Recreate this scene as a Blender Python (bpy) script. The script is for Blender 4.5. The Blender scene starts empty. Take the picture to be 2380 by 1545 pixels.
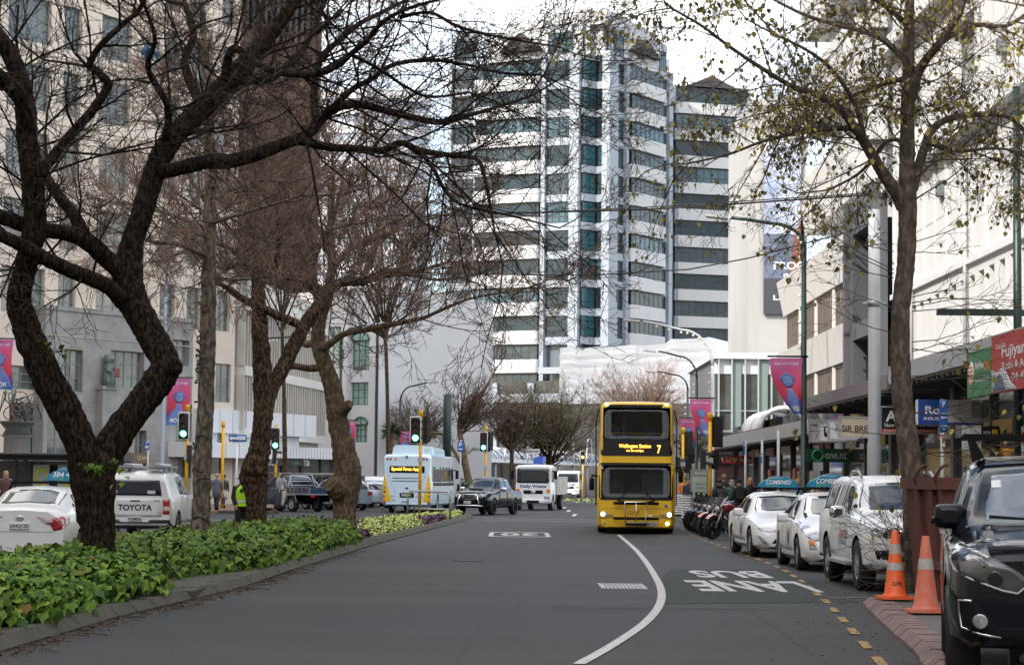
import bpy, bmesh, math, random
from math import pi, sin, cos, radians as rad
from mathutils import Vector as V, Matrix as M4
from mathutils.geometry import tessellate_polygon
sc = bpy.context.scene
col = sc.collection
# ---------------------------------------------------------------- camera
FD, H0, PITCH, ROLL = 4900.0, 1.68, math.atan(342.5/4900), rad(0.6)
cam = bpy.data.objects.new('camera', bpy.data.cameras.new('camera')); col.objects.link(cam)
CR = M4.Rotation(pi/2+PITCH, 3, 'X') @ M4.Rotation(ROLL, 3, 'Z')
cam.matrix_world = M4.Translation((0, 0, H0)) @ CR.to_4x4()
cam.data.sensor_width = 36; cam.data.lens = 36*FD/2380; cam.data.clip_end = 5000; cam.data.clip_start = .2
sc.camera = cam
# ---------------------------------------------------------------- light
SUN_EL, SUN_AZ = rad(36), math.atan2(-.62, -.60)          # direction towards the sun: from the left, behind the camera
w = bpy.data.worlds.new('World'); sc.world = w; w.use_nodes = True
nt = w.node_tree; bg = nt.nodes['Background']
sky = nt.nodes.new('ShaderNodeTexSky'); sky.sky_type = 'NISHITA'; sky.sun_disc = False
sky.sun_elevation = SUN_EL; sky.sun_rotation = pi/2-SUN_AZ; sky.dust_density = 2.0; sky.air_density = 1.0
tc = nt.nodes.new('ShaderNodeTexCoord'); no = nt.nodes.new('ShaderNodeTexNoise'); mp = nt.nodes.new('ShaderNodeMapping')
no.inputs['Scale'].default_value = 2.6; no.inputs['Detail'].default_value = 7; mp.inputs['Scale'].default_value = (1, 1, 2.6)
rp = nt.nodes.new('ShaderNodeValToRGB'); rp.color_ramp.elements[0].position = .40; rp.color_ramp.elements[1].position = .66
mx = nt.nodes.new('ShaderNodeMix'); mx.data_type = 'RGBA'; mx.inputs['B'].default_value = (10.4, 10.1, 9.6, 1)
L = nt.links.new
L(tc.outputs['Generated'], mp.inputs[0]); L(mp.outputs[0], no.inputs['Vector']); L(no.outputs['Fac'], rp.inputs[0])
L(rp.outputs[0], mx.inputs['Factor']); L(sky.outputs[0], mx.inputs['A']); L(mx.outputs['Result'], bg.inputs['Color'])
bg.inputs['Strength'].default_value = 0.15
sun = bpy.data.objects.new('sun', bpy.data.lights.new('sun', 'SUN')); col.objects.link(sun)
sun.data.energy = 2.1; sun.data.angle = rad(.6); sun.data.color = (1, .95, .88)
sd = V((cos(SUN_AZ)*cos(SUN_EL), sin(SUN_AZ)*cos(SUN_EL), sin(SUN_EL)))
sun.rotation_euler = sd.to_track_quat('Z', 'Y').to_euler()
vs = sc.view_settings; vs.view_transform = 'Standard'; vs.look = 'None'; vs.exposure = 1.2; vs.gamma = 1
sc.cycles.max_bounces = 6; sc.cycles.diffuse_bounces = 3; sc.cycles.glossy_bounces = 3; sc.cycles.transmission_bounces = 4
sc.cycles.transparent_max_bounces = 6; sc.cycles.use_denoising = True
sc.cycles.caustics_reflective = False; sc.cycles.caustics_refractive = False
# ---------------------------------------------------------------- pixel helpers (points of the 2380 px wide photograph)
def ray(px, py): return (CR @ V(((px-1190)/FD, -(py-772.5)/FD, -1)))
def gp(px, py, z=0.0):
    d = ray(px, py); t = (z-H0)/d.z; return V((d.x*t, d.y*t, z))
def at(px, py, y):
    d = ray(px, py); t = y/d.y; return V((d.x*t, y, H0+d.z*t))
def yh(px): return 1115+(px-1190)*math.tan(ROLL)
def gx(px, y): return at(px, yh(px)+FD*H0/y, y).x
# ---------------------------------------------------------------- mesh helpers
class MB:
    def __init__(s): s.v = []; s.f = []; s.m = []; s.sm = []; s.T = None
    def add(s, vs, fs, mi=0, smooth=False):
        b = len(s.v)
        if s.T is not None: vs = [s.T @ V(p) for p in vs]
        s.v.extend(vs); s.f.extend([tuple(b+i for i in f) for f in fs]); s.m.extend([mi]*len(fs)); s.sm.extend([smooth]*len(fs)); return s
    def box(s, a, b, mi=0):
        x0, y0, z0 = a; x1, y1, z1 = b
        if x0 > x1: x0, x1 = x1, x0
        if y0 > y1: y0, y1 = y1, y0
        if z0 > z1: z0, z1 = z1, z0
        return s.add([(x0,y0,z0),(x1,y0,z0),(x1,y1,z0),(x0,y1,z0),(x0,y0,z1),(x1,y0,z1),(x1,y1,z1),(x0,y1,z1)],
            [(3,2,1,0),(4,5,6,7),(0,1,5,4),(1,2,6,5),(2,3,7,6),(3,0,4,7)], mi)
    def rings(s, rs, mi=0, smooth=True, cap=True, closed=True):
        n = len(rs[0]); vs = [p for r in rs for p in r]; fs = []
        for i in range(len(rs)-1):
            for j in range(n if closed else n-1):
                k = (j+1) % n; fs.append((i*n+j, i*n+k, (i+1)*n+k, (i+1)*n+j))
        s.add(vs, fs, mi, smooth)
        if cap:
            b = len(s.v)-len(vs)
            s.f.append(tuple(b+j for j in range(n))[::-1]); s.m.append(mi); s.sm.append(False)
            e = len(s.v)-n; s.f.append(tuple(e+j for j in range(n))); s.m.append(mi); s.sm.append(False)
        return s
    def tube(s, pts, r, n=8, mi=0, cap=True):
        pts = [V(p) for p in pts]; m = len(pts)
        if not hasattr(r, '__len__'): r = [r]*m
        rs = []; u = None
        for i, p in enumerate(pts):
            t = (pts[min(i+1, m-1)]-pts[max(i-1, 0)])
            if t.length < 1e-9: t = V((0, 0, 1))
            t.normalize()
            if u is None:
                u = t.orthogonal().normalized()
            else:
                u = u-t*u.dot(t)
                if u.length < 1e-6: u = t.orthogonal()
                u.normalize()
            b = t.cross(u)
            rs.append([p+(u*cos(2*pi*k/n)+b*sin(2*pi*k/n))*r[i] for k in range(n)])
        return s.rings(rs, mi, True, cap)
    def lathe(s, prof, n=20, axis='z', c=(0, 0, 0), mi=0, cap=True):
        rs = []; c = V(c)
        for r, h in prof:
            q = []
            for k in range(n):
                a = 2*pi*k/n; p, o = r*cos(a), r*sin(a)
                q.append(c+(V((p, o, h)) if axis == 'z' else V((h, p, o)) if axis == 'x' else V((o, h, p))))
            rs.append(q)
        return s.rings(rs, mi, True, cap)
    def prism(s, poly, h0, h1, mi=0, axis='z'):
        n = len(poly)
        def P(a, b, h): return (a, b, h) if axis == 'z' else (h, a, b) if axis == 'x' else (b, h, a)
        return s.add([P(a, b, h0) for a, b in poly]+[P(a, b, h1) for a, b in poly],
            [tuple(range(n))[::-1], tuple(range(n, 2*n))]+[(i, (i+1) % n, n+(i+1) % n, n+i) for i in range(n)], mi)
    def build(s, name, mats, parent=None, loc=None, rot=None):
        me = bpy.data.meshes.new(name); me.from_pydata([tuple(p) for p in s.v], [], s.f)
        if not isinstance(mats, (list, tuple)): mats = [mats]
        for m in mats: me.materials.append(m)
        me.polygons.foreach_set('material_index', s.m); me.polygons.foreach_set('use_smooth', s.sm)
        me.update()
        o = bpy.data.objects.new(name, me); col.objects.link(o)
        if parent: o.parent = parent
        if loc is not None: o.location = loc
        if rot is not None: o.rotation_euler = (0, 0, rot)
        return o
def tag(o, label, cat, group=None):
    o['label'] = label; o['category'] = cat
    if group: o['group'] = group
    return o
def thing(name, label, cat, loc=(0, 0, 0), rz=0, group=None):
    o = bpy.data.objects.new(name, None); col.objects.link(o); o.empty_display_size = .3
    o.location = loc; o.rotation_euler = (0, 0, rz); return tag(o, label, cat, group)
def kind(o, k): o['kind'] = k; return o
def copy_tree(o, parent=None):
    c = o.copy(); col.objects.link(c)
    if parent: c.parent = parent
    for ch in list(o.children): copy_tree(ch, c)
    return c
# ---------------------------------------------------------------- materials
MATS = {}
def mat(name, c, rough=.6, metal=0, var=.0, scale=3.0, bump=0, bscale=40, emit=0, trans=0, spec=None, c2=None, coat=0, coord='Object', island=0, stretch=None, ramp=(.3,.7)):
    if name in MATS: return MATS[name]
    m = bpy.data.materials.new(name); m.use_nodes = True; MATS[name] = m
    n = m.node_tree; b = n.nodes['Principled BSDF']; I = b.inputs; k = n.links.new
    I['Base Color'].default_value = (*c, 1); I['Roughness'].default_value = rough; I['Metallic'].default_value = metal
    if spec is not None: I['Specular IOR Level'].default_value = spec
    if coat: I['Coat Weight'].default_value = coat; I['Coat Roughness'].default_value = .06
    if emit: I['Emission Color'].default_value = (*c, 1); I['Emission Strength'].default_value = emit
    if trans: I['Transmission Weight'].default_value = trans
    if var or c2 or bump or island:
        t = n.nodes.new('ShaderNodeTexCoord'); mp = n.nodes.new('ShaderNodeMapping'); k(t.outputs[coord], mp.inputs[0])
        if stretch: mp.inputs['Scale'].default_value = stretch
    if var or c2 or island:
        d = c2 or tuple(x*(1-var) for x in c); e = c if c2 else tuple(min(1, x*(1+var)) for x in c)
        r = n.nodes.new('ShaderNodeMix'); r.data_type = 'RGBA'; r.inputs['A'].default_value = (*d, 1); r.inputs['B'].default_value = (*e, 1)
        if island:
            g = n.nodes.new('ShaderNodeNewGeometry'); k(g.outputs['Random Per Island'], r.inputs['Factor'])
        else:
            z = n.nodes.new('ShaderNodeTexNoise'); z.inputs['Scale'].default_value = scale; z.inputs['Detail'].default_value = 8; z.inputs['Roughness'].default_value = .65
            k(mp.outputs[0], z.inputs['Vector'])
            q = n.nodes.new('ShaderNodeValToRGB'); q.color_ramp.elements[0].position = ramp[0]; q.color_ramp.elements[1].position = ramp[1]
            k(z.outputs['Fac'], q.inputs[0]); k(q.outputs[0], r.inputs['Factor'])
        k(r.outputs['Result'], I['Base Color'])
    if bump:
        z = n.nodes.new('ShaderNodeTexNoise'); z.inputs['Scale'].default_value = bscale; z.inputs['Detail'].default_value = 6
        k(mp.outputs[0], z.inputs['Vector']); u = n.nodes.new('ShaderNodeBump'); u.inputs['Strength'].default_value = bump; u.inputs['Distance'].default_value = .03
        k(z.outputs['Fac'], u.inputs['Height']); k(u.outputs[0], I['Normal'])
    return m
WHITE = mat('white paint', (.78, .79, .80), .5, var=.04, scale=.6)
BLACK = mat('black plastic', (.012, .012, .013), .45)
GLASS = mat('dark glass', (.012, .016, .018), .03, spec=.7)
CHROME = mat('chrome', (.75, .76, .78), .12, 1)
STEEL = mat('galvanised steel', (.42, .44, .46), .45, .6, var=.1, scale=8)
YELLOW = mat('signal yellow', (.80, .43, .015), .4, var=.05, scale=5)
GREENP = mat('dark green paint', (.010, .032, .026), .4)
RUBBER = mat('tyre rubber', (.018, .018, .019), .8, bump=.3, bscale=60)
ALLOY = mat('alloy', (.5, .51, .52), .3, .8)
TXW = mat('white lettering', (.85, .85, .85), .5)
TXK = mat('black lettering', (.01, .01, .012), .5)
# ---------------------------------------------------------------- text and surface decals
TCACHE = {}
def glyphs(s, bold=0.0):
    if (s, bold) in TCACHE: return TCACHE[(s, bold)]
    c = bpy.data.curves.new('t', 'FONT'); c.body = s; c.size = 1; c.align_x = 'CENTER'; c.offset = bold; c.resolution_u = 3
    o = bpy.data.objects.new('t', c); me = o.to_mesh()
    vs = [(v.co.x, v.co.y) for v in me.vertices]; fs = [tuple(p.vertices) for p in me.polygons]
    o.to_mesh_clear(); bpy.data.objects.remove(o); bpy.data.curves.remove(c)
    if vs:
        x0 = min(v[0] for v in vs); x1 = max(v[0] for v in vs); y0 = min(v[1] for v in vs); y1 = max(v[1] for v in vs)
        vs = [((x-x0)/(x1-x0+1e-9)-.5, (y-y0)/(y1-y0+1e-9)-.5) for x, y in vs]; asp = (x1-x0)/(y1-y0+1e-9)
    else: asp = 1
    TCACHE[(s, bold)] = (vs, fs, asp); return TCACHE[(s, bold)]
def text(mb, s, F, ca, cb, h, w=None, off=.006, bold=.012, mi=0, slant=0):
    vs, fs, asp = glyphs(s, bold); w = w or h*asp
    mb.add([F(ca+a*w+slant*b*h, cb+b*h, off) for a, b in vs], fs, mi)
    return mb
def decal(mb, out, F, off=.008, skirt=.02, mi=0, rings=4, smooth=True):
    n = len(out); ca = sum(p[0] for p in out)/n; cb = sum(p[1] for p in out)/n
    cr = [(out[j][0]-ca)*(out[(j+1) % n][1]-cb)-(out[j][1]-cb)*(out[(j+1) % n][0]-ca) for j in range(n)]
    if min(cr) < -1e-7 and max(cr) > 1e-7:       # not star shaped: fill the outline itself
        tr = tessellate_polygon([[V((a, b, 0)) for a, b in out]])
        return mb.add([F(a, b, off) for a, b in out]+[F(a, b, off-skirt) for a, b in out], [tuple(t) for t in tr]+[(j, n+j, n+(j+1) % n, (j+1) % n) for j in range(n)], mi, False)
    vs = [F(ca, cb, off)]; fs = []
    for k in range(1, rings+1):
        t = k/rings; vs += [F(ca+(a-ca)*t, cb+(b-cb)*t, off) for a, b in out]
    vs += [F(a, b, off-skirt) for a, b in out]
    fs += [(0, 1+j, 1+(j+1) % n) for j in range(n)]
    for k in range(rings):
        for j in range(n):
            i = (j+1) % n; fs.append((1+k*n+j, 1+(k+1)*n+j, 1+(k+1)*n+i, 1+k*n+i))
    return mb.add(vs, fs, mi, smooth)
def rr(a0, a1, b0, b1, r=.05, n=4, k=3):
    """rounded rectangle outline with extra points along its edges"""
    r = min(r, abs(a1-a0)/2.01, abs(b1-b0)/2.01); o = []
    for ca, cb, s in ((a1-r, b1-r, 0), (a0+r, b1-r, 1), (a0+r, b0+r, 2), (a1-r, b0+r, 3)):
        for i in range(n+1):
            t = (s+i/n)*pi/2; o.append((ca+r*cos(t), cb+r*sin(t)))
    q = []
    for i, p in enumerate(o):
        q.append(p); e = o[(i+1) % len(o)]
        if (i+1) % (n+1) == 0:
            for j in range(1, k+1): q.append((p[0]+(e[0]-p[0])*j/(k+1), p[1]+(e[1]-p[1])*j/(k+1)))
    return q
def circ(a, b, r, n=16, ry=None): return [(a+r*cos(2*pi*i/n), b+(ry or r)*sin(2*pi*i/n)) for i in range(n)]
def dens(poly, k=3):
    q = []
    for i, p in enumerate(poly):
        e = poly[(i+1) % len(poly)]
        for j in range(k): q.append((p[0]+(e[0]-p[0])*j/k, p[1]+(e[1]-p[1])*j/k))
    return q
def XZ(y0, s=-1):      # local plane y=y0, outwards s
    return lambda a, b, o: V((a, y0+s*o, b))
# ================================================================ ground
rng = random.Random(11)
def lerpT(tab, y):
    if y <= tab[0][0]: return tab[0][1]
    for (a, b), (c, d) in zip(tab, tab[1:]):
        if y <= c: return b+(d-b)*(y-a)/(c-a)
    return tab[-1][1]
KR = [(8,-5.35),(20,-4.8),(25.4,-4.6),(32,-4.05),(38,-3.95),(53,-3.45),(66,-2.85),(79,-2.2),(90,-1.72),(94.8,-1.62)]
KL = [(8,-7.6),(38,-7.35),(48,-7.0),(56,-6.4),(70,-5.2),(86,-3.3),(92,-2.3),(94.8,-1.9)]
def asphalt(name, c, c2):
    m = mat(name, c, .74, var=.0, bump=.35, bscale=60)
    n = m.node_tree; k = n.links.new; b = n.nodes['Principled BSDF']
    t = n.nodes.new('ShaderNodeTexCoord')
    a = n.nodes.new('ShaderNodeTexNoise'); a.inputs['Scale'].default_value = .35; a.inputs['Detail'].default_value = 8; a.inputs['Roughness'].default_value = .6
    f = n.nodes.new('ShaderNodeTexNoise'); f.inputs['Scale'].default_value = 26; f.inputs['Detail'].default_value = 3
    mp = n.nodes.new('ShaderNodeMapping'); mp.inputs['Scale'].default_value = (.30, 1.5, 1); k(t.outputs['Object'], mp.inputs[0]); k(mp.outputs[0], a.inputs['Vector']); k(t.outputs['Object'], f.inputs['Vector'])
    r = n.nodes.new('ShaderNodeValToRGB'); r.color_ramp.elements[0].position = .35; r.color_ramp.elements[1].position = .68
    r.color_ramp.elements[0].color = (*c, 1); r.color_ramp.elements[1].color = (*c2, 1); k(a.outputs['Fac'], r.inputs[0])
    q = n.nodes.new('ShaderNodeValToRGB'); q.color_ramp.elements[0].position = .35; q.color_ramp.elements[1].position = .75
    q.color_ramp.elements[0].color = (.50,.50,.50,1); q.color_ramp.elements[1].color = (1.55,1.55,1.55,1); k(f.outputs['Fac'], q.inputs[0])
    x = n.nodes.new('ShaderNodeMix'); x.data_type = 'RGBA'; x.blend_type = 'MULTIPLY'; x.inputs['Factor'].default_value = 1
    k(r.outputs[0], x.inputs['A']); k(q.outputs[0], x.inputs['B']); k(x.outputs['Result'], b.inputs['Base Color']); return m
ROADM = asphalt('asphalt', (.019,.019,.0205), (.036,.036,.0375))
PAVE = mat('paving', (.10,.098,.095), .8, var=.3, scale=1.5, bump=.2)
BRICKP = mat('brick paving', (.22,.13,.10), .85, var=.25, scale=4, bump=.3)
KERBM = mat('kerb stone', (.085,.082,.06), .85, c2=(.045,.045,.03), scale=3, bump=.4)
PKERB = mat('pink kerb', (.20,.135,.125), .85, var=.3, scale=7, bump=.4)
SOIL = mat('soil', (.035,.022,.014), .95, var=.4, scale=8, bump=.6)
WLINE = mat('road line white', (.52,.52,.51), .7, c2=(.13,.13,.13), scale=13, ramp=(.26,.50))
YLINE = mat('road line yellow', (.36,.215,.05), .7, c2=(.05,.042,.03), scale=13, ramp=(.28,.54))
GRNL = mat('green lane', (.021,.030,.026), .85, c2=(.020,.0245,.0235), scale=1.6, bump=.3, bscale=90)
m = MB(); m.add([(-900,-120,0),(900,-120,0),(900,2400,0),(-900,2400,0)], [(0,1,2,3)]); kind(m.build('road', ROADM), 'structure')
def slab(name, poly, z, mt):
    m = MB(); m.prism(poly, -.05, z); return kind(m.build(name, mt), 'structure')
RK = [(2.7,10)]+[(p.x, p.y) for p in (gp(2142,1545), gp(2128,1519), gp(2052,1453), gp(2004,1404))]
RKF = RK+[(5.6,30.9),(8.35,32.5),(8.55,62),(6.75,78),(7.2,92),(8.6,120),(13,200),(15,300)]
slab('footpath', [(70,10)]+[(a+.28,b) for a,b in RK]+[(a+.2,b) for a,b in RKF[len(RK):]]+[(70,300)], .115, PAVE)
slab('corner_footpath', [(-80,97.5),(-14.5,97.5),(-12.6,99),(-12.2,110),(-11.5,130),(-10,180),(-80,180)], .12, BRICKP)
slab('side_footpath', [(-80,20),(-16.0,20),(-15.5,40),(-16.5,80),(-18,88),(-80,88)], .12, PAVE)
slab('traffic_island', [(-13.4,97.2),(-11.0,96.4),(-10.6,97.2),(-11.6,98.6),(-13.4,99)], .14, KERBM)
def kerb(name, tab, side, mt, wd=.26, hz=.13, step=.9, bev=.10):
    m = MB(); pts = [V((x, y, 0)) for x, y in tab]; ls = [0]
    for a, b in zip(pts, pts[1:]): ls.append(ls[-1]+(b-a).length)
    def pt(t):
        for i in range(len(pts)-1):
            if t <= ls[i+1] or i == len(pts)-2:
                u = (t-ls[i])/(ls[i+1]-ls[i]); return pts[i].lerp(pts[i+1], u)
    n = int(ls[-1]/step)
    for i in range(n):
        a, b = pt(i*step+.008), pt((i+1)*step-.008); d = (b-a).normalized(); q = V((d.y, -d.x, 0))*side; j = rng.uniform(-.006,.006); h = hz+rng.uniform(-.008,.008)
        pr = [(j,-.04),(j,.03),(bev+j,h),(wd+j,h),(wd+j,-.04)]
        m.rings([[e-q*o+V((0,0,z)) for o, z in pr] for e in (a, b)], smooth=False)
    return kind(m.build(name, mt), 'structure')
kerb('median_kerb', [(x, y) for y, x in KR], 1, KERBM, .34, .14)
kerb('median_back_kerb', [(x, y) for y, x in KL], -1, KERBM, .25, .13)
kerb('footpath_kerb', RK, -1, PKERB, .36, .12, .24)
kerb('far_kerb', RKF[len(RK)-1:], -1, KERBM, .22, .125)
ys = [8,14,20,25.4,32,38,48,53,60,66,72,79,86,90,94]
m = MB(); m.prism([(lerpT(KR,y)-.22, y) for y in ys]+[(lerpT(KL,y)+.2, y) for y in ys[::-1]], -.04, .118); kind(m.build('soil_bed', SOIL), 'structure')
m = MB(); m.prism([(-4.52,28.9),(-4.3,28.9),(-4.28,34.5),(-4.5,35.8),(-5.1,33),(-5.4,30)], .0, .13); m.prism([(-3.7,52.8),(-3.62,52.9),(-3.45,58),(-3.7,58),(-4.6,54.4)], .0, .128); kind(m.build('median_paving', KERBM), 'structure')
# ---- painted markings
def sheet(m, q, z=.0045, mi=0): m.add([(p[0], p[1], z) for p in q], [tuple(range(len(q)))], mi)
def stripe(m, path, wd, z=.010):
    vs = []
    for i, p in enumerate(path):
        a = V(path[max(i-1,0)]); b = V(path[min(i+1,len(path)-1)]); d = (b-a).normalized(); n = V((d.y,-d.x))
        vs += [(p[0]-n.x*wd/2, p[1]-n.y*wd/2, z), (p[0]+n.x*wd/2, p[1]+n.y*wd/2, z)]
    m.add(vs, [(2*i,2*i+1,2*i+3,2*i+2) for i in range(len(path)-1)])
m = MB(); sheet(m, [(p.x,p.y) for p in (gp(1545,1403), gp(2000,1400), gp(1905,1352), gp(1800,1322), gp(1560,1322), gp(1535,1345))]); kind(m.build('bus_lane_surface', GRNL), 'structure')
m = MB()
wl = [(p.x,p.y) for p in (gp(1345,1544),gp(1420,1502),gp(1490,1455),gp(1523,1422),gp(1537,1393),gp(1535,1365),gp(1520,1335),gp(1502,1307),gp(1480,1280),gp(1458,1260),gp(1438,1243))]
fine = []
for i in range(len(wl)-1):
    P = [V(wl[max(0,min(len(wl)-1,i+k))]) for k in (-1,0,1,2)]
    for j in range(4):
        t = j/4; fine.append(tuple(.5*((2*P[1])+(P[2]-P[0])*t+(2*P[0]-5*P[1]+4*P[2]-P[3])*t*t+(3*P[1]-P[0]-3*P[2]+P[3])*t**3)))
fine.append(wl[-1]); stripe(m, fine, .118)
def groundtext(m, s, cx, cy, wd, ln, z=.011, rot=True):
    k = -1 if rot else 1
    text(m, s, lambda a, b, o: V((cx+k*a, cy+k*b, z)), 0, 0, ln, wd, bold=.03)
a, b = gp(1700,1343), gp(1700,1327); cx = (gx(1614,38.2)+gx(1787,38.2))/2; groundtext(m, 'BUS', cx, (a.y+b.y)/2, gx(1787,38.2)-gx(1614,38.2), b.y-a.y)
a, b = gp(1700,1375), gp(1700,1350); d = (a.y+b.y)/2; groundtext(m, 'LANE', (gx(1608,d)+gx(1880,d))/2, d, gx(1880,d)-gx(1608,d), b.y-a.y)
c = gp(1207,1242); wd = 140/FD*c.y
ring = rr(-wd/2, wd/2, -3.0, 3.0, .8, 6, 2); inn = rr(-wd/2+.14, wd/2-.14, -2.55, 2.55, .7, 6, 2); n = len(ring)
m.add([(c.x+x, c.y+y, .010) for x, y in ring]+[(c.x+x, c.y+y, .010) for x, y in inn], [(i,(i+1)%n,n+(i+1)%n,n+i) for i in range(n)])
groundtext(m, '30', c.x, c.y, wd*.62, 3.3)
for y in (91.5, 87.2): stripe(m, [(-1.2,y),(5.9,y)], .22)
for y in (66,72.5): stripe(m, [(-13,y+2),(-7.2,y)], .12)
stripe(m, [(-12.8,83),(-5,80)], .3)
for k in range(5): stripe(m, [(3.0+.1*k,100+14*k),(3.3+.1*k,107+14*k)], .2)
for k in range(9): stripe(m, [(-9.5+1.0*k,136),(-9.2+1.0*k,142)], .45)
kind(m.build('white_road_markings', WLINE), 'structure')
m = MB(); YD = [(3.0,15.5),(3.47,19.7),(4.46,29.6),(4.99,36),(5.3,41),(5.45,46),(5.55,56),(5.62,62.4),(5.9,72),(6.3,78)]
def yd(y):
    for (a,b),(c,d) in zip(YD,YD[1:]):
        if y <= d: return a+(c-a)*(y-b)/(d-b)
    return YD[-1][0]
y = 15.6
while y < 77:
    if not (30.2 < y < 31.6): stripe(m, [(yd(y),y),(yd(y+1),y+1)], .10)
    y += 2.02
stripe(m, [(4.7,31.2),(7.5,31.6)], .11); stripe(m, [(5.6,58.5),(8.0,58.9)], .11); stripe(m, [(5.6,62.2),(8.1,62.4)], .11)
kind(m.build('yellow_road_markings', YLINE), 'structure')
# ---- drain grate and cover
c = gp(1446,1363)
t = thing('drain_grate', 'pale steel slotted drain grate set in the road beside the curved white line', 'drain grate', (c.x, c.y, 0))
m = MB()
for k in range(11): m.box((-.30+.06*k-.012,-.72,.004),(-.30+.06*k+.012,.72,.016))
m.build('bars', mat('worn steel',(.5,.5,.49),.45,.5,var=.2,scale=20), t)
m = MB(); m.box((-.36,-.78,.003),(.36,-.73,.018)); m.box((-.36,.73,.003),(.36,.78,.018)); m.box((-.36,-.73,.003),(-.325,.73,.018)); m.box((.325,-.73,.003),(.36,.73,.018)); m.build('frame', STEEL, t)
m = MB(); m.box((-.325,-.73,.001),(.325,.73,.005)); m.build('pit', BLACK, t)
# ---- tar patches
m = MB()
for px, py, wdx, dl in ((1342,1282,1.6,.35),(1810,1282,1.0,.3),(1180,1217,6,.5),(1545,1410,3,.8)): 
    c = gp(px,py); sheet(m, [(c.x-wdx/2,c.y-dl/2),(c.x+wdx/2,c.y-dl/2),(c.x+wdx/2+.1,c.y+dl/2),(c.x-wdx/2,c.y+dl/2)], .003)
c = gp(1446,1363); sheet(m,[(c.x-1.0,c.y-.95),(c.x+.62,c.y-.95),(c.x+.62,c.y+.95),(c.x-1.0,c.y+.95)],.0012)
for y0,y1,x0 in ((14,60,-.6),(16,44,2.9)):
    pts = [(x0+.9*(y-y0)/40+rng.uniform(-.02,.02),y) for y in range(y0,y1,2)]; stripe(m,pts,.035,.0035)
for k in range(9):
    x, y = rng.uniform(-3,3), rng.uniform(18,60); a = rng.uniform(-.5,.5); pts = [(x,y)]
    for j in range(6): pts.append((pts[-1][0]+.35*sin(a)+rng.uniform(-.12,.12), pts[-1][1]+.35*cos(a)))
    stripe(m,pts,.018,.0035)
kind(m.build('road_patches', asphalt('tar',(.018,.018,.02),(.026,.026,.028))), 'structure')
# ---- ivy and bedding
IVY = mat('ivy leaf', (.165,.27,.03), .6, c2=(.018,.060,.009), island=1, spec=.22)
def hfun(x, y):
    k = lerpT(KR, y)-.30; l = lerpT(KL, y)+.05
    if 28.4 < y < 36: k -= 1.0*max(0, min(1, (36-y)/4.5))*min(1,(y-28.4)/.25)
    if y > 53: k -= (y-53)*.55
    k += .13*sin(2.3*y)*sin(.9*y+1)+.07*sin(7.1*y); e = min(k-x, x-l, 56.2-y)
    if e <= 0: return -1
    return .10+.38*min(1, e/.35)**.6
LEAF = [(0,0,0),(-.36,-.06,.05),(-.52,.38,.09),(-.22,.6,.05),(0,1.08,-.08),(.22,.6,.05),(.52,.38,.09),(.36,-.06,.05),(0,.45,-.03)]
LF = [(0,8,2,1),(8,4,3,2),(0,7,6,8),(8,6,5,4)]
def leaf(m, p, size, tilt, yaw, rollv, shp=LEAF, fs=LF):
    X = M4.Translation(p) @ M4.Rotation(yaw,4,'Z') @ M4.Rotation(tilt,4,'X') @ M4.Rotation(rollv,4,'Y')
    m.add([X @ V((a*size,b*size,c*size)) for a,b,c in shp], fs, 0, False)
m = MB()
IVY2 = mat('old ivy leaf',(.22,.20,.03),.6,c2=(.10,.045,.018),island=1,spec=.2); mo = MB()
for _ in range(43000):
    y = 14+42*rng.random()**1.25; x0, x1 = lerpT(KL,y), lerpT(KR,y); x = x0+(x1-x0)*rng.random()
    if rng.random() < .35: x = x1-.2-rng.random()*(1.5 if 28 < y < 36 else .7)
    h = hfun(x, y)
    if h < 0: continue
    hh = .118+h*(1-.75*rng.random()**2.2)+rng.gauss(0,.025)+.085*sin(3.1*x+1.3*y)*sin(1.7*y)+.05*sin(6.3*x)*sin(4.1*y)
    e = h/.48
    leaf(m if rng.random() < .975 else mo, (x+.15*(1-e), y, max(.13,hh)), rng.uniform(.065,.125)+.06*rng.random()**3, -rng.uniform(.1,.9)-(1-e)*.7, rng.gauss(pi,1.0)+(-.6 if e < .9 else 0), rng.gauss(0,.35))
m.m += [1]*len(mo.f); n_ = len(m.v); m.v += mo.v; m.f += [tuple(n_+q for q in f) for f in mo.f]; m.sm += mo.sm; kind(m.build('ivy', [IVY,IVY2]), 'stuff')
m = MB()
for _ in range(260):
    y = rng.uniform(15,55); x = rng.uniform(lerpT(KL,y), lerpT(KR,y)); h = hfun(x,y)
    if h < .3: continue
    p = V((x,y,.3)); q = V((x+rng.gauss(0,.08),y+rng.gauss(0,.08),.118+h+rng.uniform(.02,.16)))
    m.tube([p,(p+q)/2+V((rng.gauss(0,.02),0,0)),q], .006, 3, cap=False)
kind(m.build('ivy_stems', mat('brown stem',(.05,.028,.018),.8)), 'stuff')
def bedding(name, mt, regs, n, size):
    m = MB()
    for _ in range(n):
        a0,a1,y0,y1 = regs[rng.randrange(len(regs))]; y = rng.uniform(y0,y1); t = rng.uniform(a0,a1)
        x = lerpT(KL,y)+.15+(lerpT(KR,y)-.35-lerpT(KL,y)-.15)*t
        clump = .5+.5*sin(x*9)*sin(y*7); hh = .12+rng.random()*(.14+.16*clump)
        leaf(m, (x,y,hh), size*rng.uniform(.7,1.4), rng.uniform(-1.2,.2), rng.uniform(0,6.3), rng.gauss(0,.4))
    return kind(m.build(name, mt), 'stuff')
bedding('pale_bedding_plants', mat('lime foliage',(.62,.66,.22),.6,c2=(.34,.42,.10),island=1), [(.28,1,57.5,72),(.0,.9,70,74.5),(.1,1,82,90.5),(0,.6,74,83)], 9000, .085)
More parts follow.
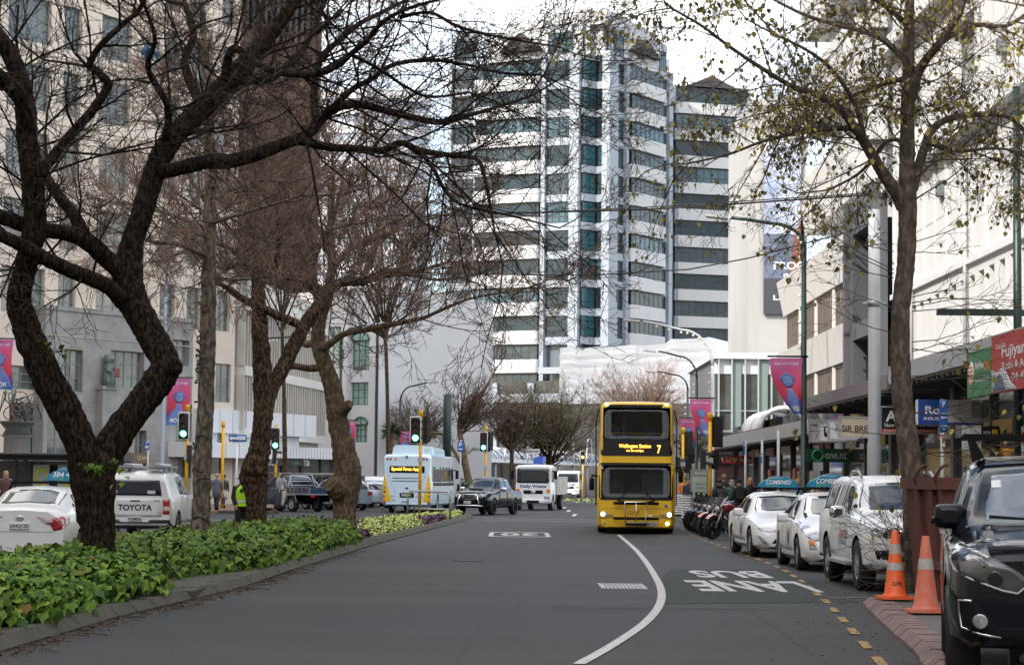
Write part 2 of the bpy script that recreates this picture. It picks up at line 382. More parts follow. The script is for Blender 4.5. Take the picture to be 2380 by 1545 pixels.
bedding('purple_bedding_plants', mat('purple foliage',(.16,.06,.14),.6,c2=(.06,.025,.05),island=1), [(.1,.62,54.5,58.5),(.55,1,73,82),(.35,1,54.2,56.2),(0,.4,62,66)], 5200, .08)
bedding('low_green_plants', mat('low foliage',(.10,.17,.03),.6,c2=(.20,.10,.03),island=1), [(.2,.95,51.5,56),(0,.3,56,70)], 2600, .09)
m = MB()
LEAFLET = [(0,0,0),(-.3,.4,.06),(0,1,0),(.3,.4,.06)]
for _ in range(6000):
    if rng.random() < .86:
        y = 15+34*rng.random()**1.6; x = lerpT(KR,y)+abs(rng.gauss(0,.16))+.01; z = .006
        if rng.random() < .2: x = lerpT(KR,y)-rng.uniform(.03,.4); z = .145
    else: y = rng.uniform(16,40); x = yd(y)+rng.gauss(.1,.45); z = .012
    leaf(m, (x,y,z), rng.uniform(.018,.055), rng.uniform(-.15,.25), rng.uniform(0,6.3), rng.gauss(0,.2), LEAFLET, [(0,1,2),(0,2,3)])
for _ in range(150):
    y = rng.uniform(15,40); x = lerpT(KR,y)+rng.uniform(-.2,.35); a = rng.uniform(0,6.3); l = rng.uniform(.08,.3)
    m.tube([(x,y,.03),(x+l*.5*cos(a),y+l*.5*sin(a),.035),(x+l*cos(a+.3),y+l*sin(a+.3),.02)], .006, 3)
kind(m.build('leaf_litter', mat('dead leaves',(.13,.08,.045),.85,c2=(.045,.028,.018),island=1)), 'stuff')

t = tag(MB().lathe([(.31,0),(.31,.012),(.26,.014),(.25,.008)],28).build('manhole_cover',mat('cast iron',(.06,.06,.06),.6,.3,var=.3,scale=30,bump=.5,bscale=50),None,(gx(1090,44),44,.002)),'round dark iron manhole cover set in the road left of the curved white line','manhole cover')
# ================================================================ buildings
STONE = mat('cream stone', (.64,.56,.47), .8, var=.08, scale=.5, bump=.1)
GRAN = mat('grey granite', (.27,.265,.255), .6, var=.25, scale=1.2, bump=.05)
CONC = mat('pale concrete', (.58,.57,.54), .8, var=.08, scale=.25, bump=.08, stretch=(1,1,.35))
PANEL = mat('white precast', (.50,.505,.51), .6, var=.06, scale=.3, stretch=(1,1,.2))
PILLAR = mat('grey precast', (.31,.345,.385), .6, var=.05, scale=.4)
WALLW = mat('white render', (.66,.655,.65), .7, var=.06, scale=.9, stretch=(1,1,.12))
BGLASS = mat('blue glass', (.005,.018,.027), .05, spec=.28, c2=(.018,.046,.062), scale=.30)
TEAL = mat('teal glass', (.03,.13,.16), .05, spec=.8, c2=(.02,.09,.11), scale=.5)
GGLASS = mat('office glass', (.035,.045,.045), .06, spec=.7, c2=(.20,.21,.19), scale=.55)
SHOPG = mat('shop glass', (.025,.027,.027), .05, spec=.8, c2=(.09,.085,.075), scale=1.1)
DFR = mat('dark frame', (.018,.03,.036), .4)
GFR = mat('grey frame', (.20,.22,.22), .5)
BRONZE = mat('bronze fin', (.026,.019,.019), .5)
BGL2 = mat('blue glass blinds', (.014,.032,.043), .08, spec=.28, c2=(.07,.095,.105), scale=.55, stretch=(1,1,2.5)); BGL3 = mat('blue glass bright', (.012,.05,.07), .04, spec=.5, c2=(.035,.12,.155), scale=.4)
wr_ = random.Random(5)
class Fac:
    def __init__(s, A, B):
        s.A = V((A[0],A[1],0)); d = V((B[0]-A[0],B[1]-A[1],0)); s.len = d.length; s.d = d.normalized(); s.n = V((s.d.y,-s.d.x,0)); s.rz = math.atan2(d.y,d.x)
    def sz(s, px, py, y=0):
        r = ray(px,py); o = V((0,0,H0))-s.A+s.n*0; t = ((s.A-s.n*y)-V((0,0,H0))).dot(s.n)/r.dot(s.n); p = V((0,0,H0))+r*t
        return (p-s.A).dot(s.d), p.z
    def rect(s, x0, x1, y0, y1, y=0):
        a = s.sz(x0,(y0+y1)/2,y)[0]; b = s.sz(x1,(y0+y1)/2,y)[0]; xm = (x0+x1)/2
        return a, b, s.sz(xm,y1,y)[1], s.sz(xm,y0,y)[1]
    def root(s, name, label, cat='building', group=None): return thing(name, label, cat, s.A, s.rz, group)
def wallh(m, s0, s1, z0, z1, holes, y=0, depth=.3, mi=0):
    S = sorted({s0,s1,*[min(max(h[i],s0),s1) for h in holes for i in (0,1)]}); Z = sorted({z0,z1,*[min(max(h[i],z0),z1) for h in holes for i in (2,3)]})
    for a, b in zip(S,S[1:]):
        for c, d in zip(Z,Z[1:]):
            if b-a < 1e-4 or d-c < 1e-4: continue
            u, v = (a+b)/2, (c+d)/2
            if any(h[0] < u < h[1] and h[2] < v < h[3] for h in holes): continue
            m.add([(a,y,c),(b,y,c),(b,y,d),(a,y,d)], [(0,1,2,3)], mi)
    for a, b, c, d in holes:
        e = y+depth
        m.add([(a,y,c),(b,y,c),(b,y,d),(a,y,d),(a,e,c),(b,e,c),(b,e,d),(a,e,d)], [(0,4,5,1),(3,2,6,7),(0,3,7,4),(1,5,6,2)], mi)
def bulk(m, s0, s1, y0, y1, z0, z1, mi=0):      # sides, back and top behind a wall
    m.add([(s0,y0,z0),(s0,y1,z0),(s1,y1,z0),(s1,y0,z0),(s0,y0,z1),(s0,y1,z1),(s1,y1,z1),(s1,y0,z1)], [(1,0,4,5),(2,1,5,6),(3,2,6,7),(4,7,6,5)], mi)
def win(root, r, y, nx=2, nz=1, fm=None, gm=None, fr=.07, name='window', zs=None):
    a, b, c, d = r; m = MB(); m.box((a,y,c),(a+fr,y+.08,d)); m.box((b-fr,y,c),(b,y+.08,d)); m.box((a+fr,y,c),(b-fr,y+.08,c+fr)); m.box((a+fr,y,d-fr),(b-fr,y+.08,d))
    for k in range(1,nx):
        x = a+(b-a)*k/nx; m.box((x-fr*.4,y+.004,c+fr),(x+fr*.4,y+.07,d-fr))
    for t in (zs if zs is not None else [k/nz for k in range(1,nz)]):
        z = c+(d-c)*t; m.box((a+fr,y+.008,z-fr*.4),(b-fr,y+.066,z+fr*.4))
    if (gm or BGLASS) is BGLASS: gm = wr_.choice((BGLASS,BGLASS,BGL2,BGL3))
    f = m.build(name, fm or DFR, root); g = MB(); g.add([(a+.01,y+.04,c+.01),(b-.01,y+.04,c+.01),(b-.01,y+.04,d-.01),(a+.01,y+.04,d-.01)], [(0,1,2,3)]); g.build('pane', gm or BGLASS, f)
    return f
# ---- art deco stone building on the left
F = Fac((-30.6,101),(-16.05,121.8)); Bd = F.root('stone_building','cream stone office building with a grey granite lower front, far left behind the bare trees')
holes = []; cols = [F.rect(a,b,680,740)[:2] for a,b in ((-90,-40),(2,103),(134,175),(222,292),(371,406),(434,466),(503,534))]
z1 = F.sz(388,758)[1]
for a, b in cols:
    for k in range(0,9): holes.append((a,b,z1+3.55*k,z1+3.55*k+2.35))
hz = F.sz(300,740)[1]
m = MB(); wallh(m, 0, F.len, hz-.4, 44, holes, 0, .3); bulk(m, 0, F.len, .3, 22, 0, 44)
for k in range(0,9): m.box((-.1,-.06,z1+3.55*k+3.0),(F.len+.05,-.003,z1+3.55*k+3.06))
m.build('wall', STONE, Bd)
for h in holes: win(Bd, h, .2, max(2,round((h[1]-h[0])/.75)), 3, GFR, GGLASS, .07)
lowh = [F.rect(149,192,812,910,-.8),F.rect(257,335,816,902,-.8),F.rect(110,190,935,1060,-.8),F.rect(257,300,950,1100,-.8),F.rect(312,340,1000,1100,-.8),F.rect(408,445,940,1110,-.8),F.rect(400,440,790,850,-.8)]
ga = F.sz(105,800,-.8)[0]; gb = F.sz(449,800,-.8)[0]
m = MB(); wallh(m, ga, gb, 0, hz, lowh, -.8, .4); m.box((ga,-.8,hz),(gb,.0,hz+.02)); m.box((ga-.05,-.88,hz+.0),(gb+.05,-.002,hz+.22)); m.add([(ga,-.8,0),(ga,-.01,0),(ga,-.01,hz),(ga,-.8,hz)],[(1,0,3,2)]); m.add([(gb,-.8,0),(gb,-.01,0),(gb,-.01,hz),(gb,-.8,hz)],[(0,1,2,3)])
for z in (2.6,5.2,5.35,8.9): m.box((ga,-.83,z),(gb,-.802,z+.05),1)
wl_ = [F.rect(20,85,850,905),F.rect(20,85,935,1060),F.rect(500,536,845,935),F.rect(455,475,835,880),F.rect(470,520,985,1100)]
wallh(m, 0, ga, 0, hz-.4, wl_[:2], -.02, .3, 2); wallh(m, gb, F.len, 0, hz-.4, wl_[2:], -.02, .3, 2)
m.build('granite_front', [GRAN, mat('granite joint',(.36,.35,.32),.7), STONE], Bd)
for h in lowh+[]: win(Bd, h, -.55, max(2,round((h[1]-h[0])/.7)), 3, GFR, GGLASS, .07)
for h in wl_: win(Bd, h, .12, 2, 3, GFR, GGLASS, .07)
pa, pb, _, pz = F.rect(237,270,905,1100,-1.3); m = MB(); m.box((pa,-1.3,0),(pb,-.81,pz)); m.box((pa-.08,-1.38,pz),(pb+.08,-.812,pz+.18)); m.box((pa-.1,-1.4,0),(pb+.1,-.813,.6)); m.build('pilaster', GRAN, Bd)
a, b, c, d = F.rect(300,347,1052,1076,-.85); m = MB(); m.box((a,-.9,c),(b,-.84,d)); sg = m.build('name_board', mat('brown sign',(.16,.10,.06),.5), Bd); m = MB(); text(m,'QUAY',XZ(-.9),(a+b)/2+.2,(c+d)/2,.25); m.build('lettering', mat('tan letters',(.55,.42,.25),.5), sg)
LIONB = (F.A+F.d*((pa+pb)/2)-F.n*(-1.1), pz+.18, F.rz)
# ---- white building with vertical fins, and its white panelled canopy
F = Fac((-16.0,122.4),(-13.2,144.5)); Bd = F.root('finned_building','low white building with vertical stone fins above a white panelled canopy')
zt = 13.3; m = MB(); m.box((0,-.6,11.4),(F.len,12,zt)); m.box((0,0,0),(F.len,12,11.4)); m.box((-.0,-.55,7.6),(F.len,-.01,8.15)); m.box((0,-.55,4.0),(F.len,-.012,4.5)); m.build('wall', mat('white stone',(.60,.58,.54),.8,var=.05,scale=.6), Bd)
m = MB(); n = 34
for k in range(n+1):
    s = F.len*k/n
    for c, d in ((8.15,11.4),(4.5,7.6)): m.box((s-.09,-.5,c),(s+.09,-.02,d))
m.build('fins', mat('marble fin',(.47,.43,.38),.7,var=.2,scale=1.5,stretch=(1,1,.3)), Bd)
m = MB(); m.add([(0,-.008,4.5),(F.len,-.008,4.5),(F.len,-.008,7.6),(0,-.008,7.6),(0,-.008,8.15),(F.len,-.008,8.15),(F.len,-.008,11.4),(0,-.008,11.4)],[(0,1,2,3),(4,5,6,7)]); m.build('glazing', GGLASS, Bd)
F2 = Fac((-17.0,119.2),(-10.2,136)); K = F2.root('panelled_canopy','white panelled shop canopy with stepped fascia over dark windows, left of the pale bus')
def FR(x0,x1,y0,y1,y=0): return F2.rect(x0,x1,y0,y1,y)
PW = mat('white panel', (.66,.67,.70), .35, var=.04, scale=.7)
m = MB(); a,b,c,d = FR(480,735,957,1010); m.box((a,-.0,c),(b,4,d)); a2,b2,c2_,d2 = FR(470,712,1012,1036); m.box((a2,.5,c2_),(b2,4,c)); a3,b3,c3,d3 = FR(460,645,1030,1064,-1.2); m.box((a3,-1.2,c3),(b3,2,d3)); a4,b4,c4,d4 = FR(645,812,1038,1066,.4); m.box((a4,.4,c4),(b4,3,d4-.05))
m.build('fascia', PW, K)
PWM = [PW, GFR]; m = MB()
for k in range(1,9): s = a+(b-a)*k/9; m.box((s-.015,-.012,c),(s+.015,-.002,d))
for k in range(1,6): s = a3+(b3-a3)*k/6; m.box((s-.015,-1.212,c3),(s+.015,-1.202,d3))
for k in range(1,24): s = a4+(b4-a4)*k/24; m.box((s-.012,.39,c4),(s+.012,.398,d4-.05))
m.build('panel_joints', GFR, K)
a,b,c,d = FR(470,800,1066,1190,1.2); m = MB(); m.add([(a,1.2,.1),(b,1.2,.1),(b,1.2,c4),(a,1.2,c4)],[(0,1,2,3)]); m.build('shop_window', SHOPG, K)
m = MB()
for px in (520,565,610,655,700,745,790): s = FR(px,px+4,1070,1180,1.1)[0]; m.box((s,1.1,.1),(s+.1,1.19,c4))
m.build('shop_frame', BLACK, K)
a,b,c,d = FR(600,646,1067,1081,.9); m = MB(); m.box((a,.9,c),(b,1.0,d)); sg = m.build('grey_sign_board', mat('light grey sign',(.42,.43,.46),.5), K); m = MB(); text(m,'Quay',XZ(.9),a+(b-a)*.72,(c+d)/2,.34); m.build('lettering', TXK, sg)
a,b,c,d = FR(647,730,1068,1082,.8); m = MB(); m.box((a,.8,c),(b,.89,d)); sg = m.build('black_sign_board', mat('black sign',(.012,.014,.02),.4), K); m = MB(); text(m,'TSB',XZ(.8),a+(b-a)*.78,(c+d)/2,.36); m.build('lettering', TXW, sg)
m = MB(); cx, cz = a+(b-a)*.48,(c+d)/2; decal(m,[(cx-.45,cz),(cx-.1,cz+.1),(cx,cz+.3),(cx+.1,cz+.1),(cx+.45,cz),(cx+.1,cz-.1),(cx,cz-.3),(cx-.1,cz-.1)],XZ(.8),.01,.01); m.build('emblem', mat('emblem green',(.01,.2,.10),.4), sg)
# ---- dark bronze tower, curved pale tower
F = Fac((gx(520,184),184),(gx(722,192),192)); Bd = F.root('bronze_tower','dark brown tower with close vertical fins rising behind the bare trees at left')
m = MB(); m.box((0,.4,0),(F.len,25,66)); m.build('core', mat('bronze glass',(.016,.013,.014),.2,c2=(.05,.045,.045),scale=.5), Bd)
m = MB()
for k in range(15): s = F.len*k/14; m.box((s-.16,-.2,8),(s+.16,.39,66))
for z in range(8,66,4): m.box((0,.1,z),(F.len,.395,z+.9))
m.build('fins', BRONZE, Bd)
m = MB(); a = F.len; m.box((a+.3,.6,0),(a+1.0,3,66)); m.build('side_glass', TEAL, Bd)
c = at(820,700,395); Bd = thing('banded_tower','pale grey curved tower of plain horizontal bands far behind the bare trees','building',(c.x,415,0))
prof = [(cos(t)*-13.5, sin(t)*-9) for t in [pi*k/14*1.0 for k in range(15)]]
z0 = 30; top = at(820,185,400).z
m = MB(); m.prism([(x*.97,y*.97) for x,y in prof], 0, top-1.5); m.build('glazing', mat('misty glass',(.34,.38,.45),.25), Bd)
m = MB(); z = 4
while z < top: m.prism(prof, z, min(top,z+1.9)); z += 3.4
m.build('bands', mat('pale band',(.66,.66,.68),.6), Bd)
# ---- arched window building and blank wall
F = Fac((gx(735,150),150),(gx(868,147),147)); Bd = F.root('arched_window_building','light grey building with green framed arched windows behind the leaning tree')
GF = mat('green frame',(.05,.13,.08),.5); hs = [F.rect(757,798,759,856),F.rect(817,858,790,860),F.rect(815,856,888,941),F.rect(757,796,888,934),F.rect(824,854,985,1027)]
ztop = F.sz(800,672)[1]
m = MB(); wallh(m, 0, F.len, 0, ztop, hs, 0, .35)
pa, pb = F.sz(799,800)[0], F.sz(813,800)[0]; m.box((pa,-.3,0),(pb,-.01,ztop)); bulk(m,0,F.len,.35,14,0,ztop)
m.build('wall', mat('light grey stone',(.56,.56,.57),.8,var=.04,scale=.6), Bd)
for h in hs: win(Bd,h,.2,3,3,GF,mat('green office glass',(.13,.24,.22),.08,c2=(.35,.45,.42),scale=.9,spec=.8),.07)
def arch(root, h, hgt, y):
    a, b, c, d = h; xm = (a+b)/2; r = (b-a)/2; P = [(xm+r*cos(t),d+hgt*sin(t)) for t in [pi*k/12 for k in range(13)]]
    m = MB(); m.add([(x,y-.02,z) for x,z in P],[tuple(range(13))[::-1]]); w_ = m.build('arched_head', MATS['green office glass'], root)
    m = MB(); m.tube([(x,y-.03,z) for x,z in P], .07, 5)
    m.box((xm-.04,y-.06,d),(xm+.04,y-.03,d+hgt)); m.build('frame', GF, w_)
arch(Bd,hs[1],F.sz(838,771)[1]-hs[1][3],-.02); arch(Bd,hs[4],F.sz(838,969)[1]-hs[4][3],-.02)
F = Fac((gx(886,150),150),(gx(1046,155),155)); Bd = F.root('blank_wall_building','windowless cream rendered wall building left of the tall white tower')
ztop = F.sz(960,672)[1]; m = MB(); m.box((0,0,0),(F.len,16,ztop)); a = F.sz(1043,900)[0]; m.box((a-.2,-.25,0),(F.len+.02,-.004,F.sz(1040,805)[1])); m.build('wall', CONC, Bd)
m = MB()
for x0,x1,y in ((925,1018,871),(928,1018,889)): a,b,c,d = F.rect(x0,x1,y-1,y+1); m.box((a,-.05,c),(b,-.003,d))
for x0,x1,y in ((896,914,863),(893,917,871),(893,917,885),(896,914,893)): a,b,c,d = F.rect(x0,x1,y-.6,y+.6); m.box((a,-.08,c),(b,-.003,d))
m.build('ledges', CONC, Bd); a,b,c,d = F.rect(903,911,844,856); m = MB(); m.box((a,-.3,c),(b,-.003,d)); m.box((a+.03,-.31,c-.08),(b-.03,-.05,c)); m.build('vent_box', mat('cream box',(.60,.57,.48),.6), Bd)
F = Fac((gx(868,151),151),(gx(886,151.5),151.5)); m = MB(); m.box((0,1.2,0),(F.len+.6,12,ztop)); m.box((F.len*.4,.2,F.sz(876,805)[1]),(F.len+.4,1.19,ztop)); o = m.build('recess_wall', mat('grey render',(.34,.34,.34),.8,var=.05,scale=1), None, F.A, F.rz); tag(o,'narrow grey recessed wall between the arched window building and the blank cream wall','building')
# ---- main white and blue tower
def bandbay(root, Fq, x0, x1, floors, mh, ph, rnd=.5, out=.9, nm=8, y0=0):
    a, b = Fq.sz(x0,600)[0], Fq.sz(x1,600)[0]
    for z in floors:
        m = MB(); r = rnd; n = 5
        pl = [(a,y0+2)]+[(a+r-r*cos(t),y0-out+r-r*sin(t)) for t in [pi/2*k/n for k in range(n+1)]]+[(b-r+r*sin(t),y0-out+r-r*cos(t)) for t in [pi/2*k/n for k in range(n+1)]]+[(b,y0+2)]
        m.prism(pl, z-ph, z); m.build('spandrel', PANEL, root)
        if z+mh < ZT: win(root,(a+.12,b-.12,z+.002,z+mh-.002),y0-out+.45,nm,1,DFR,BGLASS,.18)
FL = Fac((gx(1045,272),272),(gx(1347,264),264)); TW = FL.root('office_tower','tall white office tower with rows of blue glass windows closing the street')
ZT = 64; zf = FL.sz(1300,(406.7+.3235*1235))[1]       # sill of the floor level at y 806
pitch = (FL.sz(1300,406.7+.3235*600)[1]-FL.sz(1300,406.7+.3235*1010)[1])/2
zB = FL.sz(1180,406.7+.3235*1125)[1]                    # top of a white band
fl = [zB+pitch*k for k in range(-2,10)]; ph = pitch*.47
topz = FL.sz(1290,132)[1]; crown = FL.sz(1300,28)[1]
bandbay(TW, FL, 1103, 1256, fl, pitch-ph, ph)
# core body with glass bays between pillars
cL = FL.len; s = lambda x: FL.sz(x,600)[0]
m = MB(); m.box((0,1.0,0),(cL-.4,24,topz)); m.build('core', mat('tower core',(.10,.13,.15),.3), TW)
def pil(a, b, y=-.25): 
    m = MB(); m.box((a,y,0),(b,.99,topz+.5)); m.build('pillar', PILLAR, TW)
pil(s(1256.5),s(1266)); pil(s(1325),s(1347),-.6); pil(s(1040),s(1047)); pil(s(1099),s(1103))
fC = [FL.sz(1295,406.7+.3235*548)[1]+pitch*k for k in range(-3,9)]
def bay(a, b, zs, nx, gm=BGLASS, root=TW, y=.3, tall=()):
    for i, z in enumerate(zs):
        h = pitch*.74
        if i in tall: h = pitch*.98
        if z < 0: continue
        win(root,(a,b,z,min(z+h,topz)),y,nx,1,DFR,gm,.18,zs=[.3])
        m = MB(); m.box((a,y-.15,z-pitch*.26),(b,.985,z-.003)); m.build('sill_beam', PILLAR, root)
bay(s(1266.5),s(1324.5),fC,4,tall=(0,10)); bay(s(1047.5),s(1098.5),fC,5,tall=(0,1,3,5,10))
# chamfered corner bay: two glass leaves meeting in a V, then the right hand face
PJ = V((gx(1347,264),264,0)); PK = V((gx(1406,264.3),264.3,0)); PM = V((gx(1381,265.7),265.7,0))
def subfac(A, B): f = Fac(A,B); r = bpy.data.objects.new('face', None); return f
FV1 = Fac(PJ,PM); FV2 = Fac(PM,PK); FRt = Fac((gx(1406,264.3),264.3),(gx(1558,279),279))
def inT(Fq):   # transform from facade Fq into the tower's own frame
    return (M4.Translation(FL.A) @ M4.Rotation(FL.rz,4,'Z')).inverted() @ M4.Translation(Fq.A) @ M4.Rotation(Fq.rz,4,'Z')
def bakeT(o, Fq):
    o.data.transform(inT(Fq)); 
    for ch in o.children: ch.data.transform(inT(Fq))
def vb(Fq, a, b, zs, nx, gm, tall=(), y=.05):
    for i, z in enumerate(zs):
        if z < 0: continue
        h = pitch*(.98 if i in tall else .74); f = win(TW,(a,b,z,min(z+h,topz)),y,nx,1,DFR,gm,.17,zs=[.3]); bakeT(f,Fq)
        m = MB(); m.box((a,y-.15,z-pitch*.26),(b,y+.6,z-.003)); bakeT(m.build('sill_beam',PILLAR,TW),Fq)
vb(FV1,0.02,FV1.len-.05,fC,2,TEAL,(0,10)); vb(FV2,.05,FV2.len-.02,fC,2,TEAL if 0 else BGLASS,(0,10))
def rp_(x): return FRt.sz(x,600)[0]
m = MB(); m.box((rp_(1406.5),-.5,0),(rp_(1427),.6,topz+.5)); m.box((rp_(1450.5),-.3,0),(rp_(1456),.8,topz+.5)); m.box((rp_(1550),-.3,0),(rp_(1558),.8,topz+.5)); m.box((5.2,.9,0),(FRt.len,18,topz)); bakeT(m.build('right_pillars',PILLAR,TW),FRt)
vb(FRt,rp_(1427.3),rp_(1450),fC,3,BGLASS,(0,10),.2); vb(FRt,rp_(1534),rp_(1549.5),fC,3,BGLASS,(10,),.2)
a, b = rp_(1456.5), rp_(1533)
for k, z in enumerate(fl):
    m = MB(); m.prism([(a,1),(a,-.6),(a+.5,-1.1),(b-.4,-1.1),(b,-.7),(b,1)],z-ph,z); bakeT(m.build('spandrel',PANEL,TW),FRt)
    f = win(TW,(a+.1,b-.1,z+.002,min(z+pitch-ph-.002,topz)),-.6,7,1,DFR,BGLASS,.20); bakeT(f,FRt)
# crown
m = MB(); cz = crown
A0, A1 = s(1103), s(1347)
zq = FL.sz(1200,50)[1]; m.box((s(1122),.4,topz),(A1+1,20,zq-1.2)); m.box((s(1170),.5,zq-1.2),(A1+3.2,19,zq)); m.box((s(1262),.6,zq),(A1+3.2,18,cz)); 
m.build('parapet', PANEL, TW)
m = MB(); m.prism([(rp_(1407),topz),(FRt.len,topz),(FRt.len,topz+1.5),(rp_(1530),topz+1.5),(rp_(1500),cz-1),(rp_(1407),cz)], .3, 14, axis='y') if 0 else m.box((rp_(1407),.3,topz),(FRt.len-.3,14,topz+2.4)); m.box((rp_(1407),.4,topz+2.4),(rp_(1532),13.5,topz+3.4)); m.box((rp_(1407),.5,topz+3.4),(rp_(1500),13,cz-.8)); bakeT(m.build('parapet',PANEL,TW),FRt)
def gable(Fq, x0, x1, yb, yt, y):
    a,b,c,d = Fq.rect(x0,x1,yt,yb); xm = (a+b)/2; m = MB(); m.add([(a,y,c),(b,y,c),(xm,y,d),(a,y+3,c),(b,y+3,c),(xm,y+3,d)],[(0,1,2),(5,4,3),(0,2,5,3),(2,1,4,5)]); o = m.build('gable',mat('louvre brown',(.05,.042,.045),.7),TW)
    if Fq is not FL: bakeT(o,Fq)
gable(FL,1161,1262,120,77,-.4); gable(FRt,1464,1530,130,93,-.5)
for Fq, x0,x1,y0,y1 in ((FL,1311,1336,55,95),(FL,1356,1370,60,95),(FRt,1410,1426,58,102),(FRt,1437,1450,62,102)):
    f = win(TW,Fq.rect(x0,x1,y0,y1),.42,2,1,DFR,BGLASS,.1)
    if Fq is not FL: bakeT(f,Fq)
# base of the tower
m = MB(); a,b,c,d = FL.rect(1046,1420,885,1110,-2); m.box((a,-2,0),(b,.99,d)); m.build('base_glazing', mat('dark base',(.03,.035,.04),.2), TW)
m = MB()
for x0,x1,y0,y1 in ((1045,1103,858,876),(1252,1330,853,868),(1046,1420,915,935),(1046,1420,975,985)): a,b,c,d = FL.rect(x0,x1,y0,y1,-2.4); m.box((a,-2.6,c),(b,-.005,d))
for x in (1060,1140,1225,1310): a,b,c,d = FL.rect(x,x+14,890,1100,-2.4); m.box((a,-2.4,0),(b,-2.003,d))
m.build('cornice', PILLAR, TW)
# ---- second banded tower
FQ = Fac((gx(1556,288),288),(gx(1748,292),292)); T2 = FQ.root('banded_office_tower','second white tower with blue window bands, right of the tall tower behind the billboard wall')
p2 = (FQ.sz(1640,406.7+.3235*0)[1]-FQ.sz(1640,406.7-61.5)[1])*-1; zz = FQ.sz(1640,(1475*.5))[1]     # bottom of a window row
sq = lambda x: FQ.sz(x,600)[0]; ZT = 90
for k in range(-2,9):
    z = zz+p2*k; a, b = sq(1564), sq(1718); m = MB(); m.prism([(a,2),(a,-.6),(a+.4,-1),(b-.7,-1),(b,-.3),(b,2)], z-p2*.42, z); m.build('spandrel',PANEL,T2)
    win(T2,(a+.1,b-.2,z+.002,z+p2*.58-.002),-.5,9,1,DFR,BGLASS,.16,zs=[.35])
    win(T2,(sq(1722),sq(1738),z+.002,z+p2*.72),.5,2,1,DFR,BGLASS,.09)
m = MB(); m.box((sq(1556),1,0),(sq(1748),18,zz+p2*8.7)); m.box((sq(1718.5),.3,0),(sq(1721.5),.99,zz+p2*8.7)); m.box((sq(1738.5),.3,0),(sq(1748),.99,zz+p2*8.7)); m.build('core',PILLAR,T2)
m = MB(); a,b,c,d = FQ.rect(1590,1710,178,196); m.prism([(a,c-1),(b,c-1),(b,c),((a+b)/2,d),(a,c)],-.9,.98,axis='y') if 0 else m.add([(a,-.8,c-.6),(b,-.8,c-.6),((a+b)/2,-.8,d),(a,3,c-.6),(b,3,c-.6),((a+b)/2,3,d)],[(0,1,2),(5,4,3),(0,2,5,3),(2,1,4,5)]); m.build('gable',MATS['louvre brown'],T2)
m = MB(); m.box((sq(1556)-.1,-.1,0),(sq(1563),.98,zz+p2*8)); m.build('glass_strip',mat('bright blue glass',(.02,.22,.32),.08,spec=.8),T2)
# ---- cream wall with billboard
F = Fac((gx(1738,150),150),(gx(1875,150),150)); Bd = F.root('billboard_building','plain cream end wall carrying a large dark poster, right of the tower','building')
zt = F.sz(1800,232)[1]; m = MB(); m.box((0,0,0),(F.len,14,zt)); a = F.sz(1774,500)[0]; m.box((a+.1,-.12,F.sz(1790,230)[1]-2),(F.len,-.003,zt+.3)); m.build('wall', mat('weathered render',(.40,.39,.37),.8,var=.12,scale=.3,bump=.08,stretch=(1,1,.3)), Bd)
a,b,c,d = F.rect(1774,1860,330,731); m = MB(); m.box((a,-.3,c),(b,-.13,d)); pb = m.build('poster', mat('poster sea',(.14,.17,.24),.4,c2=(.08,.10,.15),scale=.8,stretch=(.3,1,4)), Bd)
m = MB(); z1 = F.sz(1800,545)[1]; m.box((a,-.32,z1),(b,-.301,d)); m.build('poster_sky', mat('poster cloud',(.62,.66,.74),.4,c2=(.24,.29,.40),scale=.25,stretch=(1,1,1.3)), pb)
m = MB(); z0 = F.sz(1800,648)[1]; m.box((a,-.321,c),(b,-.302,z0)); m.build('poster_foot', mat('poster charcoal',(.045,.046,.055),.4), pb)
m = MB(); x0 = F.sz(1834,600)[0]; decal(m,[(x0,z0),(b,z0),(b,z1+2.4),(x0+1.1,z1+1.4),(x0+.3,z1)],XZ(-.32),.01,.005); m.build('poster_rust', mat('poster rust',(.22,.08,.05),.4,var=.4,scale=1), pb)
m = MB()
for st,x0,x1,y0,y1 in (('PROC',1797,1868,609,628),('PE',1820,1846,637,657),('LE',1796,1822,687,698)):
    q = F.rect(x0,x1,y0,y1); text(m,st,XZ(-.321),(q[0]+q[1])/2,(q[2]+q[3])/2,q[3]-q[2],q[1]-q[0],.012,.02)
m.build('lettering', TXW, pb)
# ---- sheeted scaffold
F = Fac((gx(1301,240),240),(gx(1752,232),232)); Bd = F.root('sheeted_scaffold','building wrapped in bright white scaffold sheeting behind the yellow bus','scaffold')
tp = [(1301,809),(1330,806),(1345,810),(1400,804),(1420,806),(1470,801),(1500,803),(1545,798),(1560,787),(1580,788),(1640,785),(1648,783),(1655,794),(1690,797),(1715,792),(1733,785),(1752,786)]
m = MB(); P = [F.sz(x,y) for x,y in tp]; n = len(P); NR = 14; vs = []; ZB_ = 10.4
for j in range(NR+1):
    for i in range(0,n): 
        z = ZB_+(P[i][1]-ZB_)*(1-j/NR); vs.append((P[i][0]+.05*sin(j*2.1+i), .06*sin(i*1.9+j*.7)+.03*sin(j*2.7), z))
b = len(vs); vs += [(P[i][0],9,P[i][1]) for i in range(n)]+[(P[0][0],9,ZB_),(P[-1][0],9,ZB_)]
fs = [(j*n+i,(j+1)*n+i,(j+1)*n+i+1,j*n+i+1) for j in range(NR) for i in range(n-1)]+[(i,i+1,b+i+1,b+i) for i in range(n-1)]
fs += [(NR*n,0,b,b+n),(n-1,NR*n+n-1,b+n+1,b+n-1)]
m.add(vs,fs,0,False); m.build('sheeting', mat('white sheeting',(.74,.74,.75),.6,bump=.12,bscale=1.2,var=.06,scale=.25), Bd)
m = MB()
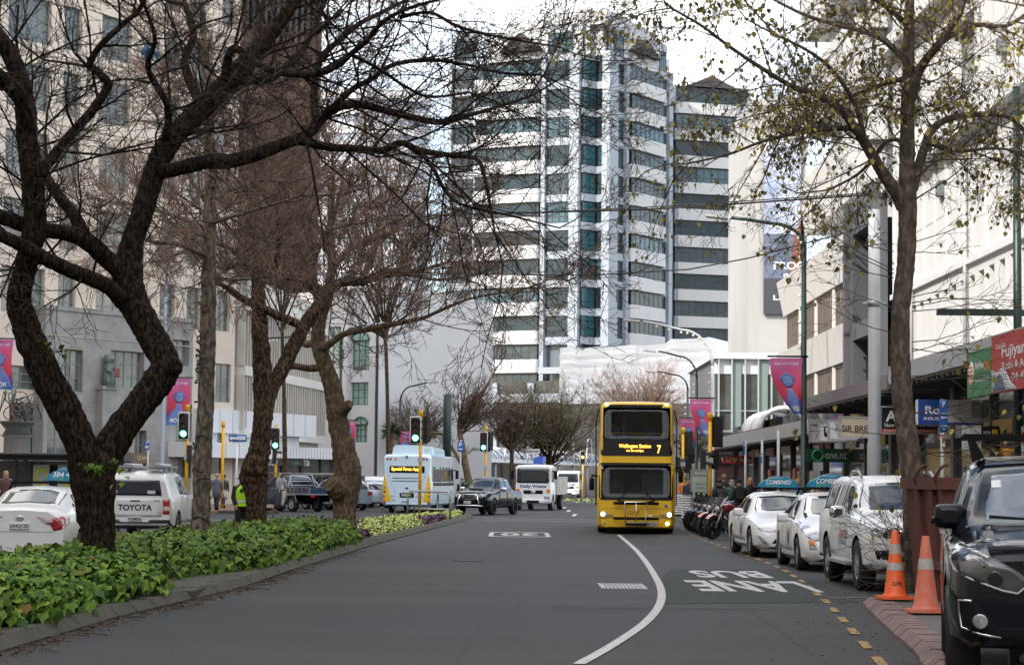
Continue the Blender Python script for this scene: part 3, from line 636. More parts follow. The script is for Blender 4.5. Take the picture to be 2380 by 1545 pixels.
for x in (1722,1728,1736,1742): a = F.sz(x,790)[0]; m.tube([(a,2,0),(a,2,F.sz(x,768)[1])],.05,6)
m.build('scaffold_tubes', STEEL, Bd)
m = MB(); m.box((0,.3,0),(F.len,8,10.35)); m.build('lower_storey',mat('dim shop storey',(.10,.095,.09),.5,c2=(.20,.18,.16),scale=.4),Bd)
# ---- glazed barrel vault walkway
VA, VB_ = V((gx(735,150),150,0)), V((gx(1392,222),222,0)); F = Fac(VA,VB_); Bd = F.root('glazed_walkway','long glass barrel vaulted walkway with white ribs crossing behind the traffic','walkway')
r = 1.75; ze = 3.55; m = MB(); L_ = F.len; A_ = [pi*k/10 for k in range(11)]
m.rings([[(x,r-r*cos(t),ze+1.05*sin(t)) for t in A_] for x in (0,L_)],0,True,False,False); m.build('vault_glass', mat('smoky blue glass',(.07,.10,.15),.12,spec=.6), Bd)
m = MB(); n = 46
for k in range(n+1):
    x = L_*k/n; m.tube([(x,r-(r+.04)*cos(t),ze+1.09*sin(t)) for t in A_],.045,4,cap=False)
m.box((-.1,-.12,ze-.32),(L_,0.02,ze)); m.build('ribs', mat('pale steel',(.55,.57,.60),.4,.2), Bd)
for k in range(15):
    x = .6+L_/15*k; m = MB(); m.tube([(x,.1,0),(x,.1,ze-.3)],.11,8); m.build('post', mat('grey post',(.30,.32,.34),.45), Bd)
for k in range(11):
    x = 3.2+k*(L_-4)/10.5; m = MB(); m.tube([(x-1.05*cos(t),-.1,ze-.2+2.6*min(1,sin(t)*1.15)) for t in [pi*j/14 for j in range(15)]],.085,6); m.build('hoop', MATS['pale steel'], Bd)
m = MB(); m.box((0,5.2,0),(L_,5.6,ze)); m.build('back_wall', mat('dark shopfront',(.035,.033,.034),.3,c2=(.10,.09,.08),scale=.5,spec=.6), Bd)
for k in range(22): x = L_*k/22; m = MB(); m.box((x,5.05,0),(x+.35,5.19,ze)); m.build('back_pier', mat('brick pier',(.14,.085,.07),.8), Bd)
# ---- unseen block added along the left pavement, beside and behind the viewer, tall enough to shade the road
o = MB(); o.box((-62,-160,0),(-30,92,46)); o = o.build('unseen_block', STONE); tag(o,'tall stone block beyond the left edge that keeps the road in shade','building')

o = MB(); o.box((11.5,-160,0),(45,31,26)); o = o.build('unseen_block', mat('mid grey stone',(.34,.33,.32),.8,var=.1,scale=.4)); tag(o,'long unseen grey block along the right pavement, added to darken reflections and cut skylight','building')  # unseen street side, added for darker car reflections and less skylight
o = MB(); o.box((-30,-185,0),(14,-160,30)); o = o.build('unseen_block', MATS['mid grey stone']); tag(o,'unseen grey block closing the street far behind the viewer, added to darken reflections','building')  # unseen street end, put in to darken what the cars reflect
# ================================================================ right hand side of the street
DK = mat('charcoal panel', (.085,.088,.095), .5, var=.1, scale=.6)
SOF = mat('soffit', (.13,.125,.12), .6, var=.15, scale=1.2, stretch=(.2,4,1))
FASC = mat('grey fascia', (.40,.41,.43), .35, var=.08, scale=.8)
BRF = mat('brown frame', (.16,.12,.10), .5)
XB = 10.5; CW_ = mat('pipe grey',(.55,.55,.54),.5); WALLW.node_tree.nodes['Principled BSDF'].inputs['Roughness'].default_value = .75
F = Fac((XB,81),(XB,64.9)); B1 = F.root('balcony_building','white building with long projecting bands over recessed windows on the right side of the street')
bands = [(5.5,6.6),(8.05,9.35),(10.5,12.3),(14.0,15.8),(17.5,19.3),(21.0,22.8)]
m = MB(); m.box((.0,1.6,0),(F.len,14,9.8)); m.box((6,1.61,9.8),(F.len,14,22.7)); m.build('core', mat('balcony shade wall',(.55,.53,.50),.8), B1)
prev = 4.35
for i, (a, b) in enumerate(bands):
    q0 = 0 if i < 2 else 6; m = MB(); m.add([(q0,-.05,a),(F.len,-.05,a),(F.len,-.32,b),(q0,-.32,b),(q0,1.59,a),(F.len,1.59,a),(F.len,1.59,b),(q0,1.59,b)],[(0,1,2,3),(5,4,7,6),(4,5,1,0),(3,2,6,7),(4,0,3,7),(1,5,6,2)]); m.build('band', WALLW, B1)
    n = 4
    for k in range(n):
        s0, s1 = q0+(F.len-q0)*k/n+.35, q0+(F.len-q0)*(k+1)/n-.1
        win(B1,(s0,s1,prev+.01,a-.01),(.05 if i < 2 else .9),6,1,BRF,GGLASS,.10)
        m = MB(); m.box((s1+.02,.0 if i < 2 else .5,prev+.01),(s1+.42,1.59,a-.01)); m.build('pier', WALLW, B1)
    prev = b
F = Fac((XB-.15,64.9),(XB-.15,57.9)); B2 = F.root('grey_framed_building','narrow dark grey framed building front between two white buildings on the right')
hs = [(1.0,F.len-1.3,4.6,6.0),(1.0,F.len-1.3,6.5,9.2)]
m = MB(); wallh(m,0,F.len,4.3,10.3,hs,0,1.2); bulk(m,0,F.len,1.2,12,0,10.3); m.box((0,-.14,4.3),(.35,-.002,10.3)); m.box((F.len-.7,-.14,4.3),(F.len,-.002,10.3)); m.box((0,1.21,10.3),(F.len,10,22)); m.build('wall', DK, B2)
for h in hs: win(B2,h,1.0,3,1,BLACK,SHOPG,.08)
F = Fac((XB,57.9),(XB,33)); B3 = F.root('ribbed_white_building','plain white building with a row of narrow slot windows above grey shop canopies at right')
hs = [(57.9-(55.2-.99*k),57.9-(55.2-.99*k)+.55,4.6,6.32+.02*k) for k in range(21)]+[(57.9-50.4,57.9-47.6,11.0,12.6),(57.9-44,57.9-41.6,11.0,12.6),(57.9-56.5,57.9-54,11,12.6)]
m = MB(); wallh(m,0,F.len,4.2,24,hs,0,.4); bulk(m,0,F.len,.4,12,0,24)
m.box((0,-.1,6.72),(F.len,-.002,6.86))
for k in range(18): x = .2+1.4*k; m.box((x,-.06,6.9),(x+.12,-.003,9.6))
m.box((0,-.35,9.7),(F.len,-.004,9.95)); m.box((0,-.4,13.4),(F.len,-.004,13.8)); m.box((0,-.4,17.2),(F.len,-.004,17.6))
m.build('wall', WALLW, B3)
for h in hs: win(B3,h,.3,1,2,GFR,GGLASS,.05)
m = MB()
for k in range(5):
    a = 2+5*k
    m.box((a,-.05,14.9),(a+3.4,-.006,16.9))
m.build('upper_glazing', GGLASS, B3)
for x in (3.1,9.6,16.4): m = MB(); m.tube([(x,-.09,4.5),(x,-.09,9.6)],.05,8); m.build('downpipe', CW_ , B3)
m = MB()
for x in (1.7,5.2,8.7,12.2,15.7,19.2): m.box((x,-.004,10.0),(x+.03,-.001,13.3))
for z in (8.2,11.6): m.box((0,-.005,z),(F.len,-.0005,z+.03))
m.build('panel_seam', mat('seam grey',(.42,.41,.40),.8), B3)
for x,z in ((6.5,8.7),(13.0,10.9),(18.6,8.5)): m = MB(); m.box((x,-.14,z),(x+.5,-.006,z+.35)); m.build('vent_grille', GFR, B3)
# ---- shop fronts under the canopies
F = Fac((XB-.2,97),(XB-.2,33)); S = F.root('shopfront_row','row of dark glass shopfronts under the canopies along the right pavement','shopfront')
m = MB(); m.add([(0,0,.1),(F.len,0,.1),(F.len,0,4.2),(0,0,4.2)],[(0,1,2,3)]); m.build('glazing', SHOPG, S)
for k in range(17):
    x = k*F.len/16; m = MB(); w_ = .34 if k % 2 == 0 else .09
    m.box((x,-.1,.1),(x+w_,-.004,4.2)); m.build('pier', DK, S)
m = MB(); m.box((0,-.06,.1),(F.len,-.003,.5)); m.build('stall_riser', DK, S)
for k in range(12):
    x = 2.3+4.9*k; m = MB(); m.box((x,-.06,2.75),(x+2.6,-.02,3.05)); m.build('sign_strip', [mat('strip pale',(.42,.42,.40),.5),mat('strip ochre',(.45,.28,.08),.5),mat('strip dark red',(.22,.03,.03),.5)][k % 3], S)
m = MB(); m.box((17.5,-.05,.5),(27,-.008,2.1)); m.build('window_display', mat('shop display',(.55,.50,.38),.15,c2=(.06,.06,.05),scale=1.7,stretch=(1,1,.3),spec=.8), S)
for x in (20.5,22.2,13.2): 
    m = MB(); m.box((x,-.09,.8),(x+.75,-.06,2.2)); p = m.build('sale_poster', mat('poster red',(.55,.10,.03),.5), S)
    m = MB(); text(m,'MEGA',XZ(-.09),x+.37,1.8,.2,.6); text(m,'SALE',XZ(-.09),x+.37,1.1,.2,.6); m.build('lettering', mat('poster yellow',(.8,.6,.05),.5), p)
# ---- canopies
def canopy(name, label, x0, x1, y0, y1, z0, z1, fm, sm=SOF, ribs=0):
    t = thing(name,label,'canopy',(x0,y1,0))
    m = MB(); m.box((0,y0-y1,z0+.06),(x1-x0,0,z1)); m.build('fascia', fm, t)
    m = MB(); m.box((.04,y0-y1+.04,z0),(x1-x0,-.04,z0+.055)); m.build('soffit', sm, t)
    if ribs:
        for k in range(ribs): y = (y0-y1)*k/ribs-.5; m = MB(); m.box((.05,y-.05,z0-.07),(x1-x0,y+.05,z0-.003)); m.build('soffit_rib', DK, t)
    return t
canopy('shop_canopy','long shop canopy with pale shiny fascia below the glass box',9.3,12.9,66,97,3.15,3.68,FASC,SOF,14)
canopy('shop_canopy','dark grey deep canopy with purple reflections painted on its fascia over the hanging signs',9.0,10.28,50.5,65,3.88,4.28,mat('dark fascia',(.14,.138,.145),.35,c2=(.19,.155,.185),scale=.5),SOF,10)  # purple patches in the fascia colour imitate reflections
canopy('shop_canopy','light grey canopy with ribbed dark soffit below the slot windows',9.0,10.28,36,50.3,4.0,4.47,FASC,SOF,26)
def plate(name, label, px0, px1, py0, py1, d, mt, th=.14, cat='sign', x=None, frame=None, grp=None):
    a, b = at(px0,py1,d), at(px1,py0,d); t = thing(name,label,cat,((a.x+b.x)/2,d,a.z),0,grp); W, Hh = b.x-a.x, b.z-a.z
    m = MB(); m.box((-W/2,0,0),(W/2,th,Hh)); m.build('panel', mt, t)
    if frame:
        m = MB(); f = .035
        for q in (((-W/2-f,-.02,-f),(W/2+f,th+.01,-.001)),((-W/2-f,-.02,Hh+.001),(W/2+f,th+.01,Hh+f)),((-W/2-f,-.02,0),(-W/2-.001,th+.01,Hh)),((W/2+.001,-.02,0),(W/2+f,th+.01,Hh))): m.box(*q)
        m.build('frame', frame, t)
    return t, W, Hh
def ptext(t, s, x, z, h, w, mt, nm='lettering', bold=.012, off=.008):
    m = MB(); text(m,s,XZ(0),x,z,h,w,off,bold); return m.build(nm, mt, t)
CW = mat('sign white', (.72,.73,.75), .4); TAN = mat('sign tan', (.52,.43,.28), .4, c2=(.66,.60,.48), scale=.7)
t,W,Hh = plate('hanging_sign','cream and tan hanging shop sign, nearest of the four left of the big grey pole',1953,2024,971,1014,50.6,TAN,frame=FASC)
ptext(t,'SIR BRE',-.02,Hh*.42,Hh*.36,W*.86,mat('sign brown',(.10,.06,.045),.5),bold=.02)
t,W,Hh = plate('hanging_sign','white hanging shop sign with a lattice emblem, second nearest of the four',1928,1994,978,1019,54.5,CW,frame=FASC); ptext(t,'Fre',-W*.5+.37,Hh*.22,Hh*.2,.3,TXK)
m = MB()
for k in range(5): m.tube([(-W*.5+.12+.05*k,-.02,Hh*.45),(-W*.5+.3+.05*k,-.02,Hh*.9)],.008,4); m.tube([(-W*.5+.3+.05*k,-.02,Hh*.45),(-W*.5+.12+.05*k,-.02,Hh*.9)],.008,4)
m.build('lattice_emblem', TXK, t)
t,W,Hh = plate('hanging_sign','white hanging shop sign with a black rounded square mark, third nearest of the four',1905,1965,984,1023,59.5,CW,frame=FASC)
m = MB(); decal(m,rr(-W*.5+.12,-W*.5+.45,Hh*.2,Hh*.85,.06),XZ(0),.008,.008); decal(m,rr(-W*.5+.17,-W*.5+.40,Hh*.42,Hh*.78,.05),XZ(0),.011,.003,1); decal(m,circ(-W*.5+.28,Hh*.42,.09),XZ(0),.014,.003); m.build('square_mark',[TXK,CW],t)
t,W,Hh = plate('hanging_sign','white hanging shop sign with one dark stroke, farthest of the four',1884,1940,988,1026,64.6,CW,frame=FASC); m = MB(); decal(m,rr(-W*.5+.23,-W*.5+.3,Hh*.3,Hh*.7,.01),XZ(0),.008,.008); m.build('dark_stroke',TXK,t)
t,W,Hh = plate('shop_sign','black shop sign with a green ring and pale lettering behind the white taxis',1876,1994,1043,1073,63.5,mat('sign black green',(.008,.022,.014),.35,c2=(.01,.07,.03),scale=1.2))
ptext(t,'one.nz',W*.07,Hh*.45,Hh*.4,W*.43,mat('pale letters',(.50,.55,.52),.5),bold=.006)
m = MB(); m.tube([(-W*.29+.16*cos(q),-.02,Hh*.48+.16*sin(q)) for q in [2*pi*k/20 for k in range(21)]],.035,6); m.build('green_ring',mat('ring green',(.02,.30,.13),.4),t)
t,W,Hh = plate('hanging_sign','black sign with a red lower strip, half hidden by the leafy tree trunk',2049,2180,948,1004,51.3,mat('sign black',(.012,.012,.014),.4),frame=FASC)
m = MB(); m.box((-W/2,-.006,0),(W/2,-.001,Hh*.14)); r = m.build('red_strip',mat('sign red',(.50,.02,.03),.45),t); ptext(t,'Currency Exchange',0,Hh*.07,Hh*.1,W*.94,TXW,off=.012,bold=.02)
ptext(t,'New',-W*.36,Hh*.29,Hh*.16,W*.17,TXW); ptext(t,'Rate, NO limit',W*.2,Hh*.29,Hh*.15,W*.5,TXW); ptext(t,'A',-W*.33,Hh*.66,Hh*.45,W*.2,TXW,bold=.03)
t,W,Hh = plate('light_box_sign','white light box sign with a blue left half, right of the leafy tree trunk',2134,2338,930,986,46.2,CW,.3)
m = MB(); m.box((-W/2-.001,-.03,.0),(-W*.5+.48,-.001,Hh)); bl = m.build('blue_panel',mat('sign blue',(.02,.08,.34),.4),t); m = MB(); text(m,'Ro',XZ(-.03),-W*.5+.31,Hh*.58,Hh*.33,.33,bold=.03); text(m,'INSUR',XZ(-.03),-W*.5+.29,Hh*.24,Hh*.13,.34,bold=.02); m.build('lettering',TXW,bl)
m = MB(); m.box((-W*.5+.48,-.02,0),(W/2,-.002,.05)); m.build('blue_line',MATS['sign blue'],t); m = MB(); m.box((W*.1,-.04,.16),(W*.49,-.002,Hh*.95)); m.build('grey_panel',mat('grey board',(.36,.36,.35),.5),t)
t,W,Hh = plate('exchange_sign','pale sign with red lettering beside a black and yellow panel at right',2238,2323,990,1045,43.4,CW,.1)
ptext(t,'1currency',-W*.25,Hh*.55,Hh*.4,W*.42,mat('sign crimson',(.50,.02,.04),.5),bold=.03)
m = MB(); m.box((W*.0,-.01,0),(W/2,-.001,Hh)); bl = m.build('black_panel',MATS['sign black'],t); m = MB(); text(m,'WESTERN',XZ(-.01),W*.15,Hh*.72,Hh*.14,W*.2,bold=.02); text(m,'UNION',XZ(-.01),W*.15,Hh*.52,Hh*.14,W*.2,bold=.02); m.build('lettering',TXW,bl); m = MB(); decal(m,[(W*.28,Hh*.42),(W*.46,Hh*.42),(W*.46,Hh*.86),(W*.3,Hh*.86)],XZ(-.01),.008,.008); m.build('yellow_mark',mat('mark yellow',(.75,.50,.02),.5),bl)
a = at(2340,1003,43.4); m = MB(); text(m,'142',lambda x,z,o: V((a.x+x,43.5-o,a.z+z)),0,0,.12,.26,bold=.01); tag(m.build('street_number',TXK),'dark street number on the wall beside the light box sign','number')
def fsign(name, label, px0, px1, z0, z1, mt):
    y0, y1 = 8.97*FD/(px0-1190), 8.97*FD/(px1-1190); Fq = Fac((8.97,y0),(8.97,y1)); t = Fq.root(name,label,'sign'); m = MB(); m.box((0,-.1,z0),(Fq.len,-.003,z1)); m.build('panel',mt,t); return t, Fq.len
t,W = fsign('fascia_sign','green shop sign with a striped oval on the canopy at right',2262,2319,3.36,4.24,mat('sign green',(.05,.22,.09),.5))
P = XZ(-.1); m = MB(); text(m,'highe',P,W*.53,3.93,.2,W*.34,bold=.02); text(m,'PURE VEGETARIAN',P,W*.63,3.66,.06,W*.55,bold=.01); m.build('lettering',TXW,t); m = MB(); text(m,'taste',P,W*.84,3.93,.2,W*.26,bold=.02); m.build('orange_lettering',mat('sign orange',(.70,.22,.03),.5),t)
m = MB(); decal(m,circ(W*.18,3.82,W*.11,18,.24),P,.01,.01)
for k in range(5): m.box((W*.08,-.118,3.63+.07*k),(W*.28,-.112,3.66+.07*k),1)
m.build('striped_oval',[TXW,MATS['sign orange']],t)
t,W = fsign('fascia_sign','red shop sign with white lettering at the right edge of the photo',2320,2440,3.36,4.40,mat('sign red 2',(.42,.03,.03),.5,c2=(.50,.05,.04),scale=1))
m = MB(); text(m,'Fujiyama',P,W*.52,4.05,.28,W*.6,bold=.02); text(m,'Sushi & Asian',P,W*.52,3.82,.14,W*.6); text(m,'04-499',P,W*.6,3.6,.14,W*.36); text(m,'Coca Cola',P,W*.2,4.2,.1,W*.2); m.build('lettering',TXW,t)
m = MB(); decal(m,dens([(0.02,3.38),(W*.52,3.38),(W*.4,3.5),(W*.3,3.72),(W*.2,3.8),(W*.1,3.72),(.02,3.8)],2),P,.008,.008); decal(m,dens([(.1,3.4),(W*.3,3.4),(W*.24,3.6),(W*.16,3.72),(W*.08,3.56)],2),P,.012,.004,1); m.build('wave_picture',[mat('wave pale',(.60,.62,.62),.5),mat('wave blue',(.10,.14,.20),.5)],t)
# ---- glass box on the corner and the shop under it
t = thing('glass_box_building','glass cube with white top panels above the shop canopy, right of the yellow bus','building',(9.6,99,0))
GL2 = mat('clear office glass',(.035,.045,.04),.06,c2=(.11,.105,.09),scale=.5,spec=.8,stretch=(1,1,2.4))
m = MB(); m.box((0.02,.3,4.1),(5.2,14,7.7)); m.build('interior', mat('interior tan',(.30,.27,.23),.7,c2=(.12,.12,.11),scale=.7,stretch=(.4,1,3)), t)
m = MB(); m.box((-.03,.28,4.1),(.015,14,7.72)); m.build('side_wall', mat('side cladding',(.17,.17,.17),.5,var=.15,scale=2), t)
m = MB(); m.add([(0,.05,4.1),(5.2,.05,4.1),(5.2,.05,6.75),(0,.05,6.75)],[(0,1,2,3)]); m.build('glazing', GL2, t)
m = MB(); m.box((-.05,0,6.76),(5.2,.3,7.45)); m.build('white_panels', WALLW, t)
m = MB(); m.box((-.2,-.3,7.46),(5.3,14.2,7.75)); m.build('roof_edge', CW, t)
for k in range(9):
    x = .12+.62*k; m = MB(); m.box((x-.03,-.26,4.0),(x+.03,.04,7.45)); m.build('fin', mat('glass fin',(.40,.46,.45),.2), t)
    if k % 2: m = MB(); m.box((x+.05,-.1,4.05),(x+.45,-.05,7.4)); m.build('shade_screen', mat('fritted glass',(.20,.25,.23),.3), t)
m = MB(); m.box((0,-.08,5.0),(5.2,.04,5.06)); m.box((0,-.07,4.02),(5.2,.04,4.12)); m.build('transoms', STEEL, t)
t = thing('corner_shop','shop entrance under the glass cube with a dark name board and a big portrait poster','shop',(9.5,98.2,0))
m = MB(); m.box((0,0,.1),(1.0,3,4.0)); m.box((3.2,0,.1),(5,3,4.0)); m.box((1.0,1.2,.1),(3.2,3,4.0)); m.build('wall', mat('dark shop wall',(.05,.045,.043),.4,var=.2), t)
m = MB(); m.box((.1,-.1,2.55),(3.1,-.002,2.95)); sg = m.build('name_board', mat('board black',(.02,.018,.016),.4), t); m = MB(); text(m,'L LAMBTON SQUARE',XZ(-.1),1.6,2.75,.22,2.6,bold=.01); m.build('lettering', mat('gold letters',(.60,.52,.36),.4), sg)
m = MB(); m.box((.15,-.08,.35),(2.9,-.003,2.35)); p = m.build('portrait_poster', mat('poster dark',(.05,.05,.055),.4,c2=(.14,.04,.035),scale=.7), t)
m = MB(); P = XZ(-.08); decal(m,dens([(.4,.4),(2.0,.4),(1.8,1.2),(1.45,1.4),(1.0,1.4),(.6,1.15)]),P,.006,.006); m.build('plaid_coat', mat('poster plaid',(.45,.42,.42),.6,c2=(.12,.10,.11),scale=6), p)
m = MB(); decal(m,circ(1.22,1.68,.20,16,.27),P,.008,.006); decal(m,[(1.12,1.3),(1.32,1.3),(1.3,1.5),(1.14,1.5)],P,.007,.006); m.build('face', mat('poster skin',(.45,.26,.19),.6), p)
m = MB(); decal(m,dens([(1.0,1.7),(1.05,1.95),(1.22,2.02),(1.4,1.95),(1.44,1.7),(1.36,1.86),(1.22,1.92),(1.08,1.86)]),P,.01,.003); m.build('dark_hair', mat('poster hair',(.03,.018,.014),.6), p)
for lb, a_,b_,c_,d_,dd,mt,tx,tc_ in (('red shop sign with a green heart under the far canopy',1698,1752,1059,1077,92,'sign crimson','hea',TXW),('dark sign with three small figures under the far canopy',1752,1786,1051,1071,91,'sign black','iii',TXW),('dark red shop sign at the far end under the canopy',1680,1700,1064,1077,95,'sign red','PAS',TXW),('green round shop sign under the far canopy',1790,1828,1066,1078,88,'sign green','WE',TXW)):
    t,W,Hh = plate('hanging_sign',lb,a_,b_,c_,d_,dd,MATS[mt],.1); ptext(t,tx,W*.15,Hh*.5,Hh*.55,W*.5,tc_)
    if tx == 'hea': m = MB(); decal(m,dens([(-W*.3,Hh*.12),(-W*.18,Hh*.5),(-W*.2,Hh*.8),(-W*.3,Hh*.7),(-W*.4,Hh*.8),(-W*.42,Hh*.5)]),XZ(0),.01,.01); m.build('heart',mat('heart green',(.25,.55,.12),.5),t)
for lb,a_,b_,c_,d_,mt in (('green advertising panel on the far canopy edge',1677,1693,1014,1042,'sign green'),('pale blue advertising panel on the far canopy edge',1696,1712,1012,1037,'sign aqua'),('dark red advertising panel on the far canopy edge',1660,1675,1020,1046,'sign crimson')):
    mat('sign aqua',(.25,.52,.55),.5); t,W,Hh = plate('canopy_panel',lb,a_,b_,c_,d_,96 if a_ < 1676 else 94.5-(a_-1677)/10,MATS[mt],.08); m = MB(); decal(m,circ(0,Hh*.62,W*.24),XZ(0),.008,.008); m.box((-W*.3,-.01,Hh*.14),(W*.3,-.002,Hh*.24)); m.build('emblem',TXW,t)
# ---- curved white canopy over the entrance
t = thing('arched_canopy','white curved entrance canopy on top of the shop canopy beside the banner','canopy',(9.5,80,0))
m = MB(); A_ = [pi*(1-k/12) for k in range(13)]
m.rings([[(.9+.95*cos(q),y,3.75+.75*sin(q)) for q in A_] for y in (0,6)],0,True,False,False); m.build('hood', mat('canopy white',(.70,.70,.70),.3), t); m = MB()
for y in (0,3,6): m = MB(); m.tube([(.9+.97*cos(q),y,3.75+.77*sin(q)) for q in A_],.10 if y == 0 else .05,6); m.build('hoop_frame', MATS['canopy white'], t)
# ================================================================ street furniture
# ---- traffic signals
def signal_head(par, x, z, y, lit='green', rz=0, white=True, k=1.0):
    e = bpy.data.objects.new('signal_head', None); 
    m = MB(); m.T = M4.Translation((x,y,z)) @ M4.Rotation(rz,4,'Z')
    F_ = XZ(0); bw, bh = .24*k, .58*k
    decal(m, rr(-bw,bw,-bh,bh,.09), F_, .0, .05, 1 if white else 0)
    decal(m, rr(-bw+.035,bw-.035,-bh+.035,bh-.035,.07), F_, .012, .01, 0)
    m.box((-.16*k,.06,-.5*k),(.16*k,.22,.5*k))
    hd = m.build('signal_head', [BLACK, CW], par)
    for i, (c, zz) in enumerate((('red',.34),('amber',0),('green',-.34))):
        on = c == lit; nm = {'red':(.10,.01,.01),'amber':(.10,.06,.02),'green':(.01,.06,.03)}[c]
        mt = mat('lamp lit '+c, {'red':(1,.08,.03),'amber':(1,.42,.05),'green':(.10,1,.55)}[c], .3, emit=5) if on else mat('lamp dark '+c, nm, .25)
        m = MB(); m.T = M4.Translation((x,y,z)) @ M4.Rotation(rz,4,'Z'); decal(m, circ(0,zz*k,.125*k,18), F_, .03, .02)
        m.build('lens', mt, hd)
        m = MB(); m.T = M4.Translation((x,y,z)) @ M4.Rotation(rz,4,'Z'); r = .145*k; A_ = [radians_ for radians_ in [pi*(-.12)+pi*1.24*j/10 for j in range(11)]]
        m.rings([[(r*cos(q),-.012,zz*k+r*sin(q)) for q in A_],[(r*cos(q),-.17-.08*sin(q),zz*k+r*sin(q)*.97) for q in A_]],0,True,False,False); m.build('visor', BLACK, hd)
    return hd
def back_head(par, x, z, y, rz=0):      # seen from behind or from the side
    m = MB(); m.T = M4.Translation((x,y,z)) @ M4.Rotation(rz,4,'Z')
    m.box((-.24,0,-.58),(.24,.03,.58)); m.box((-.17,-.2,-.52),(.17,-.002,.52)); m.box((-.1,-.24,-.3),(.12,-.203,.3))
    hd = m.build('signal_head', BLACK, par); A_ = [pi*j/8 for j in range(9)]
    for zz in (.34,0,-.34): m = MB(); m.T = M4.Translation((x,y,z)) @ M4.Rotation(rz,4,'Z'); m.rings([[(.14*cos(q),.03,zz+.14*sin(q)) for q in A_],[(.14*cos(q),.28,zz+.14*sin(q)) for q in A_]],0,True,False,False); m.build('visor', BLACK, hd)
    return hd
def ped_head(par, x, z, y, rz):
    m = MB(); m.T = M4.Translation((x,y,z)) @ M4.Rotation(rz,4,'Z'); m.box((-.17,0,-.36),(.17,.2,.36)); hd = m.build('pedestrian_head', BLACK, par)
    A_ = [pi*j/8 for j in range(9)]
    for zz in (.18,-.18): m = MB(); m.T = M4.Translation((x,y,z)) @ M4.Rotation(rz,4,'Z'); m.rings([[(.15*cos(q),-.003,zz+.13*sin(q)) for q in A_],[(.15*cos(q),-.26,zz+.13*sin(q)-.03) for q in A_]],0,True,False,False); m.build('visor', BLACK, hd)
    return hd
def tsignal(label, px, d, ptop, heads, z0=.1):
    x = gx(px, d); t = thing('traffic_light', label, 'traffic light', (x,d,z0), 0, 'traffic lights at the crossing')
    zt = at(px,ptop,d).z-z0; m = MB(); m.tube([(0,0,0),(0,0,zt-.28)],.07,12); m.build('pole', YELLOW, t)
    m = MB(); m.lathe([(.095,zt-.28),(.095,zt-.05),(.09,zt)],14); m.build('pole_cap', YELLOW, t)
    for h in heads:
        if h[0] == 'f': hx = at(h[1],h[2],d); signal_head(t, hx.x-x, hx.z-z0, -.16, h[3], h[4] if len(h) > 4 else 0)
        elif h[0] == 'b': hx = at(h[1],h[2],d); back_head(t, hx.x-x, hx.z-z0, .1, h[3])
        else: hx = at(h[1],h[2],d); ped_head(t, hx.x-x, hx.z-z0, 0, h[3])
    m = MB(); m.box((-.1,-.14,2.3),(.1,-.075,2.5)); m.build('push_button', STEEL, t)
    return t
tsignal('yellow traffic light pole showing green beside the narrow tree trunk at left',431,89.5,940,[('f',428,989,'green'),('p',446,1054,1.6)])
tsignal('yellow traffic light pole showing green, half behind the knotted trunk',639,107,987,[('f',641,1019,'green',.05),('p',643,1061,1.57)])
tsignal('yellow traffic light pole showing green, in front of the pale blue bus',975,89.5,953,[('f',966,999,'green'),('b',985,999,2.2)])
tsignal('yellow traffic light pole showing green, behind the black pickup',1127,123,991,[('f',1124,1026,'green'),('b',1136,1026,2.0)],0)
tsignal('far small traffic light showing amber behind the white trucks',1354,190,1045,[('f',1354,1062,'amber')],0)
tsignal('yellow traffic light pole with dark backs of signals, nearer of two right of the bus',1650,80,959,[('b',1667,1003,.25),('p',1640,1068,1.57),('p',1655,1068,-1.2)])
tsignal('yellow traffic light pole with dark backs of signals, farther of two right of the bus',1587,98,993,[('b',1600,1031,.25),('p',1580,1080,1.57),('p',1592,1080,-1.2)])
def bare_pole(label, px, d, ptop, r, mt, z0=.1, name='pole', cat='pole'):
    x = gx(px,d); zt = at(px,ptop,d).z; m = MB(); m.lathe([(r,0),(r,zt-z0-.3)],12); m.lathe([(r*1.35,zt-z0-.3),(r*1.35,zt-z0)],12); return tag(m.build(name,mt,None,(x,d,z0)),label,cat)
bare_pole('plain yellow pole standing at the left street corner',515,105,978,.075,YELLOW)
bare_pole('short yellow bollard beside the right traffic lights',1595,97,1140,.08,YELLOW,name='bollard',cat='bollard')
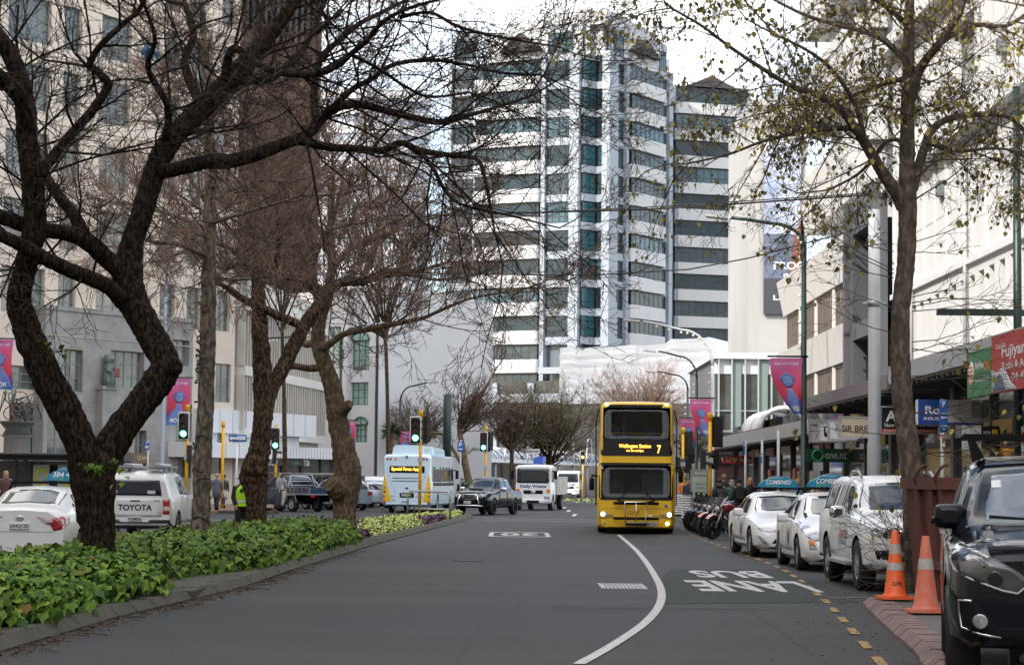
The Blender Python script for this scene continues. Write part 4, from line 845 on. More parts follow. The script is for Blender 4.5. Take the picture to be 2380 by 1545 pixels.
# ---- street lamps with festoon bulbs and banners
BULB = mat('bulb white',(.75,.74,.70),.4)
def lamp(label, px, d, plamp, pbend, mt, r=.09, banner=None, z0=.1, bulbs=True, arm=True):
    x = gx(px,d); t = thing('street_lamp',label,'street lamp',(x,d,z0),0,'street lamps'); B = at(*pbend,d); Lp = at(*plamp,d)
    zb = B.z-z0; lx, lz = Lp.x-x, Lp.z-z0; R_ = min(1.6,abs(lx)*.45); sg = 1 if lx > 0 else -1
    m = MB(); m.lathe([(r*1.5,0),(r*1.5,1.0),(r,1.05),(r*.75,zb)],12); m.build('pole',mt,t)
    P = [(0,0,zb)]+[(sg*R_*(1-cos(q)),0,zb+(lz-zb)*.82*sin(q)) for q in [pi/2*k/8 for k in range(1,9)]]+[(lx*.8,0,zb+(lz-zb)*.95),(lx,0,lz)]
    m = MB(); m.tube(P,[r*.7]*3+[r*.55]*(len(P)-3),8); m.build('arm',mt,t)
    m = MB(); m.T = M4.Translation((lx,0,lz)) @ M4.Rotation(-.1*sg,4,'Y'); m.box((-.12,-.14,-.05),(sg*.75,.14,.05)); m.box((sg*.1,-.1,-.075),(sg*.7,.1,-.051)); m.build('lamp_head',mat('lamp head grey',(.42,.43,.45),.4),t)
    if bulbs:
        m = MB(); n = 0
        for (a,b) in zip(P[2:],P[3:]):
            k = max(1,int((V(b)-V(a)).length/.38))
            for j in range(k): q = V(a).lerp(V(b),j/k); m.lathe([(.02,-.16),(.05,-.13),(.045,-.09),(.02,-.05)],6,c=q)
        for j in range(int((zb-5)/.38)): m.lathe([(.02,-.03),(.05,0),(.02,.05)],6,c=(-.13,0,zb-.3-.38*j))
        kind(m.build('festoon_bulbs',BULB,t),'stuff')
    return t, x, z0
def ramp_mat(name, cols, axis='Z', wob=.35):
    m = mat(name,(1,1,1),.6); n = m.node_tree; k = n.links.new; b = n.nodes['Principled BSDF']; t = n.nodes.new('ShaderNodeTexCoord'); s = n.nodes.new('ShaderNodeSeparateXYZ'); k(t.outputs['Generated'],s.inputs[0])
    z = n.nodes.new('ShaderNodeTexNoise'); z.inputs['Scale'].default_value = 2.2; k(t.outputs['Generated'],z.inputs['Vector']); a = n.nodes.new('ShaderNodeMath'); a.operation = 'MULTIPLY_ADD'; k(z.outputs['Fac'],a.inputs[0]); a.inputs[1].default_value = wob; k(s.outputs[axis],a.inputs[2])
    r = n.nodes.new('ShaderNodeValToRGB'); e = r.color_ramp.elements
    for i, (p, c) in enumerate(cols):
        q = e[i] if i < 2 else e.new(p); q.position = p; q.color = (*c,1)
    k(a.outputs[0],r.inputs[0]); k(r.outputs[0],b.inputs['Base Color']); return m
BAN = ramp_mat('banner print',[(.12,(.07,.28,.58)),(.95,(.62,.10,.24)),(.30,(.07,.07,.28)),(.42,(.30,.04,.16)),(.55,(.58,.04,.06)),(.75,(.60,.06,.16)),(1.15 if 0 else 1.0,(.55,.13,.34))],'Z',.30)
BB = mat('banner blue figure',(.10,.12,.38),.6,c2=(.16,.26,.55),scale=2.5); BF = mat('banner face',(.12,.22,.50),.6,c2=(.24,.36,.62),scale=4); BH = mat('banner hair',(.07,.06,.22),.6)
def banner(label, px0, px1, py0, py1, d, side=1, furl=0, wow=True):
    """cloth banner hung from an arm on a lamp pole; furl twists the foot of the cloth"""
    a, b = at(px0,py1,d), at(px1,py0,d); W, Hh = b.x-a.x, b.z-a.z
    t = thing('banner',label,'banner',((a.x+b.x)/2,d-.12,a.z),0,'festival banners on the lamp posts')
    def S(u, v, o):       # u across, v up from the foot, both in metres
        f = 1-v/Hh; x = u; y = -o
        if furl:
            x = (u-side*W/2)*(1-furl*f*f)+side*W/2-side*.10*W*sin(3.1*f)*(1-f) ; y = -o+.10*sin(5*u/W+5*f)*f
        return V((x,y,v))
    n1, n2 = 10, 16; m = MB()
    m.add([S(-W/2+W*i/n1,Hh*j/n2,0) for j in range(n2+1) for i in range(n1+1)],[(j*(n1+1)+i,j*(n1+1)+i+1,(j+1)*(n1+1)+i+1,(j+1)*(n1+1)+i) for j in range(n2) for i in range(n1)],0,True)
    cl = m.build('cloth',BAN,t)
    m = MB(); fx = 0.02*W; fz = .60*Hh
    decal(m,dens([(fx-.42*W,0.02*Hh),(fx+.40*W,0.02*Hh),(fx+.34*W,.22*Hh),(fx+.17*W,.36*Hh),(fx+.10*W,.46*Hh),(fx-.10*W,.46*Hh),(fx-.14*W,.36*Hh),(fx-.34*W,.25*Hh)]),S,.006,.003); m.build('figure',BB,cl)
    m = MB(); decal(m,[(fx+.25*W*cos(q)*(1+.14*sin(5*q)),fz+.01*Hh+.125*Hh*sin(q)*(1+.1*cos(4*q))) for q in [2*pi*k/24 for k in range(24)]],S,.009,.003); m.build('hair',mat('banner hair blue',(.085,.11,.36),.6,c2=(.14,.20,.46),scale=5),cl)
    m = MB(); decal(m,circ(fx,fz-.012*Hh,.15*W,18,.098*Hh),S,.013,.003); m.build('face',BF,cl)
    m = MB()
    for sx in (-1,1): decal(m,circ(fx+sx*.06*W,fz+.005*Hh,.03*W,8,.008*Hh),S,.017,.003); decal(m,[(fx+sx*.02*W,fz+.028*Hh),(fx+sx*.10*W,fz+.032*Hh),(fx+sx*.10*W,fz+.037*Hh),(fx+sx*.02*W,fz+.034*Hh)],S,.017,.003)
    decal(m,circ(fx,fz-.06*Hh,.045*W,8,.009*Hh),S,.017,.003); decal(m,[(fx-.02*W,fz-.03*Hh),(fx+.03*W,fz-.03*Hh),(fx+.02*W,fz-.02*Hh)],S,.017,.003); m.build('features',BH,cl)
    m = MB(); text(m,'BEYOND',lambda u,v,o: S(-u if furl else u,v,o),0,.90*Hh,.045*Hh,.74*W,.012,.0); 
    if wow: text(m,'WOW',S,-.02*W,.10*Hh,.10*Hh,.52*W,.012,.02)
    m.build('lettering',TXW,cl)
    m = MB(); m.tube([(-W/2-.1,0,Hh+.05),(W/2+.15,0,Hh+.05)],.03,6); m.build('arm',BLACK,t)
    return t
lamp('dark green street lamp with long arm, nearest on the right pavement',1868,61.5,(1700,506),(1876,575),GREENP,.095)
lamp('pale grey street lamp with festoon bulbs behind the yellow bus',1655,85,(1494,747),(1655,850),mat('lamp pale',(.50,.52,.53),.5),.085)
lamp('dark green street lamp with festoon bulbs, third along the right side',1618,106,(1530,816),(1618,880),GREENP,.09)
lamp('dark green street lamp with festoon bulbs, farthest along the right side',1597,124,(1528,863),(1597,905),GREENP,.09)
lamp('dark green street lamp with festoon bulbs at the far left of the pale bus',927,146,(995,889),(927,935),GREENP,.10)
lamp('dark green street lamp with festoon bulbs behind the leaning tree',787,101,(858,754),(783,800),GREENP,.09)
lamp('pale blue grey street lamp curving up in front of the stone building',374,103,(415,585),(385,690),mat('lamp blue grey',(.27,.31,.36),.5),.11,z0=0)
lamp('dark green street lamp partly behind the knotted trunk',597,108,(690,782),(600,800),GREENP,.09)
banner('pink and blue portrait banner, twisted by wind, nearest on the right',1790,1865,833,962,61.5,1,.75)
banner('pink and blue portrait banner, twisted by wind, on the pale lamp post',1604,1653,928,1012,85,1,.62)
banner('small red and blue portrait banner just right of the yellow bus',1582,1617,973,1042,104,1,.4)
banner('red and blue portrait banner by the arched windows, behind the leaning tree',795,827,979,1037,101)
banner('small red and blue portrait banner above the pale blue bus',929,952,1002,1038,146)
banner('red and blue portrait banner in the fork of the dark tree',385,443,880,988,99,-1,.15)
banner('red and blue portrait banner cut by the left photo edge',-34,34,790,905,86,1,.25)
# ---- big grey pole, green stub pole
x = gx(2033,45.5); m = MB(); m.lathe([(.165,0),(.16,2.4),(.14,2.5),(.125,7.5)],18); t = m.build('trolley_pole',mat('pole grey',(.36,.38,.40),.5,var=.1,scale=3),None,(x,45.5,.11)); tag(t,'thick pale grey steel pole standing on the right pavement behind the silver ute','pole')
m = MB(); m.box((-.25,-.02,5.45),(.25,.02,5.50)); m.lathe([(.15,5.4),(.15,5.54)],16); m.build('clamp',STEEL,t)
x = gx(1037,130); m = MB(); m.lathe([(.28,0),(.26,5),(.24,6.9)],14); tag(m.build('pole',GREENP,None,(x,130,0)),'thick dark green pole without a lamp behind the pale bus','pole')
x = gx(2369,39); m = MB(); m.lathe([(.09,0),(.07,9)],12); m.box((-1.5,-.05,4.7),(.3,.05,4.82)); tag(m.build('pole',GREENP,None,(x,39,.11)),'dark green pole with a dark cross arm at the right photo edge','pole')
# ---- overhead wires
def wire(label, pts, r=.022):
    P = [at(a,b,d) for a,b,d in pts]; Q = []
    for i in range(len(P)-1):
        for k in range(6): q = P[i].lerp(P[i+1],k/6); Q.append(q-V((0,0,0)))
    Q.append(P[-1]); m = MB(); m.tube(Q,r,5); tag(m.build('overhead_wire',BLACK),label,'wire')
wire('upper overhead cable crossing the tower from the right pavement',[(900,503,70),(1240,494,68),(1500,487,66),(1750,471,64),(2030,452,60)],.03)
wire('second upper overhead cable just under the first',[(1180,496,70),(1500,482,66),(1750,466,64),(2030,448,60)],.018)
wire('lower overhead cable crossing the tower and dipping left of the bus',[(960,634,80),(1240,639,78),(1400,638,76),(1600,626,72),(1740,600,69),(1940,548,64),(2020,520,60)],.025)
# ---- signs on posts
def psign(label, px, d, ptop, plates, pr=.035, z0=.11, pm=None):
    x = gx(px,d); t = thing('sign_post',label,'sign post',(x,d,z0)); zt = at(px,ptop,d).z-z0; m = MB(); m.tube([(0,0,0),(0,0,zt)],pr,10); m.build('post',pm or mat('post grey',(.52,.54,.56),.4),t)
    for (a,b,c,e,mt,txs) in plates:
        p, q = at(a,e,d), at(b,c,d); m = MB(); m.T = M4.Translation((-x,0,-z0)); decal(m,rr(p.x,q.x,p.z,q.z,.03),XZ(-.06),.02,.02); pl = m.build('sign_plate',mt,t)
        for (s,u,v,h,w_,tm) in txs:
            m = MB(); m.T = M4.Translation((-x,0,-z0)); W, Hh = q.x-p.x, q.z-p.z
            if s == '<-': decal(m,[(p.x+W*(u+i),p.z+Hh*(v+j)) for i,j in ((-w_/2,0),(-w_/4,h/2),(-w_/4,h/5),(w_/2,h/5),(w_/2,-h/5),(-w_/4,-h/5),(-w_/4,-h/2))],XZ(-.06),.027,.005,rings=1)
            elif s == 'box': decal(m,rr(p.x+W*(u-w_/2),p.x+W*(u+w_/2),p.z+Hh*(v-h/2),p.z+Hh*(v+h/2),.02),XZ(-.06),.027,.005)
            elif s == 'o': m.tube([(p.x+W*u+Hh*h/2*cos(k*pi/8),-.088,p.z+Hh*v+Hh*h/2*sin(k*pi/8)) for k in range(17)],Hh*.03,4)
            else: text(m,s,XZ(-.06),p.x+W*u,p.z+Hh*v,Hh*h,W*w_,.028,.015)
            m.build('lettering' if s not in ('<-','box','o') else 'symbol',tm,pl)
    return t
SB = mat('sign blue plate',(.02,.12,.40),.4); SW = mat('sign white plate',(.75,.75,.75),.4); SR = mat('sign red ink',(.55,.03,.03),.5)
psign('one way sign, blue with white arrow, on a thin white post at the left corner',548,101,1009,[(532,574,1010,1026,SB,[('<-',.25,.5,.7,.42,TXW),('box',.7,.5,.5,.46,TXW),('ONE WAY',.7,.5,.22,.4,SB)])],.04,pm=TXW)
psign('blue motorcycle parking sign on a thin post seen through the dark tree fork',341,84,1025,[(336,348,1027,1045,SB,[('P',.5,.8,.26,.3,TXW),('box',.5,.42,.2,.7,TXW),('oo',.5,.2,.14,.7,TXW)])],.035,.1)
psign('blue loading zone sign above a white no parking plate, right of the leafy trunk',2192,43,928,[(2182,2201,929,1004,SB,[('P',.5,.86,.16,.3,TXW),('Loading Zone',.5,.58,.05,.9,TXW),('<-',.5,.45,.12,.7,TXW),('Authorised',.5,.2,.05,.8,TXW),('2m',.5,.1,.05,.3,TXW)]),(2186,2195,1006,1042,SW,[('o',.5,.76,.22,.5,SR),('Taxi Stand',.5,.4,.1,.85,SR),('box',.5,.1,.06,.8,SR)])],.045)
psign('blue and white parking signs cut by the right photo edge',2385,39,960,[(2374,2397,880,985,SB,[('Loading',.5,.4,.06,.8,TXW),('<-',.5,.3,.1,.7,TXW)]),(2372,2397,990,1120,SW,[('o',.5,.8,.2,.5,SR),('COUPON',.4,.5,.06,.8,SR),('box',.5,.2,.05,.8,SR)])],.05)
psign('thin pale post with a blue plate, farthest of three on the right pavement',1732,76.5,1024,[(1727,1731,1025,1056,SB,[('P',.5,.7,.2,.6,TXW)])],.045)
psign('thin pale post with a blue plate, middle of three on the right pavement',1771,72,1022,[(1765,1770,1052,1075,SB,[('P',.5,.7,.2,.6,TXW)])],.045)
psign('thin pale post without a plate, nearest of three on the right pavement',1809,67.5,999,[],.05)
psign('blue parking sign right of the pale blue bus',1069,120,1022,[(1063,1077,1026,1049,SB,[('P',.5,.68,.35,.45,TXW),('box',.5,.25,.08,.7,TXW)])],.04,z0=0)
for lb,px,d,py0,py1,w_,s in (('pale street name sign on the walkway left of the white truck',1106,150,1039,1049,24,'LAMBTON QUAY'),('pale street name sign above the white waste truck',1235,150,1043,1054,38,'MIDLAND PARK')):
    t,W,Hh = plate('street_name_sign',lb,px-w_/2,px+w_/2,py0,py1,d-3,mat('name sign green',(.45,.52,.46),.5) if px < 1200 else SW,.05); ptext(t,s,0,Hh/2,Hh*.5,W*.9,TXK)
# ---- wayfinding totem, bins, rail, bike rack
t = thing('wayfinding_totem','grey green wayfinding panel listing places, right of the yellow bus','information sign',(gx(1625,82),82,.1)); a,b = at(1605,1165,82), at(1645,1091,82); W,Hh = b.x-a.x,b.z-.1
m = MB(); m.box((-W/2,0,0),(W/2,.16,Hh)); m.build('slab',mat('totem frame',(.24,.27,.25),.5),t); m = MB(); m.box((-W/2+.05,-.012,.25),(W/2-.05,-.001,Hh-.28)); p = m.build('map_panel',mat('totem panel',(.42,.52,.47),.4),t)
ptext(t,'lambton quay',.06,Hh-.14,.10,.46,TXW); m = MB()
for k,s in enumerate(('Midland Park','Cable Car','Willis Street','Civic Square','Railway Station')): text(m,'- '+s,XZ(-.012),.02,Hh-.55-.16*k,.065,.40,.006)
m.build('lettering',TXK,p)
def bin_(label,px,d):
    t = thing('litter_bin',label,'litter bin',(gx(px,d),d,.11),0,'slatted litter bins'); m = MB(); m.lathe([(.24,0),(.24,1.0),(.2,1.05)],16); m.build('liner',DK,t); m = MB()
    for k in range(9): z = .1+.1*k; m.lathe([(.25,z),(.285,z),(.285,z+.07),(.25,z+.07)],18,cap=False)
    m.build('slat_shell',mat('bin white',(.66,.67,.67),.5),t)
bin_('white slatted litter bin beside the parked motorbikes',1599,86); bin_('grey white slatted litter bin right of the yellow bus mirror',1580,96)
def rail(label, pts, name='barrier_rail', r=.035, mt=STEEL):
    m = MB(); m.tube(pts,r,8); return m
p0, p1 = V((gx(947,83),83,.1)), V((gx(1046,82),82,.1)); t = thing('barrier_rail','silver hooped safety rail on the flower bed in front of the pale blue bus','railing',p0); q = p1-p0
m = MB(); m.tube([(0,0,0),(0,0,.95),(q.x*.05,0,1.1),(q.x*.95,q.y,1.1),(q.x,q.y,.95),(q.x,q.y,0)],.04,8); m.build('hoop',STEEL,t); m = MB(); m.tube([(0,0,.42),(q.x,q.y,.42)],.03,6); m.build('mid_rail',STEEL,t)
for i,(px,py) in enumerate(((792,1180),(817,1184),(833,1176),(888,1165),(914,1163),(962,1155),(974,1152))):
    y = 58+2.2*i; x = gx(px,y); m = MB(); m.tube([(0,0,0),(rng.uniform(-.06,.06),0,.62)],.016,6); m.lathe([(.03,.6),(.03,.68)],8); tag(m.build('garden_stake',DK,None,(x,y,.12)),'thin dark stake standing in the flower bed behind the leaning tree','stake','thin stakes in the flower bed')
x = gx(2366,17.6); t = thing('bike_stand','dark grey steel stand with round fittings at the lower right corner','bike stand',(x,17.6,0)); m = MB(); m.box((-.075,-.03,0),(.22,.03,.76)); m.box((-.085,-.05,.76),(.22,.05,.785)); m.box((.03,-.06,0),(.22,-.031,.75)); m.build('plate',mat('dark steel',(.085,.087,.085),.45,var=.15,scale=6),t)
m = MB(); m.lathe([(.045,-.09),(.05,-.06),(.02,-.05)],14,'y',(.045,0,.56)); m.lathe([(.045,-.09),(.05,-.06),(.02,-.05)],14,'y',(.045,0,.26)); m.build('fittings',STEEL,t)
# ---- cones
CO = mat('cone orange',(.80,.13,.03),.45,var=.12,scale=9); CO2 = mat('worn cone orange',(.62,.11,.045),.6,c2=(.55,.22,.16),scale=9); RF = mat('reflective band',(.50,.47,.42),.5,c2=(.36,.33,.29),scale=22)
def cone(label,px,py,d,mt,b,writing=None,h=.93):
    t = thing('traffic_cone',label,'traffic cone',(gx(px,d),d,.125),rng.uniform(-.1,.1)); r0, r1 = .155,.045
    rz = lambda z: r0+(r1-r0)*(z-.04)/(h-.04)
    m = MB(); m.prism(rr(-.23,.23,-.23,.23,.05,3,0),.015,.05); m.build('base',mt,t)
    for sx in (-1,1):
        for sy in (-1,1): m.box((sx*.2-.04,sy*.2-.04,0),(sx*.2+.04,sy*.2+.04,.0149)) if 0 else None
    m = MB(); m.lathe([(.19,.05),(r0+.012,.065),(rz(.1),.1),(rz(h*.5),h*.5),(rz(h-.01),h-.01),(r1*.9,h)],28); c = m.build('cone_body',mt,t)
    for z0,z1 in b:
        m = MB(); m.lathe([(rz(z0)+.003,z0),(rz(z1)+.003,z1)],28,cap=False); m.build('reflective_band',RF,t)
    if writing: m = MB(); text(m,writing,lambda u,v,o: V((sin(u/rz(v))*(rz(v)+o),-cos(u/rz(v))*(rz(v)+o),v)),.0,.22,.055,.15,.004,.02); m.build('lettering',TXK,t)
cone('bright orange traffic cone with black letters and two worn bands, nearer the silver ute',2081,1400,28.6,CO,((.40,.50),(.62,.75)),'GPFL')
cone('faded orange traffic cone with one wide band, in front of the red skip',2152,1438,25.7,CO2,((.53,.66),))
# ---- red skip bin
SK = mat('skip red',(.12,.024,.020),.65,c2=(.10,.030,.022),scale=5,bump=.3,bscale=25)
d = 27.6; x0 = gx(2199,d); t = thing('skip_bin','tall rusty dark red steel skip standing on the pavement behind the cones','skip bin',(x0,d,.115),rad(1)); W, D, Hh = 1.7, 2.6, 1.62
m = MB(); m.add([(.12,.06,0),(W-.1,.06,0),(W-.1,D-.1,0),(.12,D-.1,0),(0,0,Hh),(W,0,Hh),(W,D,Hh),(0,D,Hh),(.08,.08,Hh),(W-.08,.08,Hh),(W-.08,D-.08,Hh),(.08,D-.08,Hh),(.18,.14,.1),(W-.16,.14,.1),(W-.16,D-.16,.1),(.18,D-.16,.1)],[(3,2,1,0),(0,1,5,4),(1,2,6,5),(2,3,7,6),(3,0,4,7),(4,5,9,8),(5,6,10,9),(6,7,11,10),(7,4,8,11),(8,9,13,12),(9,10,14,13),(10,11,15,14),(11,8,12,15),(12,13,14,15)]); m.build('body',SK,t)
m = MB(); m.box((-.07,-.07,Hh-.12),(W+.05,-.0,Hh+.04)); m.box((-.07,0.001,Hh-.12),(-.0,D,Hh+.04))
for a in (.02,.62,1.5): m.add([(.05,a,.35),(.05,a+.16,.35),(-.06,a+.16,Hh-.13),(-.06,a,Hh-.13),(.12,a,.35),(.12,a+.16,.35),(.03,a+.16,Hh-.13),(.03,a,Hh-.13)],[(3,2,1,0),(2,6,5,1),(7,3,0,4),(1,5,4,0)])
for a in (.5,1.2): m.box((a,-.05,.3),(a+.13,.08,Hh-.13))
m.box((-.03,.0,.44),(.1,1.7,.54)); m.build('ribs',mat('skip rust',(.13,.038,.028),.75,c2=(.085,.03,.02),scale=7,bump=.3),t)
for a in (.25,1.55): m = MB(); m.tube([(-.03,a,Hh-.12),(-.1,a,Hh+.02),(-.02,a-.05,Hh+.16),(.04,a-.1,Hh+.21),(.07,a-.1,Hh+.19)],.022,6); m.build('lifting_hook',MATS['skip rust'],t)
m = MB()
for a in (.08,.75,1.56): text(m,'C',lambda u,v,o: V((-.035-o-.02,u*-3+a,v)),0,.98,.10,.05,.004,.02)
m.build('lettering',mat('skip paint mark',(.22,.05,.045),.7),t)
# ---- bus shelter on the far left, with posters
d = 82; x0 = gx(-60,d); t = thing('bus_shelter','black framed bus shelter with yellow posters behind the white taxi at left','bus shelter',(x0,d,.12)); W = gx(285,d)-x0
zt = at(100,1058,d).z-.12
m = MB(); m.box((0,0,zt-.18),(W,2,zt+.05)); m.add([(0,-.5,zt),(W,-.5,zt),(W,0,zt+.05),(0,0,zt+.05),(0,-.5,zt+.06),(W,-.5,zt+.06),(W,0,zt+.1),(0,0,zt+.1)],[(0,1,5,4),(4,5,6,7),(0,4,7,3),(1,2,6,5),(3,2,1,0)]); m.build('roof',BLACK,t)
for px in (-55,30,52,180,232,280): xx = gx(px,d)-x0; m = MB(); m.box((xx-.06,.2,0),(xx+.06,.32,zt-.19)); m.build('post',BLACK,t)
m = MB(); m.box((.05,1.7,.1),(W,1.76,zt-.2)); m.build('back_glass',mat('shelter glass',(.16,.17,.16),.1,c2=(.05,.05,.05),scale=1),t)
for i,(a,b) in enumerate(((62,100),(120,170),(240,284))):
    xa, xb = gx(a,d)-x0, gx(b,d)-x0; m = MB(); m.box((xa,.9,.5),(xb,.98,zt-.35)); p = m.build('poster',mat('poster pale',(.55,.58,.56),.4,c2=(.42,.5,.45),scale=1.5),t)
    m = MB(); decal(m,circ((xa+xb)/2,1.45,.26,16,.42),XZ(.9),.01,.01); decal(m,circ((xa+xb)/2,1.45,.15,14,.28),XZ(.9),.014,.004,1); m.build('poster_print',[mat('poster lemon',(.72,.66,.04),.5),MATS['poster pale']],p)
m = MB(); m.box((gx(100,d)-x0,1.0,.1),(gx(135,d)-x0,1.1,.35)); m.build('seat',DK,t)
# ---- bicycle wheel sculpture on a fluted column
d = 90; xc = gx(35,d); t = thing('wheel_sculpture','tangled metal sculpture of old bicycles on a fluted stone column at left','sculpture',(xc,d,.12)); zc = at(35,985,d).z
m = MB(); n = 24; m.rings([[((r+ (.035 if k % 2 else 0))*cos(2*pi*k/n),(r+(.035 if k % 2 else 0))*sin(2*pi*k/n),z) for k in range(n)] for r,z in ((.75,0),(.55,.15),(.52,zc-.7),(.7,zc-.6))]); m.build('column',mat('fluted stone',(.33,.31,.29),.8,var=.15),t)
m = MB(); m.lathe([(.62,zc-.6),(.5,zc-.35),(.72,zc-.1),(.78,zc)],20); m.build('urn',mat('urn bronze',(.10,.11,.10),.6),t)
MT = mat('sculpture metal',(.20,.19,.18),.4,.6,c2=(.10,.085,.075),scale=6); r2 = random.Random(4)
for k in range(16):
    a, rr_ = r2.uniform(0,6.3), r2.uniform(.2,.95); c = V((rr_*cos(a),rr_*.5*sin(a),zc+r2.uniform(.1,1.15))); R_ = r2.choice((.34,.34,.27)); q = M4.Translation(c) @ M4.Rotation(r2.uniform(0,6),4,'Z') @ M4.Rotation(r2.uniform(.9,2.2),4,'X')
    m = MB(); m.tube([q @ V((R_*cos(j*pi/9),R_*sin(j*pi/9),0)) for j in range(19)],.025,5)
    for j in range(4): m.tube([q @ V((R_*cos(j*pi/4),R_*sin(j*pi/4),0)),q @ V((-R_*cos(j*pi/4),-R_*sin(j*pi/4),0))],.006,3)
    e = q @ V((R_*1.6,R_*.8,.1)); m.tube([c,e],.022,5); m.tube([c,q @ V((.2,-.7,0)),e],.022,5); m.build('bicycle_wheel',mat('sculpture orange',(.55,.10,.02),.5) if k == 3 else MT,t)
# ---- bronze lion statue on the granite pilaster
p, z, rz = LIONB; t = MB(); LB = mat('verdigris bronze',(.10,.14,.12),.5,c2=(.17,.21,.19),scale=4)
for path, rad_ in (([(0,0,.0),(0,.0,.35),(0,-.02,.75),(0,-.06,1.1),(0,-.1,1.32)],[.26,.30,.27,.24,.18]),([(-.14,-.2,0),(-.16,-.18,.3),(-.13,-.08,.6)],[.10,.09,.14]),([(.16,-.2,0),(.17,-.18,.3),(.13,-.08,.6)],[.10,.09,.14]),([(-.2,-.08,1.0),(-.26,-.3,.8),(-.1,-.42,.75)],[.11,.085,.07]),([(.2,-.08,1.0),(.26,-.32,.85),(.12,-.45,.8)],[.11,.085,.07]),([(.1,.25,.1),(.3,.3,.2),(.36,.25,.55),(.3,.2,.7)],[.05,.04,.04,.06])): t.tube(path,rad_,10)
t.lathe([(.05,1.12),(.27,1.22),(.31,1.42),(.24,1.62),(.08,1.70)],14,c=(0,-.06,0)); t.lathe([(.02,-.42),(.10,-.40),(.13,-.28),(.16,-.1)],12,'y',(0,0,1.42)); t.box((-.36,-.4,-.02),(.36,.36,.02))
o = t.build('lion_statue',LB,None,(p.x,p.y,z+.02),rz); tag(o,'green bronze standing lion statue with a shield on the granite pilaster','statue')
m = MB(); decal(m,dens([(.02,.45),(.34,.45),(.36,.9),(.18,1.0),(.0,.9)]),lambda a,b,o_: V((a,-.5-o_,b)),.03,.05); m.build('shield',mat('shield red',(.20,.05,.05),.6),o)
# ---- blue raffia and torn white rag caught in the trees
def tangle(name,label,px,py,d,mt,n,r,seed):
    r3 = random.Random(seed); c = at(px,py,d); m = MB()
    for k in range(n):
        P = [V((r3.gauss(0,r),r3.gauss(0,r),r3.gauss(0,r)))]
        for j in range(4): P.append(P[-1]+V((r3.gauss(0,r*.8),r3.gauss(0,r*.5),r3.gauss(-r*.1,r*.7))))
        m.tube(P,.004,3)
    kind_ = m.build(name,mt,None,c); tag(kind_,label,'raffia' if 'blue' in label else 'rag')
tangle('blue_raffia','tangle of bright blue raffia caught in the branches at upper left',347,122,31,mat('raffia blue',(.02,.20,.50),.5),110,.045,3)
m = MB(); r3 = random.Random(9)
for k in range(5): x = -.1+.06*k; m.add([(x,.02*k,0),(x+.09,.02*k+.01,.02),(x+.08+r3.uniform(-.03,.03),0,-.25-.1*r3.random()),(x+.02,.03,-.3-.1*r3.random())],[(0,1,2,3)])
c = at(492,310,42); tag(m.build('torn_rag',mat('rag white',(.55,.56,.58),.8),None,c),'torn white rag caught on the narrow trunk','rag')
# ================================================================ vehicles
PW_ = mat('car white', (.80,.80,.80), .35, coat=.4); PK_ = mat('car black', (.005,.006,.010), .09, spec=.32); PB_ = mat('car navy', (.018,.045,.095), .3, coat=1)
PS_ = mat('car silver', (.40,.42,.45), .3, .4, coat=1); PG_ = mat('car grey', (.16,.16,.165), .3, .3, coat=1); PY_ = mat('bus yellow', (.90,.53,.010), .3, coat=.6); PBL = mat('bus pale blue', (.64,.79,.89), .3, coat=.6)
CGL = mat('car glass', (.018,.026,.034), .02, spec=.9); TINT = mat('tinted glass', (.012,.018,.035), .03, spec=.8)
HL = mat('headlight lens', (.62,.64,.66), .08, .3, c2=(.16,.17,.18), scale=9, coat=1); TL = mat('tail light red', (.42,.008,.012), .15, coat=1); TLW = mat('tail light clear', (.65,.55,.52), .2); OR = mat('indicator orange', (.75,.22,.02), .2)
PLT = mat('number plate', (.66,.67,.66), .4); LIT = mat('lamp lit warm', (1,.93,.80), .3, emit=6); LED = mat('led amber', (1,.42,.05), .4, emit=2.2); BLK = mat('black trim', (.010,.010,.011), .8, spec=.12)
def clear_glass():
    m = bpy.data.materials.new('clear glass'); m.use_nodes = True; n = m.node_tree; n.nodes.remove(n.nodes['Principled BSDF']); o = n.nodes['Material Output']
    a = n.nodes.new('ShaderNodeBsdfTransparent'); a.inputs[0].default_value = (.62,.68,.68,1); b = n.nodes.new('ShaderNodeBsdfGlossy'); b.inputs['Roughness'].default_value = .03; f = n.nodes.new('ShaderNodeFresnel'); f.inputs['IOR'].default_value = 1.5
    x = n.nodes.new('ShaderNodeMixShader'); k = n.links.new; k(f.outputs[0],x.inputs[0]); k(a.outputs[0],x.inputs[1]); k(b.outputs[0],x.inputs[2]); k(x.outputs[0],o.inputs[0]); return m
CLEAR = clear_glass()
LINING = mat('dark lining',(.010,.010,.011),1,spec=0)
def boolean_cut(o, cutters):
    objs = []
    for mb in cutters:
        c = mb.build('cutter',[o.data.materials[0],o.data.materials[1]],o.parent); objs.append(c)
        md = o.modifiers.new('cut','BOOLEAN'); md.object = c; md.operation = 'DIFFERENCE'; md.solver = 'EXACT'
    bpy.context.view_layer.update(); dg = bpy.context.evaluated_depsgraph_get(); me = bpy.data.meshes.new_from_object(o.evaluated_get(dg)); o.modifiers.clear(); o.data = me
    for c in objs: bpy.data.objects.remove(c)
    try: me.set_sharp_from_angle(angle=rad(38))
    except Exception: pass
